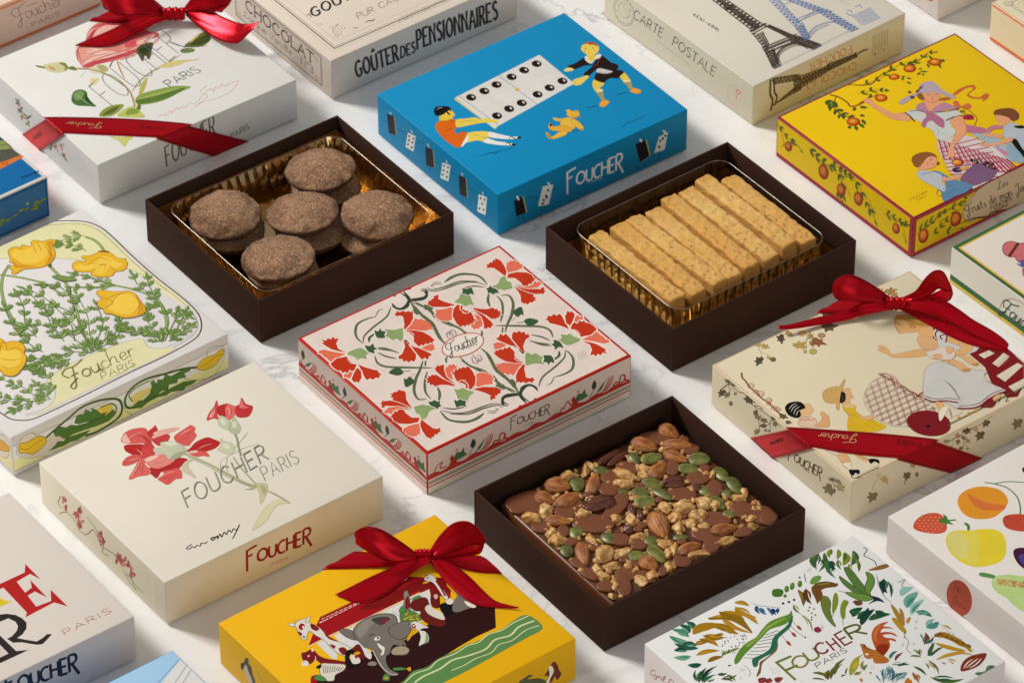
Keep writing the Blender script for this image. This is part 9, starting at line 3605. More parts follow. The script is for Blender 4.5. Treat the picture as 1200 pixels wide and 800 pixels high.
c1 = t.mix(t.mix(1.0, v1, msk, 'MULTIPLY'), base, (.44, .44, .45)); c2 = t.mix(t.mix(.3, (0, 0, 0), t.mix(1.0, v2, msk, 'MULTIPLY')), c1, (.40, .40, .41))
t.base(c2); t.rough(.30); t.b.inputs['Specular IOR Level'].default_value = .4
from_pd('table_top', [(-3, -2.5, 0), (3, -2.5, 0), (3, 3, 0), (-3, 3, 0)], [(0, 1, 2, 3)], None, [t.m])
tag(bpy.data.objects['table_top'], kind='structure')

# ------------------------------------------------------------------ closed boxes: lid + base + printed faces
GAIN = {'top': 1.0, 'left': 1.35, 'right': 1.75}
INK = ink_material('printed ink')
BODY = {  # top / side body colour, rim colour
 'blue': ('#0d8abb', '#0d86b4', None), 'red': ('#e3d4cb', '#dccbc1', '#b92c22'), 'carn': ('#e0dacc', '#e3dbc6', None), 'rose': ('#e0dfdb', '#dedcd8', None),
 'gouter': ('#ddd2c5', '#d8cdc2', None), 'carte': ('#d9d3c6', '#dcd5bf', None), 'fruit': ('#e3be34', '#dfbd2e', '#9c2c46'), 'cream': ('#d8ceb3', '#ddd2b6', None),
 'green': ('#d9cfc4', '#dcd8cc', None), 'white': ('#dcd7d2', '#d9d2cd', None), 'jungle': ('#dedfde', '#dcd6d6', None), 'ark': ('#e4b100', '#dfae08', None),
 'paris': ('#dcd4cc', '#d9d4ce', None), 'poppy': ('#e0dddb', '#dedad6', None), 'sky': ('#a3c8e6', '#3c78b8', None), 'dom': ('#2c6ea8', '#2b5c88', '#dddad4'),
 'pink': ('#e6cdb8', '#d6bcae', None), 'ball': ('#dad4cf', '#e0dad6', None), 'orange': ('#d9d0b4', '#e2d2b0', None)}
LABEL = {
 'blue': 'blue box with two children carrying a giant domino', 'red': 'white box with red and green carnation scrollwork and red edges', 'carn': 'cream box with two red carnation stems painted on the lid',
 'rose': 'white box with a watercolour pink rose on the lid', 'gouter': 'beige box with old style framed lettering and a chocolate side label', 'carte': 'cream box printed with black and blue iron towers',
 'fruit': 'yellow box with purple edges showing a woman in a hat picking apples', 'cream': 'cream box showing a mother, baby and checked pram', 'green': 'white box with a green and yellow border at the right edge',
 'white': 'white box printed with pear, strawberry, apricot and cherry', 'jungle': 'white box covered with watercolour leaves and a red squirrel', 'ark': 'yellow box showing an elephant and giraffe on a boat',
 'paris': 'white box with large red and black letters in the lower left corner', 'poppy': 'white box with yellow poppies and fern leaves', 'sky': 'light blue box barely showing at the bottom edge',
 'dom': 'blue and orange box with white edges cut by the left frame edge', 'pink': 'pale pink box with orange bands in the top left corner', 'ball': 'white box corner with an orange dot at the top edge',
 'orange': 'cream box with orange bands in the top right corner'}
def face_frame(face, W, D, H):
    if face == 'top': return (0, 0, H*MMU), (1, 0, 0), (0, 1, 0), (0, 0, 1), W, D
    if face == 'left': return (0, D*MMU, 0), (0, -1, 0), (0, 0, 1), (-1, 0, 0), D, H
    return (0, 0, 0), (1, 0, 0), (0, 0, 1), (0, -1, 0), W, H
def rounded_box(name, x0, y0, z0, x1, y1, z1, r, mats, parent, seg=3, rim=None):
    bm = bmesh.new(); bmesh.ops.create_cube(bm, size=1)
    for v_ in bm.verts: v_.co = Vector(((x0+x1)/2+(x1-x0)*v_.co.x, (y0+y1)/2+(y1-y0)*v_.co.y, (z0+z1)/2+(z1-z0)*v_.co.z))*MMU
    for f_ in bm.faces: f_.material_index = 0 if f_.normal.z > .5 else 1
    bmesh.ops.bevel(bm, geom=list(bm.edges), offset=r*MMU, segments=seg, profile=.5, affect='EDGES', material=2 if rim else -1)
    return from_bm(name, bm, parent, mats, True)
BROOT = {}
for n, (x, y, yaw, W, D, H) in BOX.items():
    if n in ('mac', 'short', 'nut'): continue
    root = empty('gift_box', (x, y, 0), yaw); tag(root, LABEL[n], 'box', 'closed chocolate gift boxes'); BROOT[n] = root
    ct_, cs_, rim = BODY[n]; mats = [paper('paper '+n, lin(ct_)), paper('paper side '+n, lin(cs_), seam=n not in ('blue', 'red', 'fruit', 'poppy'))]
    if rim: mats.append(paper('paper rim '+n, lin(rim), .3))
    lid = rounded_box('lid', 0, 0, 1.7, W, D, H, .9, mats, root, 3, rim)
    rounded_box('base', 2.2, 2.2, 0, W-2.2, D-2.2, 6, .4, [mats[1], mats[1]], root, 1)
    for face, nm in (('top', 'lid_print'), ('left', 'side_print'), ('right', 'side_print')):
        art = ART.get(n+'.'+face)
        if not art: continue
        o, ea, eb, en, fw_, fh_ = face_frame(face, W, D, H)
        s = Sheet(fw_, fh_, GAIN[face]); s.run(art.split('\n'))
        if face != 'top': o = (o[0], o[1], o[2])
        s.build(nm, lid, o, ea, eb, en, INK, inset=.55 if face == 'top' else 1.0 if n != 'x' else 0)

# ------------------------------------------------------------------ dark open boxes
t = NT('dark board'); v = t.co(1); n1 = t.noise(v, 25, 3); t.base(t.mix(n1, (.036, .017, .012), (.050, .025, .018))); t.b.inputs['Specular IOR Level'].default_value = .03; t.rough(.65); t.bump(t.noise(v, 1400, 2), .15, .0002); DARK = t.m
def open_box(root, W, D, H, th=1.7):
    # walls as one folded shell: outer, rim, inner, plus a floor
    def ring(a, z): return [(a, a, z), (W-a, a, z), (W-a, D-a, z), (a, D-a, z)]
    for k, (a, b, c, d) in enumerate(((0, 0, W, th), (W-th, th, W, D-th), (0, D-th, W, D), (0, th, th, D-th))):
        rounded_box('wall', a+(.01 if k % 2 else 0), b, 1.2, c-(.01 if k % 2 else 0), d, H, .35, [DARK, DARK], root, 2)
    rounded_box('floor', th+.02, th+.02, 0, W-th-.02, D-th-.02, 2.6, .3, [DARK, DARK], root, 1)
OPEN_LABEL = {'mac': 'dark brown open box holding round cocoa biscuits', 'short': 'dark brown open box holding golden biscuit fingers', 'nut': 'dark brown open box holding a slab of chocolate with nuts'}
for n in ('mac', 'short', 'nut'):
    x, y, yaw, W, D, H = BOX[n]; root = empty('open_box', (x, y, 0), yaw); tag(root, OPEN_LABEL[n], 'box', 'open dark presentation boxes'); BROOT[n] = root
    open_box(root, W, D, H)
# plastic tray with fluted walls over a gold card
def goldm(name, tint, rough):
    t = NT(name); t.base(tint); t.b.inputs['Metallic'].default_value = 1; v = t.co(1); t.rough(rough); t.bump(t.noise(v, 30, 2), .12, .003); return t.m
GOLD = goldm('gold foil', (.86, .63, .29), .26)
GOLDD = goldm('gold foil floor', (.32, .17, .045), .3)  # darker foil copy: brown reflection of the biscuits put into the floor colour
t = NT('clear plastic'); tr_ = t.new('ShaderNodeBsdfTransparent'); tr_.inputs[0].default_value = (.93, .90, .84, 1); gl = t.new('ShaderNodeBsdfGlossy'); gl.inputs['Roughness'].default_value = .08; gl.inputs[0].default_value = (1, .97, .9, 1)
fr_ = t.new('ShaderNodeFresnel'); fr_.inputs[0].default_value = 1.5; mx = t.new('ShaderNodeMixShader'); t.l.new(fr_.outputs[0], mx.inputs[0]); t.l.new(tr_.outputs[0], mx.inputs[1]); t.l.new(gl.outputs[0], mx.inputs[2]); t.l.new(mx.outputs[0], t.out.inputs[0]); PLASTIC = t.m
t = NT('amber plastic'); tr_ = t.new('ShaderNodeBsdfTransparent'); tr_.inputs[0].default_value = (.95, .87, .70, 1); gl = t.new('ShaderNodeBsdfGlossy'); gl.inputs['Roughness'].default_value = .13; gl.inputs[0].default_value = (.95, .72, .38, 1)
mx = t.new('ShaderNodeMixShader'); mx.inputs[0].default_value = .55; t.l.new(tr_.outputs[0], mx.inputs[1]); t.l.new(gl.outputs[0], mx.inputs[2]); t.l.new(mx.outputs[0], t.out.inputs[0]); AMBER = t.m
t = NT('brown plastic'); t.base((.022, .010, .006)); t.rough(.25); BROWNP = t.m
t = NT('plastic rim'); tr_ = t.new('ShaderNodeBsdfTransparent'); tr_.inputs[0].default_value = (.97, .96, .93, 1); gl = t.new('ShaderNodeBsdfGlossy'); gl.inputs['Roughness'].default_value = .3; gl.inputs[0].default_value = (1, .95, .85, 1)
mx = t.new('ShaderNodeMixShader'); mx.inputs[0].default_value = .13; t.l.new(tr_.outputs[0], mx.inputs[1]); t.l.new(gl.outputs[0], mx.inputs[2]); t.l.new(mx.outputs[0], t.out.inputs[0]); RIMP = t.m
def rrect(x0, y0, x1, y1, r, seg=8):
    out = []
    for cx, cy, a0 in ((x1-r, y0+r, -90), (x1-r, y1-r, 0), (x0+r, y1-r, 90), (x0+r, y0+r, 180)):
        for i in range(seg+1):
            a = math.radians(a0+90*i/seg); out.append((cx+r*math.cos(a), cy+r*math.sin(a), math.cos(a), math.sin(a)))
    return out
def dense(ring, step=.8):
    out = []
    for i in range(len(ring)):
        a, b = ring[i], ring[(i+1) % len(ring)]; L = math.hypot(b[0]-a[0], b[1]-a[1]); k = max(1, int(L/step))
        for j in range(k):
            q = j/k; nx, ny = a[2]+(b[2]-a[2])*q, a[3]+(b[3]-a[3])*q; m = math.hypot(nx, ny) or 1; out.append((a[0]+(b[0]-a[0])*q, a[1]+(b[1]-a[1])*q, nx/m, ny/m))
    return out
def fluted_wall(name, root, rect, r, zt, zb, draft, amp, pitch, mat, floor=True, rimw=2.6, mats=None):
    base = dense(rrect(*rect, r)); N = len(base); s = 0; arc = [0]
    for i in range(1, N): s += math.hypot(base[i][0]-base[i-1][0], base[i][1]-base[i-1][1]); arc.append(s)
    tot = s+.8; k = max(1, round(tot/pitch)); V, Fc = [], []
    levels = [(0.0, 0), (.12, .35), (.3, .9), (.6, 1), (.94, 1), (1, .6)]
    for q, fl in levels:
        for i, (a, b, nx, ny) in enumerate(base):
            if fl == -1: o, z = rimw, zt
            else:
                ph = (arc[i]/tot*k) % 1.0; wv_ = min(1, max(0, (abs(ph-.5)*2-.30)*6))
                o = -draft*q-amp*wv_*fl; z = zt+(zb-zt)*q
            V.append(((a+nx*o)*MMU, (b+ny*o)*MMU, z*MMU))
    for l in range(len(levels)-1):
        for i in range(N):
            j = (i+1) % N; Fc.append((l*N+i, l*N+j, (l+1)*N+j, (l+1)*N+i))
    if floor: Fc.append(tuple((len(levels)-1)*N+i for i in range(N)))
    o = from_pd(name, V, Fc, root, [mat, PLASTIC])
    return o
def tube(name, pts, r, root, mat, n=6, closed=True):
    V, Fc = [], []; N = len(pts)
    for i in range(N):
        a, b = Vector(pts[i-1]), Vector(pts[(i+1) % N]); t_ = (b-a).normalized(); s_ = t_.cross(Vector((0, 0, 1))).normalized(); u_ = s_.cross(t_)
        for j in range(n):
            an = 2*math.pi*j/n; V.append(tuple((Vector(pts[i])+s_*r*math.cos(an)+u_*r*math.sin(an))*MMU))
    for i in range(N):
        for j in range(n): Fc.append((i*n+j, i*n+(j+1) % n, ((i+1) % N)*n+(j+1) % n, ((i+1) % N)*n+j))
    return from_pd(name, V, Fc, root, [mat], True)
def tray(n, rect, zt, draft, label, wallmat, gold_rect, gz):
    x, y, yaw, W, D, H = BOX[n]; root = empty('biscuit_tray', (x, y, 0), yaw); tag(root, label, 'tray', 'plastic trays inside the open boxes')
    fluted_wall('fluted_wall', root, rect, 12, zt, 6, draft, 2.0, 8.6, wallmat)
    ring = [(a+nx*.6, b+ny*.6, zt+.2) for a, b, nx, ny in dense(rrect(*rect, 12), 1.2)]
    if gold_rect: tube('rim', ring, .45, root, RIMP, 10)
    if gold_rect:
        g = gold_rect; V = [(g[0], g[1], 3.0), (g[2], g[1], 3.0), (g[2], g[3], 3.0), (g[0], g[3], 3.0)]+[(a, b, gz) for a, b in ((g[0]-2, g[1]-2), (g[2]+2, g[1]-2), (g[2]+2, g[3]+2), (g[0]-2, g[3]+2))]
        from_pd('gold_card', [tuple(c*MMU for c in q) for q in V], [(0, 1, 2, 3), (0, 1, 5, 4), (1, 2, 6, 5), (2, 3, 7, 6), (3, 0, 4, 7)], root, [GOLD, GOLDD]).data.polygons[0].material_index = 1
    return root
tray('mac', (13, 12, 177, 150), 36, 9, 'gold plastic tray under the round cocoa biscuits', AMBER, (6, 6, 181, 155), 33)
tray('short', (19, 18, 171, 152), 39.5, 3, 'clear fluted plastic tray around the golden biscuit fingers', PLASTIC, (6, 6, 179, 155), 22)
tray('nut', (9, 6, 180, 157), 24, 4, 'glossy dark brown plastic tray under the nut chocolate slab', BROWNP, None, 0)

# ------------------------------------------------------------------ biscuits and chocolate
t = NT('cocoa biscuit'); v = t.co(1); n1 = t.noise(v, 110, 6, .75); sug = t.noise(v, 1300, 2, .7); big = t.noise(v, 34, 4, .7)
vo = t.new('ShaderNodeTexVoronoi', feature='DISTANCE_TO_EDGE'); vo.inputs['Scale'].default_value = 230; wn = t.new('ShaderNodeVectorMath', operation='MULTIPLY_ADD'); nz = t.new('ShaderNodeTexNoise'); nz.inputs['Scale'].default_value = 60; t.l.new(v, nz.inputs['Vector'])
t.l.new(nz.outputs['Color'], wn.inputs[0]); wn.inputs[1].default_value = (.012, .012, .012); t.l.new(v, wn.inputs[2]); t.l.new(wn.outputs[0], vo.inputs['Vector']); crack = t.ramp(vo.outputs['Distance'], [(0, .35), (.10, 1.0)])
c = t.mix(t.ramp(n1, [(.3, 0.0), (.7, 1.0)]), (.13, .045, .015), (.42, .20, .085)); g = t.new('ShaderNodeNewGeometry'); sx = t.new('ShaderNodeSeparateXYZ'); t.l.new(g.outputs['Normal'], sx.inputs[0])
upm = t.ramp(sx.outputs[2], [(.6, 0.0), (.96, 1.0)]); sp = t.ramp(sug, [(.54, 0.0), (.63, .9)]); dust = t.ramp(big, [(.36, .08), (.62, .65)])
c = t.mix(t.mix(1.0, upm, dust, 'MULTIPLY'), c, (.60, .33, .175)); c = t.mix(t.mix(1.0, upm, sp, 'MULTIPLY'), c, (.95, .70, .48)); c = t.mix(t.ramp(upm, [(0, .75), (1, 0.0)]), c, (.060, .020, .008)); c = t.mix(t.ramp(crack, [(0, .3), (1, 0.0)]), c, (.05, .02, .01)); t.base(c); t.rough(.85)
hm = t.new('ShaderNodeMath', operation='MULTIPLY_ADD'); t.l.new(crack, hm.inputs[0]); hm.inputs[1].default_value = .45; t.l.new(t.noise(v, 430, 5, .75), hm.inputs[2]); t.bump(hm.outputs[0], 1.0, .0030); COCOA = t.m
def biscuit(r, h, seed, dome):
    V, Fc = [], []; prof = [(0, 0), (.70, 0), (.80, .06), (.885, .20), (.95, .36), (.985, .48), (1.0, .54), (.985, .60)]+[(q, .58+.42*dome*(1-q**2.2)) for q in (.95, .9, .83, .75, .66, .56, .46, .36, .26, .16, .07)]+[(0, .58+.42*dome)]
    n = 96; off = Vector((seed*3.1, seed*1.7, seed))
    for (a, z) in prof[1:-1]:
        for j in range(n):
            an = 2*math.pi*j/n; e = 1+.05*noise.noise(Vector((math.cos(an), math.sin(an), 0))*1.2+off)+.022*noise.noise(Vector((math.cos(an), math.sin(an), 0))*6+off)
            p = Vector((r*a*e*math.cos(an), r*a*e*math.sin(an), h*z)); d = noise.fractal(p*.10+off, 1, 2, 5)*1.25+noise.noise(p*.55+off)*.6
            V.append(((p.x+d*math.cos(an)*.5)*MMU, (p.y+d*math.sin(an)*.5)*MMU, (p.z+d*(.8 if z > .5 else .1))*MMU))
    m = len(prof)-2
    for l in range(m-1):
        for j in range(n): Fc.append((l*n+j, l*n+(j+1) % n, (l+1)*n+(j+1) % n, (l+1)*n+j))
    V.append((0, 0, 0)); V.append((0, 0, h*prof[-1][1]*MMU))
    for j in range(n): Fc.append((len(V)-2, (j+1) % n, j)); Fc.append((len(V)-1, (m-1)*n+j, (m-1)*n+(j+1) % n))
    return V, Fc
x, y, yaw, W, D, H = BOX['mac']; B0 = BROOT['mac']; M0 = Matrix.Translation((x, y, 0)) @ Matrix.Rotation(yaw, 4, 'Z')
def place(o, box, lx, ly, lz, rz=0, tilt=(0, 0)):
    x, y, yaw, W, D, H = BOX[box]; c_, s_ = math.cos(yaw), math.sin(yaw)
    o.location = (x+(lx*c_-ly*s_)*MMU, y+(lx*s_+ly*c_)*MMU, lz*MMU); o.rotation_euler = (tilt[0], tilt[1], yaw+rz)
TOPS = [(46.7, 116.5, 'cocoa biscuit at the left of the open box'), (140.8, 118.6, 'cocoa biscuit at the back of the open box'), (97.1, 80.5, 'cocoa biscuit in the middle of the five'), (143.4, 43.8, 'cocoa biscuit at the right of the open box'), (49.2, 45.2, 'cocoa biscuit nearest the front corner')]
OFF = [(2, -2), (3, -3), (4, -5), (-6, -4), (5, 3)]
for i, (lx, ly, lb) in enumerate(TOPS):
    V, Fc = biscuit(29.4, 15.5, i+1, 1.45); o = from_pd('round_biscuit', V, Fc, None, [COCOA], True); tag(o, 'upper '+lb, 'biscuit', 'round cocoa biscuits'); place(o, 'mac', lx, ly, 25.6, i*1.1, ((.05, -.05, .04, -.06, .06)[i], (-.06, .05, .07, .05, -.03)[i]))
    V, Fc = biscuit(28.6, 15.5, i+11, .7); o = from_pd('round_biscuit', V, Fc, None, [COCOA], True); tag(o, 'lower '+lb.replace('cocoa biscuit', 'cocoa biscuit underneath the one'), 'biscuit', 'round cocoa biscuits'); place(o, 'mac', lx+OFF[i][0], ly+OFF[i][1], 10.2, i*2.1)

t = NT('butter biscuit'); v = t.co(1); n1 = t.noise(v, 40, 5, .65); fl = t.noise(v, 260, 3, .6); oi = t.new('ShaderNodeObjectInfo')
c = t.mix(t.ramp(n1, [(.3, 0.0), (.75, 1.0)]), (.82, .43, .085), (.97, .68, .24)); c = t.mix(t.ramp(oi.outputs['Random'], [(0, 0.0), (1, .75)]), c, (.78, .38, .06))
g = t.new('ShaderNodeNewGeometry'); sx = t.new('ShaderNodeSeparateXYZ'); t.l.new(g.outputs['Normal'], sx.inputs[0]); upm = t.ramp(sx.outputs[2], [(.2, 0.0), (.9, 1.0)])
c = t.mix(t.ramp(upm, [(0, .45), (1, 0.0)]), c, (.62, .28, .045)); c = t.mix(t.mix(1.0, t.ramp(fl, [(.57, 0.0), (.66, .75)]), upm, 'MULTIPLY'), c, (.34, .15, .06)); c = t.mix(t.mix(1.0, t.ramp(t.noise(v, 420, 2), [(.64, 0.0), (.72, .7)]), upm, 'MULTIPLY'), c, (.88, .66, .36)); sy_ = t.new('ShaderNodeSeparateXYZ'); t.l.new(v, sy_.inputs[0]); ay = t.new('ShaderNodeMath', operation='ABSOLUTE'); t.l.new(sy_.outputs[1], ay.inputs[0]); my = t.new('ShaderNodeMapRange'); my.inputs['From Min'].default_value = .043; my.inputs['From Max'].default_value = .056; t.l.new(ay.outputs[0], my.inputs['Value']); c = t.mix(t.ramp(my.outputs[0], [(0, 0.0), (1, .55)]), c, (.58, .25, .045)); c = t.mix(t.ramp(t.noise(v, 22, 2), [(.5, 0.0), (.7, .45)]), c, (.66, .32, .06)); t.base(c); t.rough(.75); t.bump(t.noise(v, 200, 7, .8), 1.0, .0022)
t.b.inputs['Subsurface Weight'].default_value = .0; BUTTER = t.m
def finger(L, w, h, seed):
    bm = bmesh.new(); bmesh.ops.create_cube(bm, size=1)
    for v_ in bm.verts: v_.co = Vector((v_.co.x*w, v_.co.y*L, (v_.co.z+.5)*h))*MMU
    bmesh.ops.bevel(bm, geom=list(bm.edges), offset=1.3*MMU, segments=2, profile=.5, affect='EDGES')
    bmesh.ops.subdivide_edges(bm, edges=[e for e in bm.edges if e.calc_length() > .02], cuts=40, use_grid_fill=True)
    bmesh.ops.subdivide_edges(bm, edges=[e for e in bm.edges if e.calc_length() > .006], cuts=6, use_grid_fill=True)
    off = Vector((seed*5.3, seed*2.7, seed*1.1))
    for v_ in bm.verts:
        p = v_.co/MMU; d = Vector((noise.fractal(p*.2+off, 1, 2, 5), noise.fractal(p*.2+off*2, 1, 2, 5), noise.fractal(p*.2+off*3, 1, 2, 5)))*1.1
        v_.co += d*MMU; v_.co.x += math.sin(p.y/L*3+seed)*.35*MMU
    return bm
FX_ = [(28.2, 133.8, 30.0), (49.9, 134.5, 28.0), (66.8, 133.3, 26.0), (84.2, 132.8, 26.3), (102.6, 136.8, 26.5), (121.4, 136.4, 26.3), (140.8, 139.4, 28.4), (159.2, 130.2, 25.8)]
ORD = ['nearest the left corner of the tray', 'second from the left corner', 'third from the left corner', 'fourth from the left corner', 'fourth from the right end', 'third from the right end', 'second from the right end', 'at the right end of the tray']
for i, (fx, y1, y0) in enumerate(FX_):
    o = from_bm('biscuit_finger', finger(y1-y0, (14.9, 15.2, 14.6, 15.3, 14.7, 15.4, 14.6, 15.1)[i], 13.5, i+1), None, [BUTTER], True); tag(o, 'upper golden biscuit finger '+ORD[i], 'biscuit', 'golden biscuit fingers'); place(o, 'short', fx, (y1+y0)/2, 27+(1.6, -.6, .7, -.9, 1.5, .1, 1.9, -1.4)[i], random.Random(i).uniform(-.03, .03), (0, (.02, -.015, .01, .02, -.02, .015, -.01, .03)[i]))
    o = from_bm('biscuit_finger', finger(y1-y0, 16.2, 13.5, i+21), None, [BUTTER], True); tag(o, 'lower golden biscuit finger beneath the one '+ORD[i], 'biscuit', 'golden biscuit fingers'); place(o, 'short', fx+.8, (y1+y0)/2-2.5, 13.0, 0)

# chocolate slab: cast block with nuts, seeds and pools of chocolate set in the top
def choc(name, a, b, rough):
    t = NT(name); v = t.co(1); n1 = t.noise(v, 20, 3); c = t.mix(n1, a, b); dots = t.ramp(t.noise(v, 700, 1), [(.74, 0.0), (.78, .35)]); t.base(t.mix(dots, c, (.4, .24, .14))); t.rough(rough); t.bump(t.noise(v, 60, 3), .25, .001); t.b.inputs['Specular IOR Level'].default_value = .45; return t.m
MILK = choc('milk chocolate', (.150, .045, .016), (.19, .062, .024), .36); MILK_SHADE = choc('milk chocolate gap shade', (.085, .026, .010), (.135, .044, .018), .34)  # second, darker mix for the slab top: shade between nuts painted into the colour
root = empty('chocolate_slab', BROOT['nut'].location, BOX['nut'][2]); tag(root, 'square milk chocolate slab set with almonds, pumpkin seeds, walnuts and pecans', 'chocolate')
SZ = 27.5
rounded_box('slab', 17.5, 12.8, 9, 176, 152.5, SZ, 2.2, [MILK_SHADE, MILK], root, 4)
def mesh_blob(kind, L, w, seed):
    r = random.Random(seed); V, Fc = [], []
    if kind == 'chocolate_pool':
        n = 28; off = Vector((seed, seed*.7, 0)); rings = [(1, -1.6), (1.0, .05), (.975, .45), (.93, .62), (.6, .72), (.3, .74)]
        for a, z in rings:
            for j in range(n):
                an = 2*math.pi*j/n; e = 1+.13*noise.noise(Vector((math.cos(an)*1.1, math.sin(an)*1.1, 0))+off)
                V.append((L/2*a*e*math.cos(an)*MMU, w/2*a*e*math.sin(an)*MMU, z*MMU))
    elif kind == 'almond':
        n = 24; rings = [];
        for i in range(1, 14):
            q = i/14; rings.append(q)
        for q in rings:
            rr = (math.sin(math.pi*q**.74))**.85
            for j in range(n):
                an = 2*math.pi*j/n; gz = 1+.030*math.sin(an*13+q*3+seed+2*noise.noise(Vector((q*4, an, seed))))
                V.append(((q-.5)*L*MMU, w/2*rr*math.cos(an)*gz*MMU, (w*.36*rr*math.sin(an)*gz)*MMU))
        m = len(rings); V.append((-L/2*MMU, 0, 0)); V.append((L/2*MMU, 0, 0))
        for l in range(m-1):
            for j in range(n): Fc.append((l*n+j, (l+1)*n+j, (l+1)*n+(j+1) % n, l*n+(j+1) % n))
        for j in range(n): Fc.append((m*n, j, (j+1) % n)); Fc.append((m*n+1, (m-1)*n+(j+1) % n, (m-1)*n+j))
        return V, Fc
    elif kind == 'pumpkin_seed':
        n = 28; rings = [(.55, -1.2), (.97, -.3), (1, .2), (.94, .75), (.86, .85), (.78, 1.15), (.5, 1.6), (.2, 1.75)]; hs = min(1.3, w/7)
        for a, z in rings:
            for j in range(n):
                an = 2*math.pi*j/n; tp = 1-.16*math.cos(an); V.append((L/2*a*math.cos(an)*MMU, w/2*a*math.sin(an)*tp*MMU, z*hs*MMU))
    else:
        bm = bmesh.new(); bmesh.ops.create_icosphere(bm, subdivisions=4, radius=1); off = Vector((seed*1.3, seed*.9, seed*2.1))
        pl_ = []
        for k_ in range(9):
            n_ = Vector((r.gauss(0, 1), r.gauss(0, 1), r.gauss(0, .8))).normalized(); pl_.append((n_, r.uniform(.62, 1.0)))
        for v_ in bm.verts:
            p = v_.co.copy()
            if kind == 'walnut_piece':
                rad = min([1.12]+[d0/max(.05, n_.dot(p)) for n_, d0 in pl_ if n_.dot(p) > .05]); d = rad-1+.10*noise.noise(p*2.2+off)+.07*noise.noise(p*5+off)
            else: d = .10*noise.noise(p*2+off)+.09*math.sin(p.y*13+noise.noise(p*2+off)*3)
            hz = min(L, w)*(.42 if kind == 'walnut_piece' else .45); s_ = 1+d-.08
            v_.co = Vector((p.x*L/2*s_, p.y*w/2*s_, p.z*hz*s_))*MMU
        bm.verts.ensure_lookup_table(); V = [tuple(v_.co) for v_ in bm.verts]; Fc = [tuple(v_.index for v_ in f.verts) for f in bm.faces]; bm.free(); return V, Fc
    m = len(V)//n
    for l in range(m-1):
        for j in range(n): Fc.append((l*n+j, l*n+(j+1) % n, (l+1)*n+(j+1) % n, (l+1)*n+j))
    V.append((0, 0, V[-1][2]+.02*MMU))
    for j in range(n): Fc.append((len(V)-1, (m-1)*n+j, (m-1)*n+(j+1) % n))
    return V, Fc
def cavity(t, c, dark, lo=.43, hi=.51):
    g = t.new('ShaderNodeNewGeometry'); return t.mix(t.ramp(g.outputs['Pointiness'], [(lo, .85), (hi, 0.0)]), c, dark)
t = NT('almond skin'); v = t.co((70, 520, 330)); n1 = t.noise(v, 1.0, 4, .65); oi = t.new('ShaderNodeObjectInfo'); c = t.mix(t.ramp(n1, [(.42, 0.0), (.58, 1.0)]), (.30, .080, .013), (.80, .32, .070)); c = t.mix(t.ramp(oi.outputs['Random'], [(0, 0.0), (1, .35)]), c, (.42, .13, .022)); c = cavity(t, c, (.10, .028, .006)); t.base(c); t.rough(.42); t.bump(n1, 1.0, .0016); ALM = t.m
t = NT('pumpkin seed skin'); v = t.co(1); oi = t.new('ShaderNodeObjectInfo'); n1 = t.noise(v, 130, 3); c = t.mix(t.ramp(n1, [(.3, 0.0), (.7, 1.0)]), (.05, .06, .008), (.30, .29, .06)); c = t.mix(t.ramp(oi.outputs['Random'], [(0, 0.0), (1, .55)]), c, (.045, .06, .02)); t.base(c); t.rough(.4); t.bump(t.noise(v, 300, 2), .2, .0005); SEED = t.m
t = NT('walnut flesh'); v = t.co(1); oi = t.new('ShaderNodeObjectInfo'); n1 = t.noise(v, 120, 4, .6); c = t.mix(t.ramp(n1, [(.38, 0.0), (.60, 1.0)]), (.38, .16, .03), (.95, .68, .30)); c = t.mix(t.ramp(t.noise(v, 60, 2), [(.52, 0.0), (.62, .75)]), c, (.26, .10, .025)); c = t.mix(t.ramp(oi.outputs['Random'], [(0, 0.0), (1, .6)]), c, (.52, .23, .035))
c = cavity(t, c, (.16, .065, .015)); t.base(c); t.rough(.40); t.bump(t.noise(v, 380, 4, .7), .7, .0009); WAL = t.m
t = NT('pecan skin'); v = t.co(1); n1 = t.noise(v, 150, 4); t.base(t.mix(n1, (.045, .010, .005), (.20, .055, .025))); t.rough(.30); t.bump(n1, .5, .0008); PEC = t.m
KM = {'almond': ALM, 'pumpkin_seed': SEED, 'walnut_piece': WAL, 'pecan_piece': PEC, 'chocolate_pool': MILK}
KZ = {'almond': .9, 'pumpkin_seed': .8, 'walnut_piece': .5, 'pecan_piece': 1.0, 'chocolate_pool': 1.9}
rr = random.Random(2); LIVE = []
def setnut(kind, lx, ly, L, w, a, dz=0, lab=None):
    ar = math.radians(a); ex = .46*math.hypot(L*math.cos(ar), w*math.sin(ar)); ey = .46*math.hypot(L*math.sin(ar), w*math.cos(ar)); lx = min(175-ex, max(19+ex, lx)); ly = min(151.5-ey, max(14+ey, ly))
    V, Fc = mesh_blob(kind, L, w, len(LIVE)+1); o = from_pd(kind, V, Fc, root, [KM[kind]], True)
    o.location = (lx*MMU, ly*MMU, (SZ+KZ[kind]+dz)*MMU); o.rotation_euler = (rr.uniform(-.12, .12) if kind != 'chocolate_pool' else 0, rr.uniform(-.1, .1) if kind != 'chocolate_pool' else 0, math.radians(a)); LIVE.append((lx, ly, max(L, w)/2)); return o
for k, (kind, lx, ly, L, w_, a) in enumerate(NUTS):
    dz = {'chocolate_pool': .5*((k*7) % 5)/5-.5}.get(kind, rr.uniform(-.3, .8)); f_ = {'almond': (1.10, .98), 'walnut_piece': (1.15, 1.1), 'chocolate_pool': (1.08, 1.08)}.get(kind, (1.08, 1.05)); setnut(kind, lx, ly, L*f_[0], w_*f_[1], a, dz)
CV, CF = [], []   # chopped nut crumbs filling the gaps, too many to count
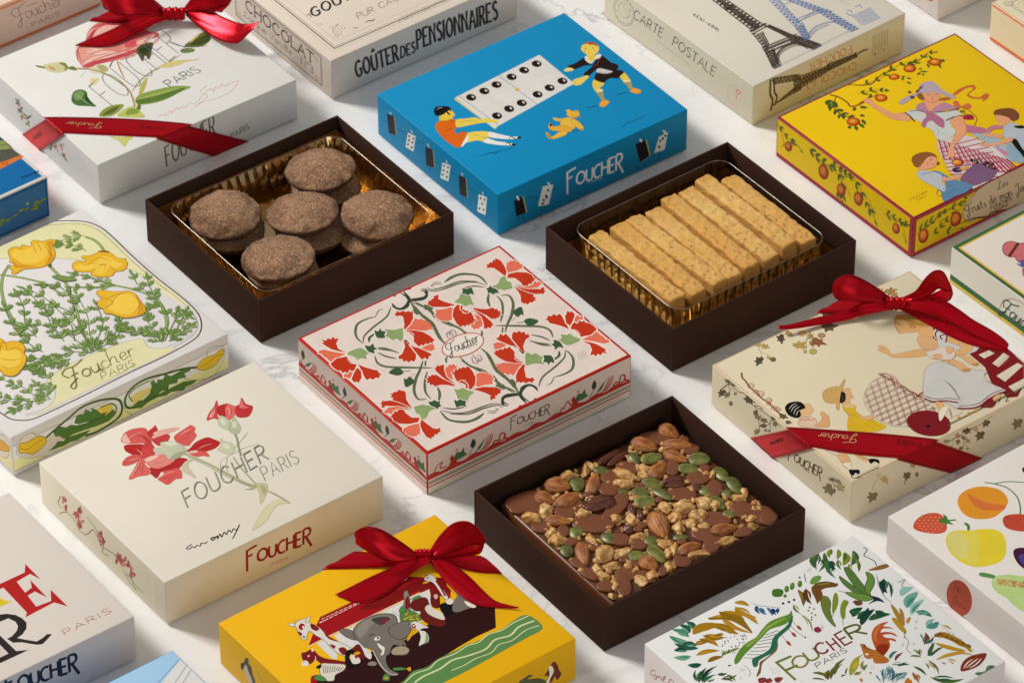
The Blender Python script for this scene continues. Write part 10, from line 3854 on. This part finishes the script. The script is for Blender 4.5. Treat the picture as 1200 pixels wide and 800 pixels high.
for k in range(420):
    lx, ly = rr.uniform(20.5, 173.5), rr.uniform(16, 149.5)
    if all(math.hypot(lx-a, ly-b) > r*.58 for a, b, r in LIVE):
        V, Fc = mesh_blob('walnut_piece', rr.uniform(3, 7.5), rr.uniform(2.5, 5.5), k+200); a_ = rr.uniform(0, 6.28); c_, s_ = math.cos(a_), math.sin(a_); n0 = len(CV)
        CV.extend([(lx*MMU+p[0]*c_-p[1]*s_, ly*MMU+p[0]*s_+p[1]*c_, (SZ+rr.uniform(.6, 1.4))*MMU+p[2]) for p in V]); CF.extend([tuple(n0+i for i in f) for f in Fc])
tag(from_pd('nut_crumbs', CV, CF, root, [WAL], True), kind='stuff')

# ------------------------------------------------------------------ satin ribbons
t = NT('red satin'); uv = t.new('ShaderNodeUVMap'); uv.uv_map = 'uv'; sx = t.new('ShaderNodeSeparateXYZ'); t.l.new(uv.outputs[0], sx.inputs[0])
s1 = t.new('ShaderNodeMath', operation='SUBTRACT'); t.l.new(sx.outputs[1], s1.inputs[0]); s1.inputs[1].default_value = .5; a1 = t.new('ShaderNodeMath', operation='ABSOLUTE'); t.l.new(s1.outputs[0], a1.inputs[0])
line = t.ramp(a1.outputs[0], [(0, 0.0), (.385, 0.0), (.40, 1.0), (.43, 1.0), (.445, 0.0)]); mp = t.new('ShaderNodeMapping'); mp.inputs['Scale'].default_value = (6, 260, 1); t.l.new(uv.outputs[0], mp.inputs[0]); th_ = t.noise(mp.outputs[0], 1.0, 2)
t.base(t.mix(t.mix(.75, (0, 0, 0), line), t.mix(th_, (.36, .002, .008), (.50, .004, .014)), (.09, .004, .004))); t.rough(.22); t.b.inputs['Metallic'].default_value = .45; t.b.inputs['Specular IOR Level'].default_value = .3; t.b.inputs['Specular Tint'].default_value = (1, .3, .3, 1); t.bump(th_, .12, .0003); SATIN = t.m
def strip_mesh(name, pairs, root, crown=.5):
    P = [np.array(a, float) for a, b in pairs]; Q = [np.array(b, float) for a, b in pairs]
    def cr3(p, n=7):
        out = []; N = len(p)
        for i in range(N-1):
            a, b, c, d = p[max(i-1, 0)], p[i], p[i+1], p[min(i+2, N-1)]
            for j in range(n):
                q = j/n; out.append(.5*((2*b)+(c-a)*q+(2*a-5*b+4*c-d)*q*q+(3*b-a-3*c+d)*q**3))
        out.append(p[-1]); return out
    A, B = cr3(P), cr3(Q); N = len(A); m = 11; V, Fc, U = [], [], []; s = 0
    for i in range(N):
        if i: s += np.linalg.norm((A[i]+B[i])/2-(A[i-1]+B[i-1])/2)/16
        t_ = (A[min(i+1, N-1)]+B[min(i+1, N-1)])-(A[max(i-1, 0)]+B[max(i-1, 0)]); wd = B[i]-A[i]; nn = np.cross(t_, wd); L = np.linalg.norm(nn); nn = nn/L if L > 1e-6 else np.array((0, 0, 1.0))
        for j in range(m):
            q = j/(m-1); pl = (.9*crown*math.sin(q*9.5+i*.05)+.5*crown*math.sin(q*17+1+i*.1))*math.exp(-min(i, N-1-i if name == 'loop' else i)/13); V.append(tuple((A[i]+wd*q+nn*(crown*math.sin(math.pi*q)+pl)*(1 if nn[2] >= 0 else -1))*MMU)); U.append((s, q))
    for i in range(N-1):
        for j in range(m-1): Fc.append((i*m+j, (i+1)*m+j, (i+1)*m+j+1, i*m+j+1))
    me = bpy.data.meshes.new(name); me.from_pydata(V, [], Fc); me.update(); ul = me.uv_layers.new(name='uv')
    for lp in me.loops: ul.data[lp.index].uv = U[lp.vertex_index]
    o = link(name, me, root, [SATIN], True); md = o.modifiers.new('thick', 'SOLIDIFY'); md.thickness = .22*MMU; md.offset = 0; return o
RL = {'cream': 'red satin ribbon and bow on the cream box with the pram picture', 'rose': 'red satin ribbon and bow on the white box with the rose', 'ark': 'red satin bow on the yellow box with the elephant boat'}
for n, R_ in RIBBON.items():
    x, y, yaw, W, D, H = BOX[n]; root = empty('satin_ribbon', (x, y, 0), yaw); tag(root, RL[n], 'ribbon', 'red satin ribbons tied round boxes')
    for k in ('band', 'loop', 'tail'):
        for i, p in enumerate(R_[k]): strip_mesh(k, p, root, 0.15 if (k == 'band' and i == 0 and n != 'ark') else .6)
    (kx, ky, kz), L, w_, an = R_['knot']; V, Fc, U = [], [], []; n1, n2 = 25, 36
    for i in range(n1):
        q = i/(n1-1)
        for j in range(n2):
            a = 2*math.pi*j/n2; r_ = w_*.62*(.82+.18*math.cos((q-.5)*2.4))*(1+.10*math.sin(q*22+math.sin(a*2)*1.2)+.05*math.sin(q*41+a)); V.append(((q-.5)*L*MMU, r_*math.cos(a)*.8*MMU, r_*math.sin(a)*.95*MMU)); U.append((a, .5+.3*(q-.5)))
    for i in range(n1-1):
        for j in range(n2): Fc.append((i*n2+j, i*n2+(j+1) % n2, (i+1)*n2+(j+1) % n2, (i+1)*n2+j))
    me = bpy.data.meshes.new('knot'); me.from_pydata(V, [], Fc); me.update(); ul = me.uv_layers.new(name='uv')
    for lp in me.loops: ul.data[lp.index].uv = U[lp.vertex_index]
    o = link('knot', me, root, [SATIN], True); o.location = (kx*MMU, ky*MMU, kz*MMU); o.rotation_euler = (0, 0, math.radians(an))
    for face in ('top', 'left', 'right'):
        art = ART.get(n+'.band.'+face)
        if art:
            o_, ea, eb, en, fw_, fh_ = face_frame(face, W, D, H); o_ = tuple(o_[i]+en[i]*.95*MMU for i in range(3)); s = Sheet(fw_, fh_, 1.0); s.run(art.split('\n')); s.build('foil_print', root, o_, ea, eb, en, INK, -1)
